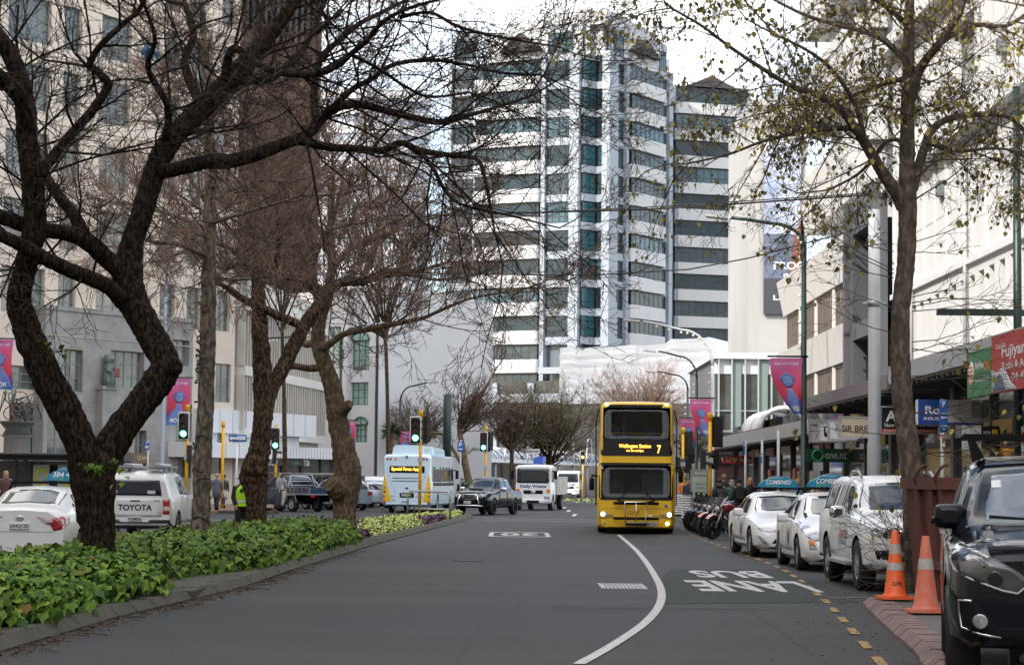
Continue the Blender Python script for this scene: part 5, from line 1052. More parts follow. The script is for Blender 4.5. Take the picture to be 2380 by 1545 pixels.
class Veh:
    """st: stations (x, half width, bottom z, shoulder z, top z, half width of top), x forward"""
    def __init__(s, name, label, cat, loc, hd, st, paint, wheels=None, wr=.33, ww=.22, rim=ALLOY, e=.07, cr=.03, sm=.10, n=64, group=None, cav=(), track=None, cutn=True, shoulder=.05):
        s.st = sorted(st); s.e = e; s.cr = cr; s.sm = sm; s.sh = shoulder; s.x0, s.x1 = s.st[0][0], s.st[-1][0]; s.paint = paint
        s.t = thing(name,label,cat,loc,hd,group); m = MB(); rs = []
        for i in range(n+1):
            u = i/n; x = s.x0+(s.x1-s.x0)*(u-.75/(2*pi)*sin(2*pi*u)) if n > 8 else s.x0+(s.x1-s.x0)*u
            h = s.sec(x); rs.append([V((x,y,z)) for y,z in h]+[V((x,-y,z)) for y,z in h[-2:0:-1]])
        m.rings(rs,0,True,True)
        s.body = m.build('body',[paint,LINING],s.t)
        try: s.body.data.set_sharp_from_angle(angle=rad(38))
        except Exception: pass
        cut = []
        if wheels:
            hw = track or max(q[1] for q in s.st)
            for x in wheels:
                for sg in (-1,1):
                    c = MB(); c.lathe([(wr+.07,-.26),(wr+.07,.3)],26,'y',(x,sg*hw,wr),1); cut.append(c)
        for a in cav: c = MB(); c.box(*a,1); cut.append(c)
        if cut: boolean_cut(s.body,cut)
        if wheels:
            for x in wheels:
                for sg in (-1,1): s.wheel(x,sg*(hw-ww/2-.01),wr,ww,sg,rim)
    def wheel(s, x, y, r, w_, sg, rim=ALLOY, spokes=5):
        m = MB(); m.lathe([(r*.62,-w_/2),(r*.93,-w_/2),(r,-w_*.36),(r,w_*.36),(r*.93,w_/2),(r*.62,w_/2)],30,'y',(0,0,0),0,False); o = m.build('wheel',RUBBER,s.t,(x,y,r))
        m = MB(); q = sg*w_*.5; m.lathe([(r*.63,-q*.9),(r*.63,q*.9),(r*.58,q*.9),(r*.55,q*.3),(.02,q*.3)],24,'y',(0,0,0),0,True)
        for k in range(spokes):
            a = 2*pi*k/spokes; d = V((cos(a),0,sin(a))); p = V((-sin(a),0,cos(a))); m.add([d*.03+p*.05+V((0,q*.8,0)),d*r*.6+p*.035+V((0,q*.85,0)),d*r*.6-p*.035+V((0,q*.85,0)),d*.03-p*.05+V((0,q*.8,0)),d*.03+p*.05+V((0,q*.3,0)),d*r*.6+p*.035+V((0,q*.3,0)),d*r*.6-p*.035+V((0,q*.3,0)),d*.03-p*.05+V((0,q*.3,0))],[(0,1,2,3) if sg < 0 else (3,2,1,0),(0,4,5,1),(2,6,7,3)])
        m.lathe([(.06,q*.3),(.06,q*.86),(.01,q*.88)],12,'y'); m.build('rim',rim,o); return o
    def raw(s, x):
        st = s.st
        if x <= st[0][0]: return st[0][1:]
        for a, b in zip(st,st[1:]):
            if x <= b[0]: u = (x-a[0])/(b[0]-a[0]+1e-9); return tuple(p+(q-p)*u for p,q in zip(a[1:],b[1:]))
        return st[-1][1:]
    def sec(s, x):
        k = s.sm; g = min(k, x-s.x0, s.x1-x); g = max(g,0)
        if g > 1e-4: vals = [s.raw(x+d*g) for d in (-1,-.5,0,.5,1)]; w, zb, zs, zt, wt = (sum(v[i] for v in vals)/5 for i in range(5))
        else: w, zb, zs, zt, wt = s.raw(x)
        e = min(s.e,(zt-zs)*.5); h = s.sh
        return [(0,zb),(w-.12,zb),(w-.02,zb+.09),(w,zb+.5*(zs-zb)),(w-.3*h,zs-.05),(w-h,zs),((w-h+wt+.06)/2,(zs+zt-e)/2),(wt+.06,zt-e),(wt-.06,zt),(0,zt+s.cr)]
    def P(s, x, t, sg=1):
        h = s.sec(x); i = min(8,int(t)); u = t-i; return V((x,sg*(h[i][0]+(h[i+1][0]-h[i][0])*u),h[i][1]+(h[i+1][1]-h[i][1])*u))
    def side(s, sg):
        def F(a, b, o):
            p = s.P(a,b,sg); q = s.P(a+.02,b,sg)-p; r = s.P(a,b+.02,sg)-s.P(a,b-.02,sg); n = -(q.cross(r))*sg
            return p+n.normalized()*o
        return F
    def sidez(s, sg):     # side surface in (x, z)
        def F(a, b, o):
            h = s.sec(a)
            for i in range(1,8):
                if h[i+1][1] >= b or i == 7:
                    d = h[i+1][1]-h[i][1]; u = (b-h[i][1])/d if abs(d) > 1e-6 else 0; y = h[i][0]+(h[i+1][0]-h[i][0])*max(-.5,min(1.2,u)); return V((a,sg*(y+o),b))
        return F
    def hw(s, x, z):
        h = s.sec(x)
        if z < h[0][1] or z > h[9][1]: return -1
        if z >= h[8][1]: return h[8][0]*max(0,(h[9][1]-z)/(h[9][1]-h[8][1]+1e-9))
        for i in range(1,8):
            if z <= h[i+1][1]: return h[i][0]+(h[i+1][0]-h[i][0])*(z-h[i][1])/(h[i+1][1]-h[i][1]+1e-9)
        return h[8][0]
    def end(s, front=True):
        def F(y, z, o):
            X = s.x1 if front else s.x0; d = -1 if front else 1; 
            if s.hw(X,z) >= abs(y): return V((X-d*o,y,z))
            a, b = 0, 1.1
            for k in range(12):
                c = (a+b)/2
                if s.hw(X+d*c,z) >= abs(y): b = c
                else: a = c
            return V((X+d*b-d*o,y,z))
        return F
    def top(s):           # (y, x)
        def F(y, x, o):
            h = s.sec(x)[::-1]; ay = abs(y)
            for i in range(0,6):
                if h[i+1][0] >= ay or i == 5: u = (ay-h[i][0])/(h[i+1][0]-h[i][0]+1e-9); z = h[i][1]+(h[i+1][1]-h[i][1])*min(1.1,u); break
            d = .03; h2 = s.sec(x+d)[9][1]-s.sec(x-d)[9][1]; n = V((-h2/(2*d),0,1)).normalized()
            return V((x,y,z))+n*o
        return F
    def part(s, name, outs, F, mt, off=.006, sk=.015, par=None, k=3, rings=4):
        m = MB()
        for o in outs: decal(m,dens(o,k) if k else o,F,off,sk,0,rings)
        return m.build(name,mt,par or s.t)
    def txt(s, st, F, a, b, h, w=None, mt=TXK, par=None, name='lettering', off=.012, bold=.015, slant=0, flip=1):
        m = MB(); text(m,st,lambda u,v,o: F(a+flip*(u-a),v,o),a,b,h,w,off,bold,0,slant); return m.build(name,mt,par or s.t)
    def plate(s, st, F, y, z, w=.36, h=.125, flip=1):
        p = s.part('number_plate',[rr(y-w/2,y+w/2,z-h/2,z+h/2,.015)],F,PLT,.02,.03,k=0); s.txt(st,F,y,z,h*.6,w*.86,TXK,p,off=.024,flip=flip); return p
    def glass(s, x0, x1, sg, t0=5.12, t1=6.92, sl0=0, sl1=0, mt=CGL, name='side_window'):
        return s.part(name,[[(x0,t0),(x1,t0),(x1+sl1,t1),(x0+sl0,t1)]],s.side(sg),mt,.005,.01,k=5)
    def doors(s, xs, t0=2.3, t1=4.95, sgs=(-1,1), hz=4.45):
        for sg in sgs:
            for a, b in xs:
                d = s.part('door',[[(a,t0),(b,t0),(b,t1),(a,t1)]],s.side(sg),s.paint,.005,.008,k=5)
                p = s.side(sg)(a+.16,hz,.03); m = MB(); m.box((p.x-.10,p.y-.02,p.z-.018),(p.x+.10,p.y+.02,p.z+.018)); m.build('handle',CHROME if s.paint is not PW_ else PW_,d)
    def mirrors(s, x, z, w, mt, sz=.13, sgs=(-1,1), out=.13):
        for sg in sgs:
            m = MB(); m.rings([[(x+q,sg*(w+out)+a*k,z+b*k*.8) for a,b in rr(-sz*.85,sz*.85,-sz*.85,sz*.85,sz*.4,3,0)] for q,k in ((-.11,.85),(-.10,.98),(.0,1.0),(.06,.85),(.08,.5))]); m.tube([(x-.02,sg*(w-.06),z-.06),(x-.02,sg*(w+.08),z-.03)],.03,6)
            o = m.build('mirror',mt,s.t); q = MB(); q.add([(x-.125,sg*(w+out)-.08,z-.05),(x-.125,sg*(w+out)+.08,z-.05),(x-.125,sg*(w+out)+.08,z+.05),(x-.125,sg*(w+out)-.08,z+.05)],[(0,1,2,3)]); q.build('mirror_glass',CGL,o)
def sym(o): return [o,[(-a,b) for a,b in o][::-1]]
def taxi_sign(v, x, z, txt_, small, w=.95, two=False, flip=1, sx=1, ym=0):
    m = MB(); pr = [(-w/2,0),(w/2,0),(w/2+.02,.06),(w/2-.06,.16),(w/2-.25,.25),(0,.27),(-w/2+.35,.25),(-w/2+.08,.12)]
    m.T = M4.Translation((x,ym,z)); m.rings([[(q*.075,a*flip,b) for a,b in (pr if abs(q) < 1 else [(a*.94,b*.92+.01) for a,b in pr])] for q in (-1,-.6,.6,1)],0,True); o = m.build('roof_sign',mat('taxi sign blue',(.015,.22,.36),.35),v.t)
    F = lambda a,b,off: V((x+sx*(.075+off),ym+a,z+b)); m = MB(); text(m,txt_,lambda u,v_,o_: F(flip*u,v_,o_),.02,.125,.10,w*.62,.006,.015,0,.2); text(m,small,lambda u,v_,o_: F(flip*u,v_,o_),.0,.225,.03,w*.3,.006,.005); m.build('lettering',TXW,o)
    m = MB(); text(m,'FOR HIRE',lambda u,v_,o_: F(flip*u,v_,o_),-.15,.04,.03,w*.26,.006,.005); m.build('green_lettering',mat('taxi green',(.2,.6,.15),.5),o)
    m = MB(); m.box((x-.06,-.62,z-.05),(x+.06,.62,z-.005)); m.tube([(x,-.6,z-.03),(x,-.66,z-.16)],.025,6); m.tube([(x,.6,z-.03),(x,.66,z-.16)],.025,6); m.build('roof_bar',BLK,v.t)
    return o
SEDAN = [(2.42,.66,.26,.50,.58,.46),(2.34,.76,.22,.60,.67,.52),(2.15,.85,.19,.70,.76,.58),(1.75,.90,.19,.78,.86,.63),(1.2,.91,.19,.86,.95,.65),(.92,.91,.19,.90,1.0,.65),(.15,.91,.19,.93,1.40,.57),(-.35,.91,.19,.94,1.46,.56),(-1.0,.91,.19,.96,1.42,.55),(-1.78,.90,.20,.99,1.12,.60),(-2.22,.87,.24,.97,1.08,.62),(-2.40,.80,.30,.88,1.02,.56)]
HATCH = [(2.24,.62,.25,.50,.58,.42),(2.15,.74,.20,.62,.70,.50),(1.95,.83,.18,.74,.82,.56),(1.5,.87,.18,.86,.95,.60),(1.1,.875,.18,.92,1.04,.61),(.2,.875,.18,.95,1.43,.53),(-.2,.875,.18,.96,1.49,.53),(-1.0,.875,.18,1.0,1.43,.51),(-1.95,.85,.22,1.03,1.14,.52),(-2.2,.78,.30,.95,1.04,.48)]
def taxi(name, label, loc, hd, st, w, front, h):
    v = Veh(name,label,'taxi',loc,hd,st,PW_,(1.40,-1.38) if st is SEDAN else (1.35,-1.35),.325,.21,group='white taxis')
    xw = .92 if st is SEDAN else 1.1
    v.part('windscreen',[[(-.66,xw-.02),(.66,xw-.02),(.66,xw-.3),(.53,.24),(-.53,.24),(-.66,xw-.3)]],v.top(),CGL,.006,.01,k=4)
    v.part('rear_window',[[(-.58,-1.08),(.58,-1.08),(.56,-1.72),(-.56,-1.72)]],v.top(),CGL,.006,.01,k=4)
    for sg in (-1,1):
        v.glass(-.28,.62,sg,5.15,6.9,.0,-.42); v.glass(-1.15,-.35,sg,5.15,6.9,.1,.0); v.glass(-1.5,-1.22,sg,5.15,6.3,.25,.05)
    v.doors(((-.30,.80),(-1.22,-.33))); v.mirrors(.62,1.0,.90,PW_)
    f = v.end(); 
    if st is SEDAN:
        v.part('headlight',sym([(.36,.60),(.60,.57),(.85,.62),(.90,.72),(.84,.74),(.60,.69)])[:1],f,HL); v.part('headlight',sym([(.36,.60),(.60,.57),(.85,.62),(.90,.72),(.84,.74),(.60,.69)])[1:],f,HL)
        v.part('upper_grille',[[(-.34,.575),(.34,.575),(.38,.62),(-.38,.62)]],f,BLK); v.part('lower_grille',[[(-.62,.24),(.62,.24),(.40,.50),(-.40,.50)]],f,BLK)
        for o in sym([(.64,.30),(.74,.34),(.88,.52),(.80,.50),(.70,.42)]): v.part('fog_light',[o],f,HL)
        v.part('badge',[circ(0,.535,.06,12,.04)],f,CHROME,.012,k=0)
    else:
        for o in sym([(.42,.62),(.62,.58),(.80,.66),(.86,.90),(.80,.96),(.64,.84)]): v.part('headlight',[o],f,HL)
        v.part('lower_grille',[[(-.60,.22),(.60,.22),(.52,.40),(-.52,.40)]],f,BLK)
        for o in sym([(.60,.42),(.72,.42),(.74,.60),(.62,.62)]): q = v.part('fog_light',[o],f,HL)
        for o in sym([(.63,.50),(.71,.50),(.72,.59),(.64,.60)]): v.part('indicator',[o],f,OR,.012)
    r = v.end(False)
    if front:
        v.plate('KZR4',f,0,.42); taxi_sign(v,-.15,h+.10,'COMBINED','Wellington')
    for o in sym([(.30,.93),(.55,.90),(.84,.96),(.86,.82),(.80,.72),(.62,.68),(.55,.80)]): 
        q = v.part('tail_light',[o],r,TL,.01); sg = 1 if o[0][0] > 0 else -1; v.part('clear_lens',[[(.34*sg,.915),(.60*sg,.885),(.60*sg,.83),(.46*sg,.83)][::sg]],r,TLW,.014,.004,q)
    if not front: v.plate('GHQ129',r,0,.76,flip=-1); taxi_sign(v,-.35,h+.10,'384 4444','Wellington',.86,flip=-1,sx=-1,ym=-.42); v.part('badge',[circ(0,.90,.075,12,.05)],r,CHROME,.012,k=0); v.txt('HYBRID',r,-.56,.80,.03,.18,TXK,flip=-1); v.part('boot_seam',[[(-.6,.655),(.6,.655),(.6,.662),(-.6,.662)]],r,BLK,.003,.004)
    for sg in (-1,1):
        m = MB(); decal(m,circ(.25,.62,.17,18),v.sidez(sg),.010,.01); decal(m,circ(.25,.62,.11,14),v.sidez(sg),.014,.004,1); m.build('door_emblem',[mat('emblem gold',(.35,.30,.16),.5),mat('emblem blue',(.06,.16,.26),.5)],v.t)
    return v
taxi('parked_taxi','white taxi sedan with blue roof sign, parked next to the motorbikes',(6.30,49.7,0),rad(-87.8),SEDAN,.91,True,1.47)
taxi('parked_taxi','white taxi hatchback with blue roof sign, parked right behind the silver mirrored white ute',(6.42,42.4,0),rad(-90),HATCH,.875,True,1.50)
taxi('taxi','white taxi sedan seen from behind beside the ivy bed at left',(-8.85,40.5,0),rad(90.5),SEDAN,.91,False,1.47)
# ---- utes and four wheel drives
UTE = [(2.62,.70,.42,.92,1.00,.58),(2.52,.82,.36,1.0,1.08,.66),(2.2,.90,.34,1.06,1.14,.70),(1.3,.92,.34,1.12,1.20,.72),(1.0,.92,.34,1.14,1.22,.72),(.35,.92,.34,1.16,1.72,.62),(-.1,.92,.34,1.17,1.80,.62),(-.9,.92,.34,1.18,1.78,.61)]
WAG = UTE+[(-1.2,.92,.34,1.18,1.80,.62),(-2.1,.92,.36,1.18,1.80,.63),(-2.55,.90,.42,1.16,1.70,.62),(-2.64,.86,.46,1.1,1.16,.70)]
PICK = UTE+[(-1.12,.92,.34,1.16,1.25,.82),(-1.3,.92,.34,1.12,1.14,.80),(-2.55,.91,.44,1.12,1.14,.80),(-2.62,.88,.48,1.0,1.10,.78)]
def ute(name, label, loc, hd, st, paint, rim=ALLOY, cat='ute', glassm=CGL, mir=None, wr=.385, group=None, mo=.13):
    v = Veh(name,label,cat,loc,hd,st,paint,(1.62,-1.50),wr,.26,rim,cav=(),group=group)
    v.part('windscreen',[[(-.74,1.0),(.74,1.0),(.72,.75),(.60,.40),(-.60,.40),(-.72,.75)]],v.top(),glassm,.006,.01,k=4)
    for sg in (-1,1):
        v.glass(-.18,.66,sg,5.15,6.88,0,-.32,glassm); v.glass(-.98,-.26,sg,5.15,6.88,.05,0,glassm)
        if len(st) == len(WAG) and st is WAG: v.glass(-2.35,-1.15,sg,5.25,6.8,.12,0,glassm)
    v.doors(((-.20,.90),(-1.08,-.24)),2.2,4.95); v.mirrors(.72,1.22 if mo > 0 else 1.30,.93,mir or paint,.15,out=mo)
    return v
# white ute with canopy, parked, front towards the viewer
v = ute('parked_ute','white double cab ute with chrome mirrors, parked behind the orange cone',(6.40,35.2,0),rad(-90),WAG,PW_,mir=CHROME,wr=.40)
f = v.end()
for o in sym([(.36,.90),(.52,.84),(.80,.86),(.90,1.02),(.82,1.06),(.50,.99)]): q = v.part('headlight',[o],f,HL); v.part('lamp_core',[circ(.62*(1 if o[0][0] > 0 else -1),.91,.05,12)],f,CHROME,.012,.004,q,k=0)
v.part('grille',[[(-.34,.66),(.34,.66),(.36,.95),(-.36,.95)]],f,BLK); v.part('chrome_surround',[[(-.40,.64),(-.34,.64),(-.30,.96),(-.40,.98)],[(.34,.64),(.40,.64),(.40,.98),(.30,.96)]],f,CHROME,.012)
for o in sym([(.52,.52),(.74,.52),(.78,.66),(.56,.66)]): v.part('fog_light',[o],f,BLK)
v.part('lower_grille',[[(-.46,.46),(.46,.46),(.46,.58),(-.46,.58)]],f,BLK); v.plate('MLK28',f,0,.60)
for sg in (-1,1):
    m = MB(); m.box((-1.0,sg*.88,.38),(1.0,sg*1.0,.43)); m.build('side_step',STEEL,v.t); m = MB(); m.tube([(-.9,sg*.60,1.8),(-.6,sg*.60,1.88),(.0,sg*.60,1.88),(.3,sg*.60,1.78)],.025,6); m.build('roof_rail',STEEL,v.t)
    fl = -1 if sg < 0 else 1; S_ = v.sidez(sg)
    v.txt('TECH',S_,.66,.86,.13,.34,TXK,flip=fl*-1 if 0 else (1 if sg < 0 else -1)); v.txt('CLEAN',S_,.22,.86,.13,.44,MATS['sign red ink'],flip=(1 if sg < 0 else -1)) 
    v.txt('& RESTORATION',S_,.36,.72,.08,.7,MATS['sign blue plate'],flip=(1 if sg < 0 else -1))
# black ute close to the viewer
v = ute('parked_ute','glossy black ute with roof bars, cut by the right photo edge',(4.61,18.0,.12),rad(-101),WAG,PK_,glassm=mat('windscreen bluish',(.10,.13,.16),.02,spec=1.0),wr=.40,mo=-.07)
f = v.end(); HL2 = mat('headlight smoked', (.10,.105,.11), .06, .0, c2=(.015,.016,.018), scale=6, coat=1)
for o in sym([(.30,.84),(.40,.76),(.62,.82),(.86,.92),(.90,1.10),(.84,1.16),(.62,1.06),(.38,.92)]):
    q = v.part('headlight',[o],f,HL2,.012,.03); sg = 1 if o[0][0] > 0 else -1; v.part('projector',[circ(.56*sg,.88,.055,14)],f,GLASS,.02,.01,q,k=0); m = MB(); m.tube([f(a*sg,b,.015) for a,b in ((.31,.85),(.40,.77),(.51,.79),(.62,.83),(.74,.87),(.85,.93),(.88,1.02))],.010,5); m.build('silver_edge',STEEL,q); m = MB(); m.tube([f(a*sg,b,.015) for a,b in ((.60,1.02),(.70,1.06),(.80,1.10))],.022,5); m.build('light_guide',HL,q)
v.part('grille',[[(-.28,.70),(.28,.70),(.32,.98),(-.32,.98)]],f,BLK)
for z0,z1 in ((.94,1.0),(.84,.88),(.74,.78)): v.part('chrome_bar',[[(-.32,z0),(.32,z0),(.36,z1),(-.36,z1)]],f,CHROME,.02,.02)
v.part('bumper',[[(-.70,.42),(.70,.42),(.66,.52),(-.66,.52)]],f,BLK)
for o in sym([(.50,.44),(.80,.50),(.83,.72),(.72,.72),(.60,.60)]):
    q = v.part('fog_surround',[o],f,BLK,.012); sg = 1 if o[0][0] > 0 else -1; v.part('fog_light',[circ(.67*sg,.565,.055,14)],f,HL,.03,.02,q,k=0); m = MB(); m.tube([f(a*sg,b,.02) for a,b in ((.52,.45),(.66,.47),(.80,.51),(.815,.61),(.82,.71),(.73,.71))],.011,5); m.build('chrome_trim',CHROME,q)
m = MB(); FT = v.top(); 
for y in (-.5,0,.5): m.add([FT(y-.02,1.2,.01),FT(y+.02,1.2,.01),FT(y+.02,2.4,.01),FT(y-.02,2.4,.01)],[(0,1,2,3)]) if 0 else None
v.part('bonnet',[[(-.66,1.12),(.66,1.12),(.68,2.1),(.60,2.42),(-.60,2.42),(-.68,2.1)]],FT,PK_,.006,.012,k=4); v.part('bonnet_guard',[[(-.62,2.40),(.62,2.40),(.60,2.52),(-.60,2.52)]],FT,TINT,.05,.05,k=4)
for x in (.0,-.85):
    m = MB(); m.box((x-.04,-.74,1.955),(x+.04,.74,1.995)); b = m.build('roof_bar',BLK,v.t); m = MB()
    for sg in (-1,1): m.add([(x-.06,sg*.56,1.79),(x+.06,sg*.56,1.79),(x+.05,sg*.64,1.955),(x-.05,sg*.64,1.955),(x-.06,sg*.64,1.76),(x+.06,sg*.64,1.76),(x+.05,sg*.68,1.955),(x-.05,sg*.68,1.955)],[(0,1,2,3),(7,6,5,4),(0,3,7,4),(1,5,6,2)])
    m.build('roof_bar_foot',BLK,b)
v.part('windscreen_sticker',[rr(-.52,-.44,.52,.60,.01)],v.top(),PLT,.009,.003,k=0)
for sg in (-1,1): v.part('wiper',[[(sg*.1,1.0),(sg*.12,.98),(sg*.55,.9),(sg*.55,.92)]],v.top(),BLK,.02,.01)
# white ute with canopy from behind
v = ute('ute','white ute with canopy and roof racks seen from behind, left of the narrow trunk',(gx(352,55.3),55.4,0),rad(90),[q for q in WAG if q[0] > -2.3]+[(-2.52,.91,.42,1.18,1.74,.64),(-2.62,.88,.46,1.16,1.60,.66)],PW_,glassm=TINT)
r = v.end(False)
v.part('rear_window',[[(-.66,1.20),(.66,1.20),(.60,1.58),(-.60,1.58)]],r,TINT,.01); v.part('tailgate',[[(-.66,.68),(.66,.68),(.66,1.12),(-.66,1.12)]],r,PW_,.014,.03)
v.txt('TOYOTA',r,0,.90,.155,.86,TXK,flip=-1,off=.02,bold=.03); v.txt('HILUX',r,-.55,1.07,.035,.17,TXK,flip=-1,off=.02); v.part('tailgate_handle',[rr(-.12,.12,1.05,1.085,.015)],r,BLK,.022,.02,k=0)
for o in sym([(.69,.74),(.86,.74),(.87,1.10),(.69,1.10)]): q = v.part('tail_light',[o],r,TL,.012); sg = 1 if o[0][0] > 0 else -1; v.part('clear_lens',[[(.71*sg,.82),(.86*sg,.82),(.86*sg,.93),(.71*sg,.93)]],r,TLW,.016,.004,q)
v.part('bumper',[[(-.88,.46),(.88,.46),(.88,.60),(.4,.60),(.34,.54),(-.34,.54),(-.4,.60),(-.88,.60)]],r,mat('bumper grey',(.10,.105,.115),.5),.10,.12); v.plate('HZM858',r,0,.615,.36,.125,-1)
for y in (-.4,.55): v.part('window_sticker',[rr(y-.1,y+.1,1.24,1.32,.01)],r,PLT,.014,.003,k=0)
for x in (-.5,-1.3,-2.2):
    m = MB(); m.box((x-.03,-.7,1.87),(x+.03,.7,1.90)); m.tube([(x,-.62,1.78),(x,-.62,1.9)],.02,6); m.tube([(x,.62,1.78),(x,.62,1.9)],.02,6); m.build('roof_rack',STEEL,v.t)
for y in (-.45,.3): m = MB(); m.box((-2.5,y-.2,1.905),(-.1,y+.2,1.94)); m.tube([(-2.5,y,1.96),(-.1,y,1.96)],.04,8); m.build('roof_load',STEEL,v.t)
# black pickup facing the viewer
v = ute('pickup','black double cab pickup with silver nudge bar, facing the viewer beside the traffic light',(-1.09,102.7,0),rad(-109),PICK,PK_,rim=BLK,mir=CHROME)
f = v.end()
for o in sym([(.38,.86),(.60,.82),(.82,.86),(.88,1.02),(.78,1.04),(.40,.98)]): v.part('headlight',[o],f,HL)
v.part('grille',[[(-.36,.74),(.36,.74),(.36,1.0),(-.36,1.0)]],f,CHROME)
for z in (.78,.85,.92): v.part('grille_slot',[[(-.34,z),(.34,z),(.34,z+.035),(-.34,z+.035)]],f,BLK,.012)
v.part('scoop',[[(-.34,1.62),(.34,1.62),(.30,1.9),(-.30,1.9)]],v.top(),BLK,.05,.06); v.plate('GQZ916',f,-.1,.60)
for o in sym([(.56,.48),(.74,.48),(.76,.62),(.56,.62)]): v.part('fog_light',[o],f,BLK)
m = MB(); m.tube([(2.62,-.55,.40),(2.80,-.52,.62),(2.72,-.42,.98)],.035,6); m.tube([(2.62,.55,.40),(2.80,.52,.62),(2.72,.42,.98)],.035,6); m.tube([(2.72,-.72,.42),(2.82,-.5,.46),(2.84,.5,.46),(2.72,.72,.42)],.035,6); m.build('nudge_bar',CHROME,v.t)
m = MB(); m.tube([(-1.2,-.78,1.12),(-1.3,-.72,1.45),(-1.3,.72,1.45),(-1.2,.78,1.12)],.03,6); m.build('sports_bar',BLK,v.t)
# ---- small parked cars at the left corner
def simple(name,label,loc,hd,st,paint,cat='car',wr=.33,rear=True):
    v = Veh(name,label,cat,loc,hd,st,paint,(1.42,-1.4),wr,.21,n=30); r = v.end(False); x = min(q[0] for q in st)
    for sg in (-1,1): v.glass(-.2,.6,sg,5.15,6.9,0,-.35); v.glass(-1.2,-.28,sg,5.15,6.9,.1,0)
    for o in sym([(.50,.80),(.80,.82),(.82,1.0),(.52,1.0)]): v.part('tail_light',[o],r,TL,.02)
    return v,r
SUV = [(2.2,.70,.30,.80,.88,.52),(2.0,.84,.26,.90,.98,.60),(1.3,.90,.25,.98,1.06,.62),(1.0,.90,.25,1.0,1.10,.62),(.3,.90,.25,1.02,1.58,.55),(-.2,.90,.25,1.03,1.68,.55),(-1.4,.90,.26,1.06,1.66,.55),(-1.95,.88,.30,1.06,1.50,.52),(-2.2,.84,.36,.98,1.06,.60)]
VAN = [(2.35,.72,.30,.80,.86,.60),(2.2,.84,.26,1.0,1.06,.70),(1.9,.85,.25,1.08,1.2,.72),(1.2,.85,.25,1.10,1.86,.66),(.8,.85,.25,1.1,1.94,.67),(-2.1,.85,.26,1.1,1.94,.67),(-2.3,.83,.30,1.08,1.86,.66)]
v,r = simple('parked_van','grey van parked behind the blue flat deck ute, dark side windows',(-10.0,117.5,0),rad(128),VAN,PG_,'van'); v.part('rear_window',[[(-.6,1.2),(.6,1.2),(.56,1.74),(-.56,1.74)]],r,CGL,.012); v.part('long_window',[[(-2.1,5.25),(-.4,5.25),(-.4,6.75),(-2.05,6.75)]],v.side(-1),CGL,.007,.01,k=5)
v,r = simple('parked_car','silver sports wagon mostly hidden behind the leaning tree and flat deck ute',(gx(775,112),112.5,0),rad(132),SUV,mat('car silver blue',(.38,.45,.52),.3,.4,coat=1)); v.part('rear_window',[[(-.55,1.12),(.55,1.12),(.48,1.44),(-.48,1.44)]],r,CGL,.012)
v,r = simple('parked_car','small silver hatchback with red lamps between the grey van and a white ute',(gx(846,121),122.5,0),rad(112),[(a,b,c,d*.94,e*.93,g) for a,b,c,d,e,g in SUV],PS_); v.part('rear_window',[[(-.55,1.06),(.55,1.06),(.48,1.36),(-.48,1.36)]],r,CGL,.012)
v = ute('parked_ute','white ute with dark canopy window and red tail lamps, left of the pale bus',(gx(862,127),129.5,0),rad(103),PICK,PW_); r = v.end(False)
for o in sym([(.70,.70),(.88,.70),(.88,1.05),(.70,1.05)]): v.part('tail_light',[o],r,TL,.012)
v.part('cab_rear_window',[[(-.5,-1.0),(.5,-1.0),(.5,-1.1),(-.5,-1.1)]],v.top(),CGL,.01); v.part('bumper',[[(-.86,.46),(.86,.46),(.86,.62),(-.86,.62)]],r,BLK,.05,.05)
v,r = simple('parked_car','dark car glimpsed between the white ute and the pale bus',(gx(877,140),141,0),rad(100),SUV,PG_); v.part('rear_window',[[(-.55,1.12),(.55,1.12),(.48,1.44),(-.48,1.44)]],r,CGL,.012)
# ---- blue flat deck ute
v = Veh('flat_deck_ute','dark blue flat deck ute with silver tray, angle parked behind the leaning tree','ute',(-11.25,106.9,0),rad(134),UTE+[(-1.0,.92,.34,1.18,1.70,.60),(-1.05,.91,.36,1.16,1.6,.62)],PB_,(1.62,),.37,.24,STEEL,n=36)
for y in (-.78,.78): v.wheel(-1.45,y,.37,.24,1 if y > 0 else -1,STEEL)
for sg in (-1,1): v.glass(-.05,.66,sg,5.15,6.88,0,-.32); v.glass(-.85,-.16,sg,5.15,6.88,.05,0)
v.doors(((-.12,.90),(-.92,-.15)),2.2,4.95); v.mirrors(.72,1.2,.93,BLK)
v.part('windscreen',[[(-.74,1.0),(.74,1.0),(.60,.40),(-.60,.40)]],v.top(),CGL,.006,.01,k=4); v.part('rear_window',[[(-.55,1.25),(.55,1.25),(.5,1.6),(-.5,1.6)]],v.end(False),CGL,.012)
m = MB(); m.box((-3.0,-.95,.84),(-1.12,.95,.90)); m.build('tray_floor',STEEL,v.t)
for y in (-.95,.92):
    m = MB(); m.box((-3.0,y,.905),(-1.12,y+.03,1.18)); w_ = m.build('tray_side',PB_,v.t); m = MB()
    for x in (-3.0,-2.38,-1.76,-1.16): m.box((x,y-.015,.90),(x+.04,y+.045,1.2))
    m.box((-3.0,y-.012,1.19),(-1.12,y+.042,1.22)); m.build('tray_rail',STEEL,w_)
m = MB(); m.box((-3.03,-.95,.905),(-3.0,.95,1.18)); m.build('tray_tailgate',PB_,v.t)
m = MB()
for y in (-.9,.9): m.tube([(-1.15,y,.9),(-1.12,y*.95,1.3),(-1.1,y*.72,1.82)],.03,6); m.tube([(-1.5,y,1.2),(-1.12,y*.85,1.6)],.025,6)
for z,w_ in ((1.82,.66),(1.5,.78),(1.3,.85)): m.tube([(-1.11,-w_,z),(-1.11,w_,z)],.025,6)
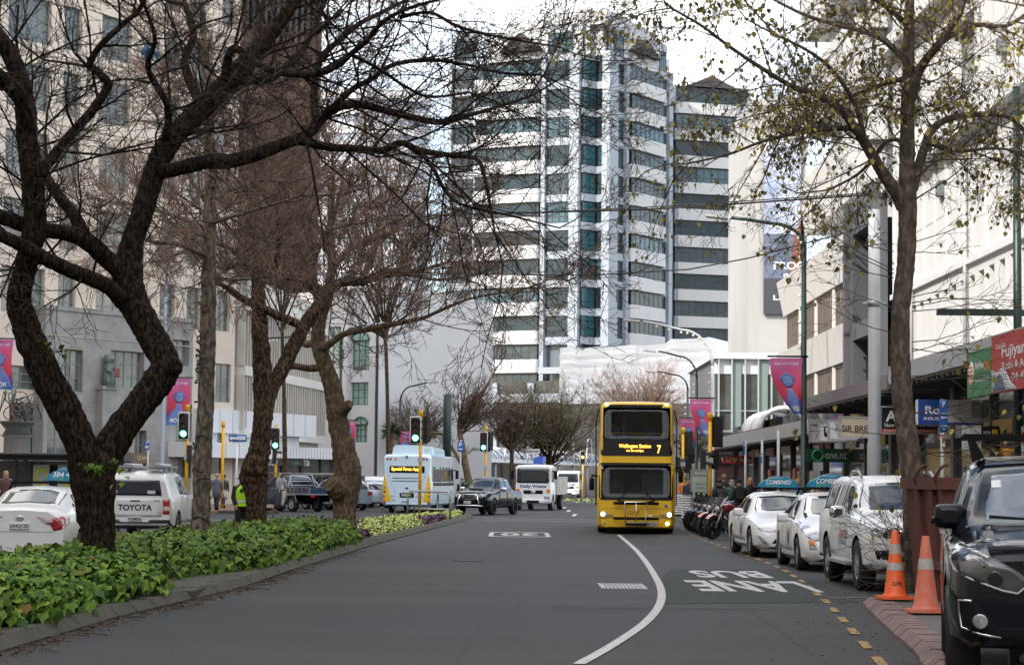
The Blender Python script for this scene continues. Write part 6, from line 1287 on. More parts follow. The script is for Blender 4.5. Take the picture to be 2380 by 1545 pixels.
m.tube([(-1.1,-.7,1.9),(.9,-.6,1.92)],.02,6); m.tube([(-1.1,.7,1.9),(.9,.6,1.92)],.02,6); m.build('headboard',STEEL,v.t)
for sg in (-1,1):
    m = MB(); m.add([(-1.05,sg*.93,.84),(-1.1,sg*.93,.62),(-1.15,sg*.93,.62),(-1.12,sg*.93,.80),(-1.72,sg*.93,.80),(-1.85,sg*.93,.45),(-1.92,sg*.93,.45),(-1.8,sg*.93,.84)],[(0,1,2,3),(0,3,4,7),(4,5,6,7)]); m.build('mudguard',STEEL,v.t)
    m = MB(); m.box((-3.05,sg*.78-.12,.72),(-3.0,sg*.78+.12,.83)); m.build('tail_light',TL,v.t)
m = MB(); m.box((-2.9,-.4,.5),(-1.0,-.3,.83)); m.box((-2.9,.3,.5),(-1.0,.4,.83)); m.build('chassis',BLK,v.t)
# ---- trucks
def truck(label, loc, hd, words, sub, tray, tint, crane=False):
    st = [(3.05,.98,.42,1.5,2.42,.92),(2.98,1.03,.36,1.5,2.5,.96),(2.6,1.05,.36,1.52,2.54,.96),(1.45,1.05,.40,1.52,2.54,.96),(1.4,1.03,.45,1.5,2.5,.95)]
    v = Veh('truck',label,'truck',loc,hd,st,PW_,(2.35,),.42,.26,STEEL,n=24,e=.10); f = v.end()
    for y in (-.85,.85): v.wheel(-1.9,y,.42,.28,1 if y > 0 else -1,STEEL)
    v.part('windscreen',[rr(-.92,.92,1.52,2.34,.12)],f,CGL,.01,k=0); v.part('grille',[rr(-.55,.55,.92,1.12,.04)],f,BLK,.01,k=0); v.part('badge',[circ(0,1.02,.14,14,.10)],f,CHROME,.02,k=0)
    v.txt(words,f,0,1.33,.20,1.5,mat('lettering navy',(.03,.05,.22),.5),off=.015,bold=.03)
    if sub: v.txt(sub,f,0,1.18,.08,.9,TXK,off=.015)
    for sg in (-1,1):
        v.part('headlight',[rr(sg*.78-.17,sg*.78+.17,.62,.80,.04)],f,HL,.012,k=0); v.part('indicator',[rr(sg*.86-.10,sg*.86+.10,.98,1.20,.03)],f,OR,.012,k=0)
        v.glass(1.75,2.75,sg,5.15,6.8,0,-.1); m = MB(); m.box((2.75,sg*1.22-.09,1.75),(2.85,sg*1.22+.09,2.2)); m.tube([(2.8,sg*1.0,2.2),(2.8,sg*1.22,2.2)],.025,6); m.build('mirror',BLK,v.t); m = MB(); m.box((2.72,sg*.5-.06,1.5),(2.76,sg*.5+.5,1.53)) if 0 else m.tube([(3.06,sg*.1,1.55),(3.06,sg*.6,1.62)],.012,4); m.build('wiper',BLK,v.t)
    v.part('bumper',[rr(-1.0,1.0,.38,.60,.06)],f,PW_,.08,.1,k=0); v.part('bumper_slot',[rr(-.35,.35,.42,.56,.02)],f,BLK,.09,.02,k=0); v.plate(words[:2].upper()+'642' if not sub else 'PHR198',f,0,.50)
    m = MB(); m.box((-3.3,-.45,.55),(1.4,-.3,.85)); m.box((-3.3,.3,.55),(1.4,.45,.85)); m.build('chassis',BLK,v.t)
    m = MB()
    m.box((-3.3,-1.1,.9),(1.25,1.1,1.0)); m.box((-3.3,-1.1,1.0),(1.25,-1.04,tray)); m.box((-3.3,1.04,1.0),(1.25,1.1,tray)); m.box((1.19,-1.04,1.0),(1.25,1.04,tray+.5)); m.box((-3.3,-1.04,1.0),(-3.24,1.04,tray)); m.build('tray',tint,v.t)
    m = MB()
    for x in (-3.2,-2.1,-1.0,.1,1.1): m.box((x,-1.13,.95),(x+.07,-1.101,tray+.03)); m.box((x,1.101,.95),(x+.07,1.13,tray+.03))
    m.build('tray_posts',STEEL,v.t)
    if crane:
        m = MB(); m.box((.4,-.35,1.0),(1.0,.35,2.0)); m.box((.3,-.3,2.0),(1.1,.25,2.95)); m.box((-.9,-.2,2.75),(.35,.15,3.05)); m.build('loader_crane',mat('crane blue',(.03,.10,.42),.4),v.t)
    return v
truck('white waste truck with dark blue lettering and a blue crane, facing the viewer',(1.75,121.2,0),rad(-99),'Daily Waste','',1.9,mat('tray cream',(.58,.55,.47),.6,var=.1),True)
truck('pale tip truck with light blue lettering, farthest of the oncoming vehicles',(5.55,198.5,0),rad(-94),'Fulton Hogan','civil',2.1,mat('tray grey',(.40,.41,.42),.5))
# ---- yellow double decker
def bus_st(L, w_, zb, zs, zt, wt, nose=.12):
    h = L/2; return [(-h,w_-.06,zb+.05,zs-.05,zt-.10,wt-.08),(-h+.12,w_,zb,zs,zt,wt),(h-.45,w_,zb,zs,zt,wt),(h-.16,w_-.01,zb,zs,zt-.01,wt),(h-.05,w_-.05,zb+.02,zs,zt-.04,wt-.03),(h,w_-.13,zb+.06,zs,zt-.09,wt-.10)]
h = 6.1
bx, by, bh = gx(1478,67.6), 67.6, rad(-92.9)
v = Veh('double_decker_bus','yellow double decker bus with amber destination display driving towards the viewer','bus',(bx-h*cos(bh),by-h*sin(bh),0),bh,bus_st(12.2,1.26,.17,2.2,4.22,1.10),PY_,(3.5,-3.2),.48,.30,STEEL,e=.12,cr=.03,n=60,cav=(((h-2.6,-1.07,2.66),(h+.5,1.07,4.04)),((h-1.9,-1.11,1.15),(h+.5,1.11,2.19))))
f = v.end()
BG = mat('bus black mask',(.010,.010,.011),.12,spec=.6)
def ringp(name, outer, inner, mt, off=.012):
    n = len(outer); m = MB(); vs = [f(a,b,off) for a,b in outer]+[f(a,b,off) for a,b in inner]+[f(a,b,-.02) for a,b in outer]
    m.add(vs,[(i,(i+1)%n,n+(i+1)%n,n+i) for i in range(n)]+[(i,2*n+i,2*n+(i+1)%n,(i+1)%n) for i in range(n)],0,False); return m.build(name,mt,v.t)
up_o, up_i = rr(-1.15,1.15,2.49,4.13,.10,5,8), rr(-1.06,1.06,3.02,4.03,.10,5,8)
FLAT = lambda u, b, o: V((h-.05+o,u,b))
ms = ringp('upper_mask',up_o,up_i,BG); g = v.part('upper_windscreen',[rr(-1.06,1.06,3.02,4.03,.10,5,8)],FLAT,CLEAR,.006,.0,k=0)
lo_o, lo_i = rr(-1.19,1.19,1.08,2.27,.12,5,8), rr(-1.10,1.10,1.16,2.18,.10,5,8)
ringp('lower_mask',lo_o,lo_i,BG); v.part('lower_windscreen',[rr(-1.10,1.10,1.16,2.18,.10,5,8)],FLAT,CLEAR,.006,.0,k=0)
F2 = lambda u,b,o: f(u,b,o+.004)
v.txt('Wellington Station',F2,-.05,2.79,.15,1.02,LED,ms,'destination_text',.016,.012); v.txt('via Brooklyn',F2,-.05,2.65,.095,.56,LED,ms,'destination_text',.016,.006); v.txt('7',F2,.72,2.71,.26,.12,LED,ms,'route_number',.016,.015)
m = MB()
for y in (-.86,-.44,.46): m.box((h-2.4,y-.2,2.67),(h-2.3,y+.2,3.45)); m.box((h-2.3,y-.2,2.67),(h-1.9,y+.2,3.05))
m.build('upper_seats',mat('seat blue',(.025,.06,.30),.8),v.t)
m = MB()
for y in (-.86,-.44,.46): m.tube([(h-2.33,y-.18,3.42),(h-2.33,y-.12,3.5),(h-2.33,y+.12,3.5),(h-2.33,y+.18,3.42)],.02,6)
m.tube([(h-.5,-1.0,3.22),(h-.5,1.0,3.22)],.018,6); m.tube([(h-1.6,-.4,2.67),(h-1.6,-.4,3.97)],.018,6); m.tube([(h-.5,-.8,3.02),(h-.5,-.8,3.22)],.018,6); m.tube([(h-.5,.85,3.02),(h-.5,.85,3.22)],.018,6); m.build('upper_handrails',mat('rail yellow',(.75,.50,.03),.4),v.t)
m = MB(); m.rings([[(h-1.2,.72+.22*cos(a),1.2+.0)for a in (0,pi/2,pi,3*pi/2)],[(h-1.2,.72+.2*cos(a),1.6) for a in (0,pi/2,pi,3*pi/2)]]) if 0 else m.lathe([(.05,1.2),(.24,1.3),(.26,1.6),(.10,1.72),(.07,1.78)],12,c=(h-1.1,-.62,0)); m.lathe([(.05,1.76),(.10,1.82),(.115,1.90),(.08,1.98),(.02,2.0)],12,c=(h-1.1,-.62,0)); m.build('driver_figure',mat('driver dark',(.06,.045,.04),.8,var=.3),v.t)
m = MB(); m.box((h-.55,-1.0,1.19),(h-.42,1.0,1.30)); m.tube([(h-.75,-.62+.2*cos(a),1.42+.1*sin(a)) for a in [k*pi/8 for k in range(17)]],.018,6); m.box((h-1.5,.2,1.19),(h-1.45,1.0,1.9)); m.build('dashboard',DK,v.t)
for sg in (-1,1):
    q = v.part('headlight_cluster',[[(sg*.72,.62),(sg*1.08,.74),(sg*1.20,.72),(sg*1.20,.46),(sg*1.0,.50),(sg*.74,.52)]],f,mat('cluster yellow grey',(.40,.27,.05),.3),.008,.012)
    v.part('headlight',[circ(sg*1.06,.63,.065,14)],f,LIT,.02,.02,q,k=0); v.part('dipped_light',[circ(sg*.93,.60,.05,14)],f,HL,.02,.02,q,k=0); v.part('indicator',[circ(sg*1.0,.34,.045,12)],f,LIT if sg > 0 else HL,.02,.02,q,k=0)
    v.part('roof_marker_light',[rr(sg*.96-.05,sg*.96+.05,4.12,4.155,.01)],f,LIT,.01,.01,k=0)
    m = MB(); a = 1.42; zt = 1.78 if sg < 0 else 2.05; m.lathe([(.03,zt-.40),(.08,zt-.38),(.085,zt-.05),(.04,zt)],10,c=(h-.05,sg*a,0)); m.tube([(h-.3,sg*1.18,zt+.05),(h-.1,sg*a,zt+.08),(h-.05,sg*a,zt-.02)],.03,6); m.build('mirror',BLK,v.t)
    m = MB(); m.tube([(h-.5,sg*1.29,.9),(h-.4,sg*1.30,3.6),(h-.5,sg*1.2,4.0)],.02,6); m.build('side_rail',BLK,v.t)
    m = MB(); m.tube([f(sg*.08,1.12,.04),f(sg*.5,1.10,.06),f(sg*.12,1.62,.04)] if 0 else [f(sg*.55,1.08,.05),f(sg*.08,1.62,.04)],.018,5); m.tube([f(sg*.30,1.02,.05),f(sg*.60,1.06,.05)],.02,5); m.build('wiper',BLK,v.t)
    for i in range(7):
        x0 = -5.6+1.55*i
        v.part('side_window',[[(x0,2.95),(x0+1.45,2.95),(x0+1.45,3.75),(x0,3.75)]],v.sidez(sg),CGL,.012,.02); v.part('side_window',[[(x0,1.15),(x0+1.45,1.15),(x0+1.45,1.95),(x0,1.95)]],v.sidez(sg),CGL,.012,.02)
m = MB()
for z in (.98,.50): m.tube([(h+.16,-.72,z),(h+.2,-.4,z),(h+.2,.4,z),(h+.16,.72,z)],.045,8)
m.tube([(h+.02,-.3,.98),(h+.2,-.3,.98)],.03,6); m.tube([(h+.02,.3,.5),(h+.2,.3,.5)],.03,6); m.build('bike_rack_bar',BLK,v.t)
m = MB(); m.tube([(h+.26,-.34,.36),(h+.26,-.36,1.02),(h+.26,.34,1.02),(h+.26,.30,.36),(h+.26,-.34,.36)],.02,6); m.tube([(h+.26,.3,.6),(h+.26,.7,.58)],.015,5); m.tube([(h+.26,0,.36),(h+.26,0,.98)],.015,5); m.build('bike_rack_frame',CHROME,v.t)
m = MB(); m.box((h+.04,-.34,.28),(h+.26,.34,.36)); m.build('bike_rack_tray',BLK,v.t)
v.plate('PMY730',f,.48,.32,.37,.13); v.txt('metlink',f,-.05,.72,.10,.34,mat('lettering brown',(.25,.15,.02),.5)); v.txt('3728',F2,-1.13,2.10,.07,.16,TXW,off=.02)
v.part('wheelchair_emblem',[circ(.96,.90,.055,14)],f,SB,.01,.01,k=0); v.part('front_panel_seam',[[(-1.1,.80),(1.1,.80),(1.1,.812),(-1.1,.812)],[(-.75,.16),(-.74,.16),(-1.1,.72),(-1.12,.72)],[(.75,.16),(.74,.16),(1.1,.72),(1.12,.72)]],f,mat('seam',(.30,.17,.01),.6),.003,.005,k=5)
v.part('skirt_panel',[rr(-.30,.10,.64,.80,.02)],f,PY_,.012,.015,k=0)
# ---- pale blue single decker from behind
L2 = 11.8; hh = L2/2; cx, cy = (gx(888,104.7)+gx(1001.5,104.7))/2, 104.7; hd = math.atan2(11.8,.84)
st2 = [(-hh,1.16,.42,1.6,2.78,1.08),(-hh+.06,1.22,.36,1.6,2.84,1.10),(-hh+.3,1.25,.34,1.6,2.90,1.12),(hh-.4,1.25,.32,1.6,2.90,1.12),(hh,1.1,.36,1.6,2.8,1.0)]
v = Veh('single_decker_bus','pale blue single decker bus with yellow rear corners, seen from behind','bus',(cx+cos(hd)*hh,cy+sin(hd)*hh,0),hd,st2,PBL,(3.3,-3.0),.48,.30,STEEL,e=.10,n=40); r = v.end(False)
q = v.part('display_mask',[rr(-.88,.88,1.98,2.32,.04)],r,BG,.012,k=0); v.txt('Special Fares Apply',r,.02,2.15,.20,1.5,LED,q,'destination_text',.02,.012,flip=-1)
for sg in (-1,1):
    q = v.part('yellow_corner',[[(sg*1.20,.38),(sg*.76,.38),(sg*.92,1.2),(sg*1.09,1.9),(sg*1.20,1.9)]],r,PY_,.008,.012,k=6)
    for z,mt in ((1.26,HL),(1.05,TL),(.85,HL),(.52,TL)): v.part('tail_light',[circ(sg*1.10,z,.06,12)],r,mt,.02,.02,q,k=0)
    for y,mt in ((.98,TL),(.83,TL),(.57,OR)): v.part('high_light',[circ(sg*y,2.66,.055,12)],r,mt,.02,.02,k=0)
    for z in (1.70,1.56): v.part('vent_slot',[rr(sg*.35-.38,sg*.35+.38,z,z+.03,.01)],r,BLK,.01,.01,k=0) if sg > 0 else v.part('vent_slot',[rr(sg*.35-.38,sg*.35+.34,z,z+.03,.01)],r,BLK,.01,.01,k=0)
    for i in range(7): x0 = -5.2+1.5*i; v.part('side_window',[[(x0,1.35),(x0+1.42,1.35),(x0+1.42,2.3),(x0,2.3)]],v.sidez(sg),CGL,.012,.02)
    v.part('skirt_line',[[(-5.8,.9),(5.5,.9),(5.5,.93),(-5.8,.93)]],v.sidez(sg),mat('line blue',(.2,.36,.5),.4),.006,.01,k=6)
    v.part('rear_seam',[[(sg*.55,1.0),(sg*.57,1.0),(sg*.95,1.95),(sg*.93,1.95)]],r,mat('line grey blue',(.35,.5,.6),.4),.004,.006)
q = v.part('operator_board',[rr(-.36,.36,.76,1.0,.06)],r,BG,.012,k=0); v.txt('met',r,.14,.89,.12,.24,TXW,q,off=.02,flip=-1); v.txt('link',r,-.10,.89,.12,.24,mat('lime letters',(.45,.65,.05),.5),q,off=.02,flip=-1)
v.plate('PDQ880',r,.06,.56,.38,.14,-1); v.part('badge',[circ(0,1.22,.07,12,.05)],r,BLK,.012,k=0); v.txt('7811',r,.66,.62,.07,.22,TXK,flip=-1); v.txt('E13',r,.70,.82,.07,.2,TXK,flip=-1); v.txt('YUTONG',r,-.62,.80,.07,.36,TXK,flip=-1)
v.part('bumper',[rr(-1.0,1.0,.36,.44,.03)],r,mat('bumper blue',(.42,.58,.70),.4),.03,.04,k=0)
m = MB()
for x0,x1,a in ((-hh+.35,-hh+4.2,.80),(-hh+4.9,hh-1.2,.80)): m.rings([[(x,y*sx,2.9+z) for y,z in ((-a,0),(-a+.06,.36),(-a+.2,.46),(a-.2,.46),(a-.06,.36),(a,0))] for x,sx in ((x0,1.0),(x0+.25,1.0),(x1-.2,1),(x1,1))])
m.build('roof_pod',PBL,v.t); m = MB(); m.box((-hh-.06,-.04,2.74),(-hh+.1,.06,2.82)); m.build('rear_camera',BLK,v.t)
for sg in (-1,1): m = MB(); m.box((hh-.2,sg*1.36-.08,1.7),(hh-.1,sg*1.36+.08,2.15)); m.tube([(hh-.15,sg*1.1,2.2),(hh-.15,sg*1.36,2.15)],.03,6); m.build('mirror',BLK,v.t)
# ---- motorbikes
def motorbike(label, x, y, hd, col_, lean=-.14):
    t = thing('motorbike',label,'motorbike',(x,y,0),hd,'parked motorbikes'); t.rotation_euler = (lean,0,hd)
    for wx in (.70,-.70):
        m = MB(); A_ = [2*pi*k/10 for k in range(11)]; m.lathe([(.30+.07*sin(a)*.9,.065*cos(a)) for a in A_],26,'y',(0,0,0),0,False); wh = m.build('wheel',RUBBER,t,(wx,0,.36 if 1 else .3))
        m = MB(); m.lathe([(.245,-.03),(.245,.03),(.215,.03),(.215,-.03),(.245,-.03)],24,'y',(0,0,0),0,False); m.lathe([(.05,-.06),(.05,.06)],10,'y')
        for k in range(6): a = 2*pi*k/6; m.tube([(.04*cos(a),0,.04*sin(a)),(.23*cos(a+.2),0,.23*sin(a+.2))],.014,4)
        m.build('rim',BLK,wh)
    m = MB()
    for s_ in (-.09,.09): m.tube([(.70,s_,.36),(.48,s_,.92)],.028,8)
    m.build('fork',STEEL,t)
    m = MB(); m.rings([[(.70+.40*cos(a),y_,.36+.40*sin(a)) for y_ in (-.07,0,.07)] for a in [rad(40+q) for q in range(0,100,12)]],0,True,False,False); m.build('front_mudguard',col_,t)
    m = MB(); m.rings([[V((px_,0,0))+V((0,wy*cos(a),z+hz*sin(a))) for a in [2*pi*k/12 for k in range(12)]] for px_,wy,z,hz in ((.40,.05,.92,.05),(.34,.13,.92,.11),(.12,.17,.94,.14),(-.08,.14,.90,.11),(-.16,.06,.86,.05))]); m.build('tank',col_,t)
    m = MB(); m.rings([[V((px_,wy*cos(a),z+hz*sin(a))) for a in [2*pi*k/10 for k in range(10)]] for px_,wy,z,hz in ((-.12,.10,.84,.05),(-.35,.15,.86,.06),(-.60,.12,.92,.06),(-.85,.07,.98,.04))]); m.build('seat',BLK,t)
    m = MB(); m.box((-.22,-.17,.36),(.26,.17,.62)); m.lathe([(.10,-.2),(.12,-.16),(.12,.16),(.10,.2)],12,'y',(.08,0,.45)); m.tube([(.42,0,.86),(.2,-.12,.62),(-.25,-.12,.5),(-.70,-.10,.36)],.035,6); m.tube([(.42,0,.86),(.2,.12,.62),(-.25,.12,.5),(-.70,.10,.36)],.035,6); m.tube([(.34,0,.4),(.2,.16,.28),(-.2,.18,.28),(-.75,.2,.42)],.045,8); m.build('engine',mat('engine dark',(.05,.05,.052),.4,.5),t)
    m = MB(); m.lathe([(.02,.66),(.09,.64),(.10,.56),(.06,.48)],14,'x',(0,0,.90)); hl = m.build('headlight',HL,t); m = MB(); m.add([(.60,-.13,.98),(.60,.13,.98),(.44,.15,1.24),(.44,-.15,1.24),(.66,0,1.0),(.50,0,1.27)],[(0,4,5,3),(4,1,2,5)],0,True); m.build('windshield',TINT,hl)
    m = MB(); m.tube([(.40,-.38,1.04),(.44,-.15,1.0),(.44,.15,1.0),(.40,.38,1.04)],.018,6)
    m.build('handlebar',BLK,t)
    for s_ in (-1,1): m = MB(); m.tube([(.42,s_*.24,1.02),(.46,s_*.34,1.22)],.01,5); m.lathe([(.01,-.02),(.06,0),(.01,.02)],10,'x',(.46,s_*.36,1.25)); m.build('mirror',BLK,t)
    m = MB(); m.tube([(-.85,0,.98),(-1.0,0,.90),(-1.05,0,.62)],.03,5); m.build('tail',BLK,t); m = MB(); m.tube([(0,.12,.36),(.05,.32,.02)],.016,5); m.build('side_stand',STEEL,t)
    return t
RED_ = mat('bike red',(.35,.015,.02),.3,coat=1); ORG_ = mat('bike orange',(.55,.13,.04),.3,coat=1); BLU_ = mat('bike blue',(.02,.06,.30),.3,coat=1)
for lb,px,d,col_,hd in (('red and black motorbike, nearest in the parked row',1655,62.3,RED_,-140),('motorbike with an orange mudguard, second nearest in the row',1637,65.2,ORG_,-143),('black motorbike in the middle of the parked row',1626,68.2,PK_,-141),('black motorbike with dark tank, second farthest in the row',1613,70.8,PK_,-145),('blue nosed motorbike, farthest in the parked row',1604,73.6,BLU_,-142),('blue motorbike behind the others by the pavement',1664,70.5,BLU_,-138)):
    a = rad(hd); fx, fy = gx(px,d), d; motorbike(lb,fx-.7*cos(a),fy-.7*sin(a),a,col_)
# ================================================================ trees
def bark(name, a, b, sc_=6, bump=.9): return mat(name, a, .95, c2=b, scale=sc_*1.5, bump=bump, bscale=34, stretch=(1,1,.4), ramp=(.44,.64), spec=.1)
BK1 = bark('dark bark', (.068,.046,.031), (.008,.006,.0048), 15, 1.0); BK2 = bark('grey ringed bark', (.26,.22,.175), (.085,.07,.057), 9, .8)
BK3 = bark('brown flaky bark', (.165,.115,.075), (.028,.019,.013), 12, 1.0); BK4 = bark('pale brown bark', (.26,.195,.13), (.10,.073,.05), 10, .9)
BK5 = bark('right tree bark', (.21,.175,.14), (.085,.068,.053), 9, .9)
def catmull(P, k):
    Q = []; n = len(P)
    for i in range(n-1):
        a, b, c, d = P[max(i-1,0)], P[i], P[i+1], P[min(i+2,n-1)]
        for j in range(k):
            t = j/k; Q.append(tuple(.5*((2*b[q])+(c[q]-a[q])*t+(2*a[q]-5*b[q]+4*c[q]-d[q])*t*t+(3*b[q]-a[q]-3*c[q]+d[q])*t**3) for q in range(4)))
    Q.append(tuple(P[-1])); return Q
from mathutils import noise
V3S = 3.0
class Tree:
    def __init__(s, name, label, base, d, barkm, twigm, seed, group=None):
        s.r = random.Random(seed); s.d = d; s.o = V((gx(base,d),d,.1)); s.t = thing(name,label,'tree',s.o,0,group); s.bm = barkm; s.tm = twigm; s.trunk = MB(); s.br = MB(); s.tw = MB(); s.limbs = []; s.tips = []; s.rough = 1.0
    def limb(s, pts, spawn=True, dz=0, trunk=True, k=14, jit=.05, side=12, start=0.0):
        """pts: (px, py, width px[, depth offset]) traced along the limb"""
        P = []
        for i, q in enumerate(pts):
            dd = q[3] if len(q) > 3 else dz*i/max(1,len(pts)-1); y = s.d+dd; w_ = at(q[0],q[1],y)-s.o; P.append((w_.x,w_.y,w_.z,q[2]*.435*y/FD))
        Q = catmull(P,k); R_ = s.r
        pts3 = [V(q[:3]) for q in Q]; rad_ = [max(.008,q[3]*(1+R_.uniform(-jit,jit)*.6)) for q in Q]; big = rad_[0] > .06
        mb_ = s.trunk if trunk else s.br; b0 = len(mb_.v); ns = 40 if big else 8; mb_.tube(pts3, rad_, ns)
        for i, p in enumerate(pts3):
            for j in range(ns):
                q = mb_.v[b0+i*ns+j]; n1 = noise.noise(q*V3S+V((s.d,0,0)))*.11+(noise.noise(V((q.x*14,q.y*14,q.z*6)))*.10+noise.noise(V((q.x*34,q.y*34,q.z*16)))*.05)*(rad_[i]>.04)
                mb_.v[b0+i*ns+j] = p+(q-p)*(1+n1*s.rough)
        if spawn: s.limbs.append((pts3,rad_,start))
        return s
    def seg(s, mb, pts, r0, r1):
        n = len(pts); b = len(mb.v); d = (pts[-1]-pts[0]); u = d.orthogonal().normalized(); w_ = d.cross(u).normalized()
        O = [u, -.5*u+.866*w_, -.5*u-.866*w_]
        for i, p in enumerate(pts):
            r = r0+(r1-r0)*i/(n-1)
            for o in O: mb.v.append(p+o*r)
        for i in range(n-1):
            for j in range(3):
                k = (j+1)%3; mb.f.append((b+i*3+j,b+i*3+k,b+i*3+3+k,b+i*3+3+j))
        mb.m.extend([0]*(3*(n-1))); mb.sm.extend([True]*(3*(n-1)))
    def grow(s, p, d, L_, r, lvl, c):
        R_ = s.r; n = 4 if lvl < c['max'] else 3; pts = [p]; dirs = []
        for i in range(n):
            d = (d+V((R_.gauss(0,c['wob']),R_.gauss(0,c['wob']),R_.gauss(0,c['wob'])+c['up']))).normalized(); p = p+d*(L_/n); pts.append(p); dirs.append(d)
        s.seg(s.tw if lvl >= 2 else s.br, pts, r, max(c['rmin']*.7,r*.42))
        if lvl >= c['max']: s.tips.append((pts[-1],d)); return
        m = c['n'][lvl] if lvl < len(c['n']) else 4
        for k in range(m):
            t = .22+.78*(k+R_.random())/m; i = min(n-1,int(t*n)); q = pts[i].lerp(pts[i+1],t*n-i)
            a = V((R_.gauss(0,1),R_.gauss(0,1),R_.gauss(0,1))); a = a-dirs[i]*a.dot(dirs[i]); a.normalize()
            nd = (dirs[i]*c['fwd']+a*R_.uniform(.5,1.0)).normalized()
            s.grow(q,nd,L_*R_.uniform(.42,.66)*(1.15-.4*t),max(c['rmin'],r*(1-.5*t)*.55),lvl+1,c)
    def sprout(s, every=.35, L0=(1.0,2.2), r0=.022, up=.06, wob=.16, fwd=.9, n=(5,5,4), mx=3, rmin=.005, bias=V((0,0,.25)), thin=9):
        c = dict(wob=wob,up=up,fwd=fwd,n=n,max=mx,rmin=rmin); R_ = s.r
        for pts, rad_, start in s.limbs:
            tot = sum((b-a).length for a,b in zip(pts,pts[1:])); acc = 0; nxt = tot*start+every*R_.random()
            for i in range(len(pts)-1):
                l = (pts[i+1]-pts[i]).length; d = (pts[i+1]-pts[i]).normalized()
                while acc+l >= nxt:
                    q = pts[i].lerp(pts[i+1],(nxt-acc)/l); a = V((R_.gauss(0,1),R_.gauss(0,1),R_.gauss(0,1))); a = a-d*a.dot(d); a.normalize()
                    nd = (d*.55+a+bias).normalized(); u = nxt/tot
                    s.grow(q,nd,R_.uniform(*L0)*(1.1-.35*u),min(r0,max(.010,rad_[i]*.55)),0,c); nxt += every*R_.uniform(.6,1.4)
                acc += l
            e = pts[-1]; d = (pts[-1]-pts[-2]).normalized()
            for k in range(2): s.grow(e,(d+V((R_.gauss(0,.3),R_.gauss(0,.3),R_.gauss(0,.3)))).normalized(),L0[1]*.8,max(.01,rad_[-1]),0,c)
        return s
    def done(s):
        s.trunk.build('trunk',s.bm,s.t)
        if s.br.v: s.br.build('branches',s.bm if s.bm is not BK2 else s.bm,s.t)
        if s.tw.v: s.tw.build('twigs',s.tm,s.t)
        return s
TW1 = mat('dark twig',(.072,.048,.038),.85,c2=(.024,.017,.014),island=1); TW2 = mat('reddish twig',(.34,.225,.17),.85,c2=(.16,.105,.08),island=1); TW3 = mat('far reddish twig',(.27,.19,.155),.85,c2=(.13,.09,.075),island=1)
# -- big dark forked tree
T = Tree('bare_tree','big dark forked bare tree rising from the ivy at the front left',228,31,BK1,TW1,1)
T.limb([(228,1330,104),(228,1260,92),(222,1180,100),(216,1120,118),(214,1075,122)],False,k=6)
T.limb([(205,1120,90),(190,1040,84),(150,950,86),(98,850,82),(58,750,72),(44,690,64),(66,600,62),(82,520,60),(76,430,60),(64,330,56),(58,240,56),(36,155,50),(-5,85,46),(-80,10,38)],True,-1.5,start=.5)
T.limb([(80,440,34,-.9),(98,400,30,-1),(150,330,26,-1.2),(200,275,25,-1.4),(250,200,22,-1.6),(222,165,20,-1.7),(208,150,19,-1.8),(235,105,18,-2),(280,62,15,-2.1),(325,20,13,-2.2),(345,-30,11,-2.4)],True,trunk=False)
T.limb([(62,250,46,-1),(30,205,44,-1.5),(-10,175,42,-2),(-70,140,36,-2.6)],True,trunk=False)
T.limb([(222,1120,92),(250,1050,86),(305,965,80),(362,892,84),(384,845,76),(352,780,78),(312,705,84),(298,645,82),(308,560,64),(336,480,58),(362,390,60),(412,308,56),(482,240,58),(542,180,54),(602,110,46),(652,50,38),(692,-5,30),(730,-60,24)],True,1.5,start=.55)
T.limb([(300,660,52,.6),(262,615,46,.4),(200,560,48,.2),(152,542,42,0),(100,534,40,-.3),(50,520,40,-.7),(-5,503,38,-1.1),(-70,480,34,-1.6)],True,start=.2)
T.limb([(205,565,38,.2),(172,500,34,.4),(140,460,30,.6),(112,420,27,.9),(90,372,22,1.3),(75,300,16,1.6)],True,trunk=False)
T.limb([(285,700,46,.4),(250,666,42,0),(192,640,42,-.4),(122,610,38,-.9),(60,575,36,-1.3),(-5,545,36,-1.7),(-70,525,30,-2.2)],True,start=.2)
T.limb([(372,398,44,.8),(400,395,38,.8),(480,376,40,.9),(537,374,40,1),(600,358,38,1.1),(660,334,34,1.2),(702,320,32,1.3),(727,300,30,1.4),(752,270,28,1.5),(797,245,25,1.7),(847,245,22,2),(907,260,20,2.2),(972,276,18,2.5),(1027,285,16,2.8),(1082,270,13,3),(1140,254,10,3.3),(1230,225,7,3.7)],True,start=.3)
T.limb([(690,326,26,1.3),(762,342,22,1),(817,345,21,.8),(887,350,20,.5),(932,333,18,.2),(977,350,17,0),(1037,360,15,-.3),(1107,370,12,-.6),(1128,420,10,-.8),(1140,485,8,-1),(1150,540,6,-1.1)],True)
T.limb([(977,352,13,0),(1005,390,12,.3),(1040,450,10,.6),(1080,478,8,.9),(1180,500,6,1.3),(1260,520,5,1.6)],True,trunk=False)
T.limb([(520,205,28,1),(540,115,22,.7),(602,150,20,.5),(662,171,20,.2),(737,171,19,-.2),(787,150,17,-.5),(817,125,15,-.8),(852,95,14,-1.1),(892,50,12,-1.4),(950,20,10,-1.8),(1020,0,8,-2.2)],True,trunk=False)
T.limb([(735,290,24,1.4),(730,215,20,1.8),(747,137,18,2.1),(787,95,16,2.4),(837,55,14,2.7),(887,30,12,3),(945,0,9,3.4)],True,trunk=False)
T.limb([(752,272,18,1.5),(817,210,17,1.2),(862,185,15,1),(917,150,13,.7),(1002,140,11,.3),(1080,150,9,-.1),(1170,170,7,-.5),(1260,175,5,-.9)],True,trunk=False)
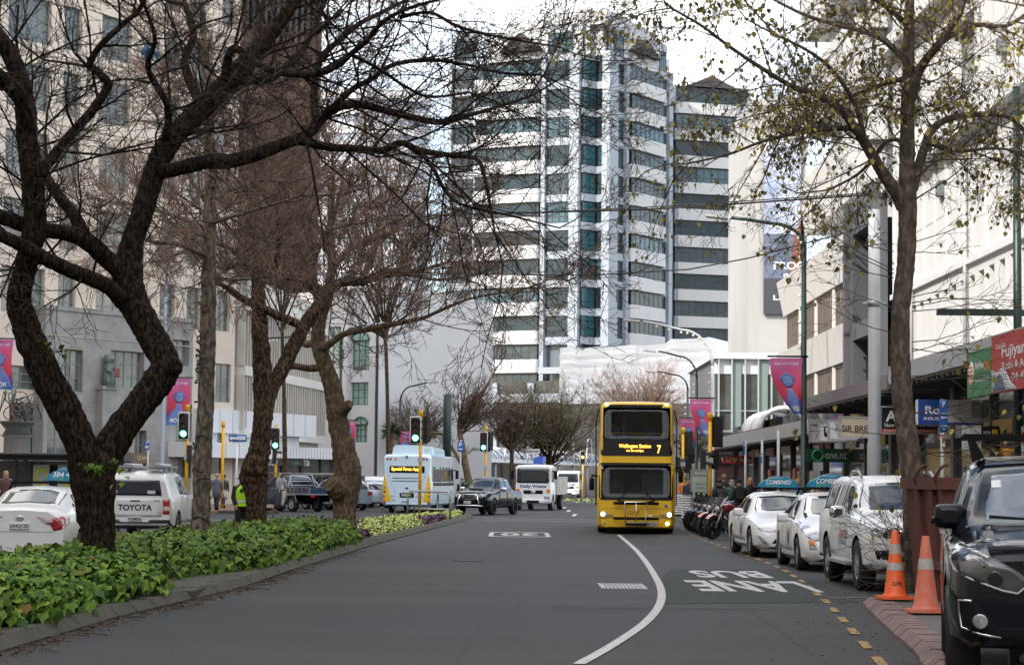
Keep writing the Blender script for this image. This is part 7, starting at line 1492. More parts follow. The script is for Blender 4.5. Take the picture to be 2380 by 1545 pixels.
T.limb([(817,128,12,-.8),(880,160,10,-.5),(940,200,9,-.1),(1000,225,8,.3),(1090,215,6,.8)],True,trunk=False)
T.limb([(930,40,12,-1.6),(1000,30,10,-1.8),(1060,60,9,-2),(1130,80,8,-2.3),(1210,95,6,-2.6),(1300,110,5,-3)],True,trunk=False)
T.limb([(470,250,30,1.2),(430,150,24,1.6),(450,80,20,1.9),(430,10,16,2.3)],True,trunk=False)
T.limb([(385,330,26,.9),(390,250,20,.2),(345,160,16,-.4),(360,90,12,-.9),(335,10,9,-1.4)],True,trunk=False)
T.limb([(545,180,30,1.1),(620,185,24,1.5),(700,120,18,2),(740,40,13,2.6),(770,-30,9,3)],True,trunk=False)
T.sprout(.30,(1.0,2.5),.024,.03,.16,.95,(5,4,3),3,.0048,V((.1,0,.1))); T.done()
for px,py,r in ((398,852,20),(30,705,18)):
    c = at(px,py,30.6)-T.o; m = MB(); m.tube([c+V((0,.15,0)),c+V((.05,-.12,.02)),c+V((.08,-.2,.02))],[r/FD*31*1.2,r/FD*31,r/FD*31*.6],10); m.build('cut_stub',BK1,T.t)
m = MB()
for k in range(60):
    px,py = rng.choice(((235,1080),(228,1095),(120,800),(105,810),(150,822),(270,1085))); c = at(px+rng.gauss(0,14),py+rng.gauss(0,14),30.3)-T.o; leaf(m,c,rng.uniform(.06,.11),rng.uniform(-1.4,0),rng.uniform(0,6),0)
kind(m.build('ivy_sprigs',IVY,T.t),'stuff')
# -- narrow ringed trunk
T = Tree('bare_tree','slim straight bare tree with ringed grey bark, second from the front left',466,42,BK2,TW2,2)
T.rough = .55
T.limb([(462,1290,62),(466,1235,54),(468,1160,48),(472,1050,46),(478,950,44),(482,800,43),(485,650,40),(488,500,36),(489,400,32),(484,300,28),(480,180,23),(472,60,18),(466,-60,12)],True,0,jit=.09,start=.48)
for a in ([(488,560,16,0),(450,520,14,1),(400,500,12,2),(330,480,9,3),(250,470,6,4)],[(487,600,14,0),(420,570,12,-1),(350,560,9,-2),(280,540,6,-3)],[(489,470,15,0),(540,440,13,.6),(600,420,11,1.2),(680,420,8,1.8),(760,400,6,2.4)],[(487,520,13,0),(550,500,11,-.6),(620,480,9,-1.2),(700,455,6,-1.8)],[(486,650,12,0),(530,625,10,1),(580,600,8,2),(640,585,6,3)],[(486,380,14,0),(430,320,11,1),(380,290,8,2),(320,280,6,3)],[(484,280,14,0),(540,220,11,-1),(600,190,8,-2),(680,180,6,-3)],[(482,220,12,0),(430,160,10,1),(370,130,7,2)]):
    T.limb(a,True,trunk=False)
T.sprout(.28,(.9,2.4),.020,.05,.13,1.1,(5,5,4),3,.0062,V((0,0,.05))); T.done(); m = MB(); py = 1215
while py > 420:
    c = at(466+(1215-py)*.024,py,42)-T.o; r = .435*(54-(1215-py)*.022)*42/FD; a0 = T.r.uniform(0,6.3); sp = T.r.uniform(1.2,3.4)
    m.tube([c+V((cos(a0+sp*j/8)*r*.97,sin(a0+sp*j/8)*r*.97,.04*sin(j*.8)-.05*abs(j-4)/4)) for j in range(9)],[.006]+[.020]*7+[.006],5); py -= T.r.uniform(10,26)
m.build('ring_scars',mat('ring scar bark',(.06,.045,.036),.95,var=.4,scale=20),T.t)
# -- knotted trunk
T = Tree('bare_tree','bare tree with a knotted burl low on its brown trunk, third from the front left',598,50,BK3,TW2,3)
T.limb([(596,1280,66),(596,1225,56),(597,1160,56),(590,1110,72),(594,1085,70),(606,1030,54),(611,950,52),(610,880,50),(606,800,46),(602,720,40),(600,650,36),(596,600,30),(588,540,24),(592,470,20),(600,380,16),(604,280,12)],True,0,jit=.08,start=.6)
T.limb([(611,960,46,0),(632,900,42,.2),(660,850,40,.4),(690,790,38,.5),(715,745,37,.6),(745,705,38,.7),(742,680,36,.8),(715,658,33,.9),(680,640,30,1),(640,618,27,1.1),(600,596,22,1.2),(560,560,16,1.3),(520,520,12,1.4)],True,start=.45)
T.limb([(690,752,24,.5),(650,735,23,0),(600,712,22,-.5),(560,692,20,-1),(530,670,16,-1.4),(500,655,10,-1.8)],False,trunk=False)
T.limb([(745,690,26,.7),(790,660,22,1.3),(840,655,18,2),(900,640,14,2.7),(960,632,11,3.4),(1040,610,8,4)],True,trunk=False)
T.limb([(720,660,22,.9),(735,590,17,1.4),(770,520,14,1.9),(790,450,11,2.4),(800,380,8,2.9)],True,trunk=False)
T.limb([(640,618,18,1.1),(650,540,15,.7),(640,460,12,.3),(660,380,9,0)],True,trunk=False)
T.limb([(598,640,20,0),(560,600,16,-.8),(520,570,13,-1.6),(460,560,9,-2.4)],True,trunk=False)
T.sprout(.31,(.9,2.3),.022,.08,.15,.95,(5,5,4),3,.0068,V((0,0,.3)))
for k in range(5): 
    c = at(575+rng.uniform(-4,22),1085+rng.uniform(-20,25),49.7)-T.o; T.trunk.tube([c+V((.1,.15,0)),c+V((-.06,-.02,0)),c+V((-.14,-.08,.02))],[.17,.14,.07],10)
T.done()
# -- leaning tree
T = Tree('bare_tree','leaning bare tree with a bulging lower trunk and cut stubs, by the pale bus',800,54.5,BK4,TW2,4)
T.limb([(802,1290,66),(802,1230,60),(800,1180,62),(806,1120,74),(806,1080,68),(794,1020,58),(782,960,52),(774,905,50),(756,850,42),(740,800,40),(742,745,36),(758,700,32),(768,650,26),(772,590,20),(768,520,16),(775,440,12),(772,350,9)],True,0,jit=.07,start=.55)
T.limb([(790,1140,60,-.2),(775,1128,52,-.35),(766,1124,40,-.45)],False)
T.limb([(790,958,34,-.1),(806,944,28,-.3),(813,938,22,-.4)],False)
T.limb([(738,812,30,0),(765,800,20,-.3),(800,776,17,-.6),(860,764,16,-1),(930,750,14,-1.5),(985,738,11,-2),(1040,714,9,-2.5),(1100,692,7,-3),(1190,676,5,-3.5)],True,trunk=False)
T.limb([(752,852,24,0),(720,856,19,0),(680,850,18,-.6),(648,856,17,-1.4)],False)
T.limb([(742,790,20,0),(710,800,18,.6),(700,770,14,1)],False,trunk=False)
T.limb([(765,665,24,0),(810,650,20,1),(860,650,18,2),(900,630,15,3),(960,640,11,4),(1020,650,8,5),(1100,640,6,6)],True,trunk=False)
T.limb([(766,640,20,0),(800,590,17,.5),(850,560,14,1),(910,540,11,1.6),(980,505,8,2.2),(1060,500,6,2.8)],True,trunk=False)
T.limb([(770,600,18,0),(745,540,14,-.6),(700,480,11,-1.2),(690,400,8,-1.8)],True,trunk=False)
T.limb([(840,650,16,2),(870,590,14,2.4),(880,520,11,2.8),(900,440,8,3.2)],True,trunk=False)
T.sprout(.30,(.9,2.4),.022,.10,.14,1.0,(5,5,4),3,.0072,V((.15,0,.35))); T.done()
# -- leafy tree on the right
T = Tree('leafy_tree','tree with sparse yellow green leaves on the right pavement behind the skip',2124,31,BK5,TW1,5)
T.rough = .5
T.limb([(2132,1420,66),(2128,1330,60),(2126,1240,58),(2124,1140,62),(2112,1040,58),(2098,930,54),(2092,820,52),(2094,720,50),(2106,600,48),(2110,480,48),(2108,380,42),(2110,250,37),(2112,120,32),(2114,0,26),(2114,-90,20)],True,0,jit=.06,start=.6)
T.limb([(2100,480,42,0),(2084,448,38,-.1),(2050,400,32,-.3),(2012,335,28,-.6),(1985,295,25,-.9),(1950,250,21,-1.2),(1900,222,17,-1.6),(1840,200,14,-2),(1780,165,12,-2.4),(1700,112,10,-2.8),(1630,60,8,-3.2),(1560,20,6,-3.6)],True,start=.15)
T.limb([(1985,298,18,-.9),(1930,300,14,-.5),(1850,310,12,-.1),(1770,330,9,.3),(1690,360,7,.7),(1600,380,5,1)],True,trunk=False)
T.limb([(2012,338,16,-.6),(1990,250,13,-1),(1940,170,11,-1.4),(1880,120,9,-1.8),(1800,80,7,-2.2)],True,trunk=False)
T.limb([(2120,440,30,0),(2148,345,24,.2),(2166,302,21,.4),(2210,275,18,.6),(2280,266,16,.9),(2340,270,14,1.2),(2385,310,11,1.5),(2420,370,8,1.8)],True,trunk=False)
T.limb([(2112,250,28,0),(2140,160,25,-.3),(2190,92,21,-.6),(2230,30,17,-.9),(2255,-50,13,-1.2)],True,trunk=False)
T.limb([(2105,140,20,0),(2040,85,16,.5),(1960,62,13,1),(1870,35,10,1.5),(1780,-10,7,2)],True,trunk=False)
T.limb([(2110,180,16,0),(2040,200,13,.6),(1960,230,10,1.2),(1880,240,7,1.8)],True,trunk=False)
T.limb([(2190,95,18,-.6),(2260,60,14,-.2),(2340,60,11,.2),(2400,20,8,.6)],True,trunk=False)
T.limb([(2150,330,14,.2),(2230,350,11,-.3),(2310,345,8,-.8),(2390,355,6,-1.3)],True,trunk=False)
T.limb([(2112,60,16,0),(2050,10,13,-.6),(1980,-30,10,-1.2)],True,trunk=False)
T.limb([(2104,330,14,0),(2060,330,11,.8),(2000,400,8,1.4),(1930,440,6,2)],True,trunk=False)
T.sprout(.24,(.6,1.7),.016,-.03,.18,.9,(5,4,3),3,.0042,V((0,0,.05)))
tips = list(T.tips)
T.limbs = []; n0 = len(T.tips)
c_ = dict(wob=.12,up=-.01,fwd=1.0,n=(4,3,3),max=2,rmin=.0045)
for k in range(26):
    py = T.r.uniform(560,1080); px = 2100+(20 if T.r.random() < .6 else -22); p = at(px,py,31)-T.o; sx = 1 if px > 2100 else -1
    T.grow(p,V((sx*T.r.uniform(.6,1.2),T.r.uniform(-.8,.4),T.r.uniform(-.15,.5))).normalized(),T.r.uniform(.8,2.0),.010,0,c_)
for k in range(60):
    p = V((T.r.gauss(0,.14),T.r.gauss(-.1,.1),T.r.uniform(.0,.9))); T.grow(p,V((T.r.gauss(-.25,.8),T.r.gauss(-.2,.6),T.r.uniform(.1,.9))).normalized(),T.r.uniform(.5,1.2),.008,0,dict(wob=.14,up=.0,fwd=1.0,n=(3,2),max=2,rmin=.004))
low = T.tips[n0:]
T.done(); m = MB(); ca = MB(); R_ = T.r
TLF = [(0,0,0),(-.34,.12,.05),(-.46,.46,.06),(-.24,.82,.02),(0,1.05,-.06),(.24,.82,.02),(.46,.46,.06),(.34,.12,.05),(0,.45,-.02)]
def hang(p, z): leaf(m,p+V((R_.gauss(0,.02),R_.gauss(0,.02),-.01)),z,R_.uniform(-2.3,-.9),R_.uniform(0,6.3),R_.gauss(0,.5),TLF,LF)
for p,d in tips:
    if R_.random() < .30: hang(p, R_.uniform(.045,.085))
    if R_.random() < .10: q = p-d*.2; hang(q, R_.uniform(.05,.09))
    if R_.random() < .16: ca.tube([p,p+V((R_.gauss(0,.01),0,-.05)),p+V((R_.gauss(0,.02),0,-.10))],.0055,3)
for p,d in low:
    if R_.random() < (.30 if p.z > 1.2 else .05): hang(p, R_.uniform(.06,.11))
m.build('leaves', mat('autumn leaf',(.34,.30,.05),.5,c2=(.15,.115,.028),island=1), T.t); ca.build('catkins', mat('catkin',(.20,.15,.05),.8), T.t)
# -- trees across the intersection
def crown_tree(name,label,base,d,trunk,crown,barkm,twigm,seed,n=40,up=.25,tip=None,r=.06,mx=3,rmin=.012,group='bare trees beyond the crossing'):
    T = Tree(name,label,base,d,barkm,twigm,seed,group); T.o.z = 0; T.t.location.z = 0; R_ = T.r
    T.limb(trunk,False,0,k=4); e = at(trunk[-1][0],trunk[-1][1],d)-T.o; x0,x1,y0,y1 = crown
    c = dict(wob=.13,up=.05,fwd=1.0,n=(5,5,4),max=mx,rmin=rmin)
    for k in range(n):
        q = at(x0+(x1-x0)*R_.random(),y0+(y1-y0)*(R_.random()**1.2),d)-T.o; q.y += R_.gauss(0,.28)*(x1-x0)/FD*d
        cx, hx = (x0+x1)/2, (x1-x0)/2; 
        s0 = e+V((0,0,R_.uniform(-.8,.2))); v = q-s0
        T.grow(s0,(v.normalized()-V((0,0,.15))).normalized(),v.length*(.95 if y1 > 600 and d < 125 else .72),r,0,c)
    T.done()
    if tip:
        m = MB()
        for p,dd in T.tips:
            if R_.random() < .55 and p.z > T.tips[0][0].z*.2+1.5: leaf(m,p,R_.uniform(.10,.2),R_.uniform(-1,1),R_.uniform(0,6),0,LEAFLET,[(0,1,2),(0,2,3)])
        m.build('young_leaves',tip,T.t)
    return T
TWB = mat('brown twig far',(.17,.105,.075),.9,c2=(.09,.058,.045),island=1); TWP = mat('pink twig far',(.46,.31,.22),.9,c2=(.30,.20,.14),island=1); TWG = mat('olive twig far',(.15,.12,.06),.9,c2=(.09,.07,.04),island=1)
crown_tree('pruned_tree','pale pruned bare tree right of the pale bus, upper limbs bent to the right',1090,133,[(1096,1160,24),(1088,1110,20),(1078,1060,17),(1070,1010,14),(1066,985,12)],(1060,1190,860,960),BK4,TWB,11,22,r=.07)
T2_ = Tree('pruned_tree','pale bare tree with crooked limbs behind the pale bus roof',1040,138,BK4,TWB,21,'bare trees beyond the crossing'); T2_.limb([(1074,1080,10),(1050,1040,9),(1030,1010,8),(1000,1005,6),(960,990,5)],True,0); T2_.limb([(1066,1000,10),(1085,960,9),(1110,930,8),(1135,890,6),(1150,862,4)],True,0); T2_.sprout(.5,(.8,2.0),.03,.08,.16,.9,(4,4),2,.012); T2_.done()
crown_tree('bare_tree','dense brown bare tree right of the second green traffic light',1190,146,[(1190,1165,14),(1189,1100,12),(1190,1030,9)],(1125,1255,900,1060),BK3,TWB,12,34)
crown_tree('budding_tree','bare tree with yellow green buds along its upper crown',1284,150,[(1288,1170,18),(1284,1110,16),(1280,1070,14)],(1180,1392,886,1010),BK3,TWG,13,46,tip=mat('bud green',(.22,.24,.05),.7,c2=(.12,.14,.03),island=1))
crown_tree('bare_tree','pinkish brown bare tree behind the roof of the yellow bus',1480,160,[(1482,1160,18),(1480,1080,16),(1478,1010,14)],(1372,1596,852,960),BK4,TWP,14,52)
crown_tree('bare_tree','small brown bare tree against the blank cream wall',965,148,[(966,1160,12),(965,1090,10),(962,1040,8)],(900,1042,906,1000),BK3,TWB,15,26)
crown_tree('bare_tree','bare tree seen between the two right hand traffic lights',1600,125,[(1600,1165,16),(1601,1100,14),(1602,1060,12)],(1560,1650,985,1090),BK1,TW1,16,22,tip=mat('dull leaf',(.10,.09,.03),.7,c2=(.05,.045,.02),island=1))
crown_tree('bare_tree','reddish bare tree rising behind the leaning tree and pale tower',905,120,[(905,1160,14),(903,1080,12),(900,900,10),(895,760,9)],(740,1010,330,700),BK3,TW3,17,26,r=.06,rmin=.007)
crown_tree('bare_tree','reddish bare tree in front of the brown tower',660,112,[(664,1160,14),(662,1040,12),(660,900,10),(655,740,9)],(520,770,240,640),BK3,TW3,18,15,r=.06,rmin=.007)
# -- cabbage tree and low shrubs
x = gx(909,140); t = thing('cabbage_tree','small spiky cabbage tree against the cream wall above the walkway','tree',(x,140,0)); zc = at(909,1002,140).z; m = MB(); m.tube([(0,0,0),(.1,0,zc*.6),(0,0,zc)],.14,8); m.build('trunk',BK4,t); m = MB()
for k in range(90):
    a, b = rng.uniform(0,6.28), rng.uniform(-.5,1.4); d = V((cos(a)*cos(b),sin(a)*cos(b),sin(b))); q = V((-sin(a),cos(a),0))*.03; p = V((0,0,zc)); l = rng.uniform(.7,1.1); m.add([p-q,p+q,p+d*l*.6+q+V((0,0,-.03)),p+d*l+V((0,0,-.18)),p+d*l*.6-q+V((0,0,-.03))],[(0,1,2,3,4)])
m.build('leaves',mat('spiky leaf',(.06,.10,.03),.6,c2=(.03,.05,.02),island=1),t)
for px,d,w_,h_,lb in ((1090,128,2.2,1.5,'rounded green shrub right of the pale bus'),(1480,170,3.0,1.0,'low green shrub on the far median behind the buses')):
    t = thing('shrub',lb,'shrub',(gx(px,d),d,0)); m = MB()
    for k in range(700): a = rng.uniform(0,6.28); r_ = rng.random()**.5; z = rng.random(); leaf(m,(w_/2*r_*cos(a)*(1-.4*z),w_/2*r_*sin(a)*(1-.4*z),.05+h_*z),rng.uniform(.1,.2),rng.uniform(-1.2,.6),rng.uniform(0,6),0)
    m.build('foliage',mat('shrub leaf',(.08,.15,.03),.6,c2=(.03,.06,.015),island=1),t); m = MB(); m.tube([(0,0,0),(.05,0,h_*.6)],.05,6); m.build('stem',BK3,t)
m = MB()
for k in range(900): leaf(m,(gx(1500,165)+rng.uniform(-9,5),rng.uniform(158,172),rng.uniform(.1,.3)),rng.uniform(.12,.2),rng.uniform(-1,.3),rng.uniform(0,6),0)
kind(m.build('far_median_plants',MATS['lime foliage']),'stuff')
# ================================================================ people
SKIN = mat('skin light',(.48,.30,.22),.55); SKIN2 = mat('skin tan',(.36,.21,.14),.55)
EYE = mat('eye dark',(.02,.015,.012),.3); LIPS = mat('lips',(.36,.13,.11),.5)
def person(label, px, d, hz, facing, skin, hair, top, legs, step=.12, arms=((.06,.08),(-.06,.08)), skirt=0, shoes=None, hat=None, z0=None, longhair=0, coat=0, bald=0, extra=None, x=None, k=1.0, beard=None):
    """a standing or walking figure; local +x is the way it faces, z up, units scaled to height hz"""
    S = hz/1.75; x = gx(px,d) if x is None else x; z0 = .118 if z0 is None else z0
    t = thing('person',label,'person',(x,d,z0),facing)
    J = []; E = []; Rr = []
    def j(p, r, par=None):
        J.append(V(p)*S); Rr.append(r*S)
        if par is not None: E.append((par,len(J)-1))
        return len(J)-1
    pel = j((0,0,.95),.115); wa = j((0,0,1.10),.115,pel); ch = j((.01,0,1.28),.135,wa); up = j((0,0,1.42),.10,ch); nk = j((.015,0,1.50),.052,up); hb = j((.03,0,1.58),.072,nk); hm = j((.035,0,1.645),.086,hb); ht = j((.025,0,1.70),.070,hm)
    j((.115,0,1.615),.016,hm)
    hips = []
    for sg in (-1,1):
        a = sg*step; hp = j((0,sg*.085,.90),.088,pel); kn = j((a*.55+.02,sg*.09,.49),.058,hp); an = j((a-(.05 if a < 0 else 0),sg*.09,.085+(.06 if a < -.05 else 0)),.040,kn); j((a+.13-(.02 if a < 0 else 0),sg*.095,.035),.035,an)
        sh = j((0,sg*.175,1.40),.062,up); f, o = arms[0 if sg < 0 else 1]; el = j((f*.5-.03,sg*(.21+o*.4),1.13),.042,sh); hx = f*2.2; wr = j((hx,sg*(.21+o*.1),.90+abs(f)*.9),.028,el); pm = j((hx+.03,sg*(.21+o*.05),.84+abs(f)*.9),.030,wr)
        b = J[pm]/S
        for q in range(4): j((b.x+.022-.016*q+.02,b.y+sg*.004,b.z-.075-.008*(1-abs(q-1.5))),.009,pm)
        j((b.x+.05,b.y-sg*.01,b.z-.03),.010,pm)
    me = bpy.data.meshes.new('body'); me.from_pydata([tuple(p) for p in J],E,[]); me.update(); o = bpy.data.objects.new('body',me); col.objects.link(o); o.parent = t
    sk = o.modifiers.new('skin','SKIN'); sk.use_smooth_shade = True
    for i, vtx in enumerate(me.skin_vertices[0].data): vtx.radius = (Rr[i],Rr[i]); vtx.use_root = (i == 0)
    sb = o.modifiers.new('sub','SUBSURF'); sb.levels = 1; sb.render_levels = 1
    bpy.context.view_layer.update(); dg = bpy.context.evaluated_depsgraph_get(); nm = bpy.data.meshes.new_from_object(o.evaluated_get(dg)); o.modifiers.clear(); o.data = nm; nm.materials.clear(); nm.materials.append(skin)
    P = lambda i: J[i]
    def ring(c, rx, ry, n=14): return [V((c[0]+rx*cos(2*pi*q/n),c[1]+ry*sin(2*pi*q/n),c[2]))*S for q in range(n)]
    # top garment with sleeves
    low = .62 if coat else .90; m = MB()
    m.rings([ring((0,0,low),.15+.05*coat,.20+.04*coat),ring((0,0,.97),.14,.19),ring((0,0,1.10),.135,.175),ring((.01,0,1.28),.15,.20),ring((0,0,1.40),.12,.205),ring((.005,0,1.46),.085,.13),ring((.015,0,1.50),.066,.075)],0,True)
    for sg in (0,1):
        b = 9+sg*13; shd, el, wr = None, None, None
    base = 9
    for sg in (0,1):
        q = base+sg*13-0; hp,kn,an,toe,sh,el,wr,pm = q,q+1,q+2,q+3,q+4,q+5,q+6,q+7
        m.tube([P(sh)+V((0,0,.02))*S,P(sh).lerp(P(el),.5),P(el),P(el).lerp(P(wr),.5),P(wr)],[.082*S,.070*S,.060*S,.052*S,.044*S],10)
    tp = m.build('jacket' if coat or not skirt else 'top',top,t)
    m = MB()
    if skirt:
        m.rings([ring((0,0,.45),.20,.23),ring((0,0,.7),.19,.22),ring((0,0,.95),.145,.19),ring((0,0,1.0),.13,.18)],0,True); m.build('skirt',legs,t)
    else:
        m.rings([ring((0,0,.80),.125,.175),ring((0,0,.9),.135,.185),ring((0,0,1.0),.13,.175)],0,True)
        for sg in (0,1):
            q = base+sg*13; hp,kn,an = q,q+1,q+2; m.tube([P(hp)+V((0,0,-.02))*S,P(hp).lerp(P(kn),.5),P(kn),P(kn).lerp(P(an),.6),P(an)+V((0,0,.0))*S],[.112*S,.098*S,.080*S,.070*S,.066*S],12)
        m.build('trousers',legs,t)
    m = MB()
    for sg in (0,1):
        q = base+sg*13; an,toe = q+2,q+3; m.tube([P(an)+V((-.05,0,-.03))*S,P(an)+V((.03,0,-.02))*S,P(toe)+V((-.02,0,.008))*S,P(toe)+V((.05,0,0))*S],[.045*S,.056*S,.048*S,.025*S],8)
    m.build('shoes',shoes or BLK,t)
    if not bald:
        m = MB(); c = V((.012,0,1.665)); rs = []
        for z,rx,ry,ox in ((-.055,.092,.090,-.02),(-.01,.103,.098,-.014),(.04,.102,.095,-.006),(.075,.082,.075,0),(.098,.04,.035,0)): rs.append(ring((c.x+ox,0,c.z+z),rx,ry,12))
        m.rings(rs,0,True)
        if longhair: m.rings([ring((-.055,0,1.66),.065,.098,12),ring((-.075,0,1.56),.058,.105,12),ring((-.075,0,1.46),.045,.095,12),ring((-.07,0,1.46-.1*longhair),.025,.07,12)],0,True)
        m.build('hair',hair,t)
    m = MB()
    for sg in (-1,1): m.lathe([(.002,-.004),(.011,0),(.002,.006)],8,'x',V((.118,sg*.032,1.645))*S)
    m.build('eyes',EYE,t); m = MB(); m.lathe([(.002,-.003),(.018,0),(.002,.006)],8,'x',V((.113,0,1.578))*S); m.build('mouth',LIPS,t)
    m = MB()
    for sg in (-1,1): m.lathe([(.004,-.012),(.02,0),(.004,.012)],8,'y',V((.02,sg*.088,1.635))*S)
    m.build('ears',skin,t)
    if hat: hat(t,S)
    if beard: m = MB(); m.rings([ring((.065,0,1.60),.055,.068,12),ring((.07,0,1.565),.055,.06,12),ring((.07,0,1.535),.03,.035,12)],0,True); m.build('beard',beard,t)
    if extra: extra(t,S,ring)
    return t
def mm(n, c, **k): return mat(n, c, k.pop('rough',.8), var=k.pop('var',.12), scale=k.pop('scale',5), **k)
HB = mm('hair black',(.012,.010,.010)); HBR = mm('hair brown',(.06,.038,.025)); HBL = mm('hair blond',(.40,.27,.13)); HGR = mm('hair grey',(.22,.20,.19))
NAVY = mm('cloth navy',(.018,.024,.045)); CHAR = mm('cloth charcoal',(.028,.028,.030)); BLKC = mm('cloth black',(.011,.011,.012)); GREYC = mm('cloth grey',(.24,.235,.24)); CREAM = mm('cloth cream',(.55,.50,.42)); GRN = mm('cloth sea green',(.035,.11,.085)); PINK = mm('coat pale pink',(.46,.33,.27)); DGREY = mm('cloth dark grey',(.055,.055,.06)); ORAN = mm('hi vis orange',(.75,.13,.03)); LBLU = mm('cloth light blue',(.12,.22,.42)); PLAID = mm('cloth plaid',(.10,.05,.045),scale=14); SLATE = mm('coat slate',(.10,.11,.14))
HIV = mat('hi vis yellow green',(.42,.80,.02),.6,var=.06,scale=6)
def bucket(t,S):
    m = MB(); m.lathe([(.12,1.655),(.108,1.70),(.095,1.765),(.07,1.785),(.0,1.79)],16,c=(.02*S,0,0)); m.lathe([(.118,1.665),(.165,1.635),(.163,1.628),(.116,1.655)],16,c=(.02*S,0,0)); m.build('hat',BLKC,t)
def vest(t,S,ring):
    m = MB(); m.rings([ring((0,0,.92),.168,.222),ring((0,0,1.10),.158,.20),ring((.01,0,1.28),.172,.222),ring((0,0,1.38),.145,.20),ring((0,0,1.46),.10,.12)],0,True,False); vs_ = m.build('vest',HIV,t)
    m = MB(); m.rings([ring((0,0,1.02),.168,.214),ring((0,0,1.07),.166,.21)],0,True,False); m.build('reflective_tape',mat('tape silver',(.6,.6,.6),.3,.4),vs_)
    m = MB(); m.tube([V((.165,.06,.93))*S,V((.155,.055,1.1))*S,V((.172,.05,1.3))*S,V((.10,.05,1.46))*S],.012,5); m.box((.15*S,-.12*S,1.27*S),(.185*S,-.05*S,1.36*S)); m.build('zip_and_badge',BLKC,vs_)
    m = MB(); m.box((.115*S,-.075*S,1.628*S),(.135*S,.075*S,1.662*S)); m.tube([V((.115,.075,1.65))*S,V((.02,.09,1.645))*S],.006,4); m.tube([V((.115,-.075,1.65))*S,V((.02,-.09,1.645))*S],.006,4); m.build('sunglasses',GLASS,t)
def cap(t,S): m = MB(); m.lathe([(.11,1.66),(.108,1.70),(.085,1.75),(.0,1.765)],14,c=(.02*S,0,0)); m.box((.10*S,-.07*S,1.655*S),(.20*S,.07*S,1.672*S)); m.build('cap',BLKC,t)
def pack(t,S,ring): m = MB(); m.rings([[V((-.12-.14*q,y,z))*S for y,z in rr(-.15,.15,1.0,1.46,.07,3,0)] for q in (0,.5,1)],0,True); m.build('backpack',mm('pack black',(.016,.016,.018)),t)
def bag(t,S,ring): m = MB(); m.box((-.10*S,-.36*S,.28*S),(.20*S,-.28*S,.62*S)); m.tube([V((-.04,-.32,.62))*S,V((.05,-.30,.84))*S,V((.14,-.32,.62))*S],.012,5); m.build('bag',NAVY,t)
def spec(t,S,ring):
    m = MB(); 
    for sg in (-1,1): m.tube([V((.122,sg*.035+.022*cos(a),1.645+.018*sin(a)))*S for a in [q*pi/5 for q in range(11)]],.004,4); m.tube([V((.12,sg*.06,1.65))*S,V((.02,sg*.09,1.65))*S],.004,4)
    m.build('glasses',BLKC,t)
def paper(t,S,ring): spec(t,S,ring); m = MB(); m.box((.13*S,.05*S,.93*S),(.15*S,.30*S,1.12*S)); m.build('papers',TXW,t)
def hood(t,S,ring): m = MB(); m.rings([ring((-.08,0,1.42),.09,.14),ring((-.10,0,1.50),.09,.13),ring((-.08,0,1.56),.05,.10)],0,True); m.build('hood',DGREY,t)
person('person in a yellow green safety vest, dark bucket hat and sunglasses beside the knotted trunk',561,54.2,1.78,rad(-62),SKIN2,HB,BLKC,BLKC,.03,z0=0,hat=bucket,extra=vest,beard=HB,x=gx(561,54.2))
person('bald bearded person in a grey suit jacket and dark trousers holding papers',647,103.5,1.80,rad(-10),SKIN,HBR,GREYC,DGREY,.05,((.03,.1),(.10,.1)),bald=1,extra=paper,z0=.14,beard=HBR)
person('dark haired person in a grey jacket and cream trousers beside the bald one',657,104.6,1.74,rad(40),SKIN,HBR,GREYC,CREAM,.06,((.10,.1),(.03,.1)),z0=.14)
person('person with black hair and glasses behind the blue flat deck ute',684,113,1.72,rad(-95),SKIN,HB,BLKC,BLKC,.04,extra=spec)
person('blond person in a long slate coat carrying a dark bag at the left corner',503,99.5,1.72,rad(80),SKIN,HBL,SLATE,NAVY,.16,coat=1,extra=bag)
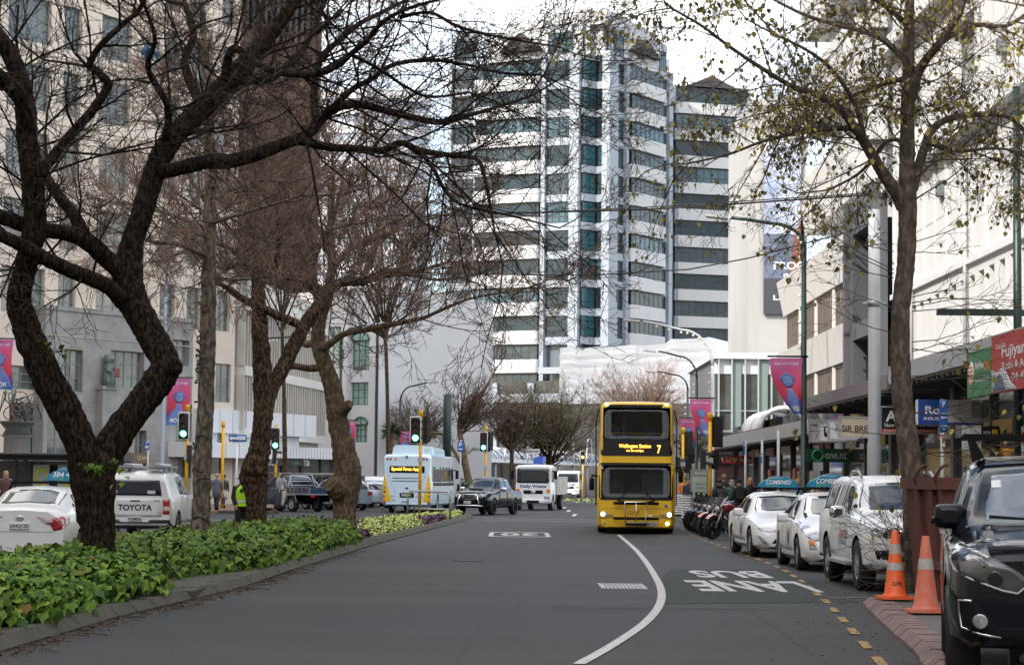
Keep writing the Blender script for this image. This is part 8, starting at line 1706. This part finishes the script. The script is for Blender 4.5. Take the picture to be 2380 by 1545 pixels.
person('person in a pale skirt mostly hidden by the plain yellow pole',519,106.5,1.68,rad(75),SKIN,HBR,DGREY,CREAM,.14,skirt=1)
person('long blond haired person in a plaid top at the left photo edge',11,79,1.70,rad(-75),SKIN,HBL,PLAID,CHAR,.05,((.13,.1),(.10,.1)),longhair=1)
person('person in a hooded dark grey coat walking away behind the motorbikes',1672,77,1.70,rad(82),SKIN,HBR,DGREY,CHAR,.14,coat=1,extra=hood)
person('tall fair haired person in a navy jacket walking away, by the poster',1683,81,1.86,rad(95),SKIN,mm('hair sandy',(.30,.20,.12)),NAVY,CHAR,.16)
person('person with wavy grey hair in a sea green coat walking away',1701,77.5,1.66,rad(90),SKIN,HGR,GRN,CHAR,.13,coat=1,longhair=.6)
person('person with a black backpack and black clothes walking away',1718,76,1.70,rad(92),SKIN,HB,BLKC,BLKC,.12,extra=pack)
person('curly blond person in a black top walking towards the viewer',1743,79,1.74,rad(-80),SKIN,HBL,BLKC,BLKC,.15,longhair=.3)
person('small child with tied black hair beside the thin pale post',1763,80,1.40,rad(-85),SKIN2,HB,GREYC,NAVY,.10)
person('person in a dark cap and black jacket near the sale poster',1798,82,1.84,rad(-70),SKIN,HB,BLKC,CHAR,.10,hat=cap)
person('dark haired person in a dark jacket behind the sea green coat',1703,84.5,1.82,rad(100),SKIN,HB,CHAR,CHAR,.12)
person('person with glasses in a pale pink coat behind the white hatchback taxi',1901,66,1.68,rad(-60),SKIN,HB,PINK,CHAR,.08,coat=1,longhair=.5,extra=spec)
person('person in a light blue top behind the first white taxi roof',1855,70,1.70,rad(-80),SKIN,HBL,LBLU,NAVY,.12,longhair=.5)
person('person in navy clothes beside the wayfinding panel',1601,90,1.74,rad(-95),SKIN,HBR,NAVY,NAVY,.14)
person('person in an orange high visibility jacket right of the yellow bus mirror',1590,101,1.78,rad(-90),SKIN,HB,ORAN,CHAR,.12)
person('person in dark clothes standing on the kerb right of the pale bus',1073,124,1.74,rad(-100),SKIN,HB,BLKC,CHAR,.10,z0=0)
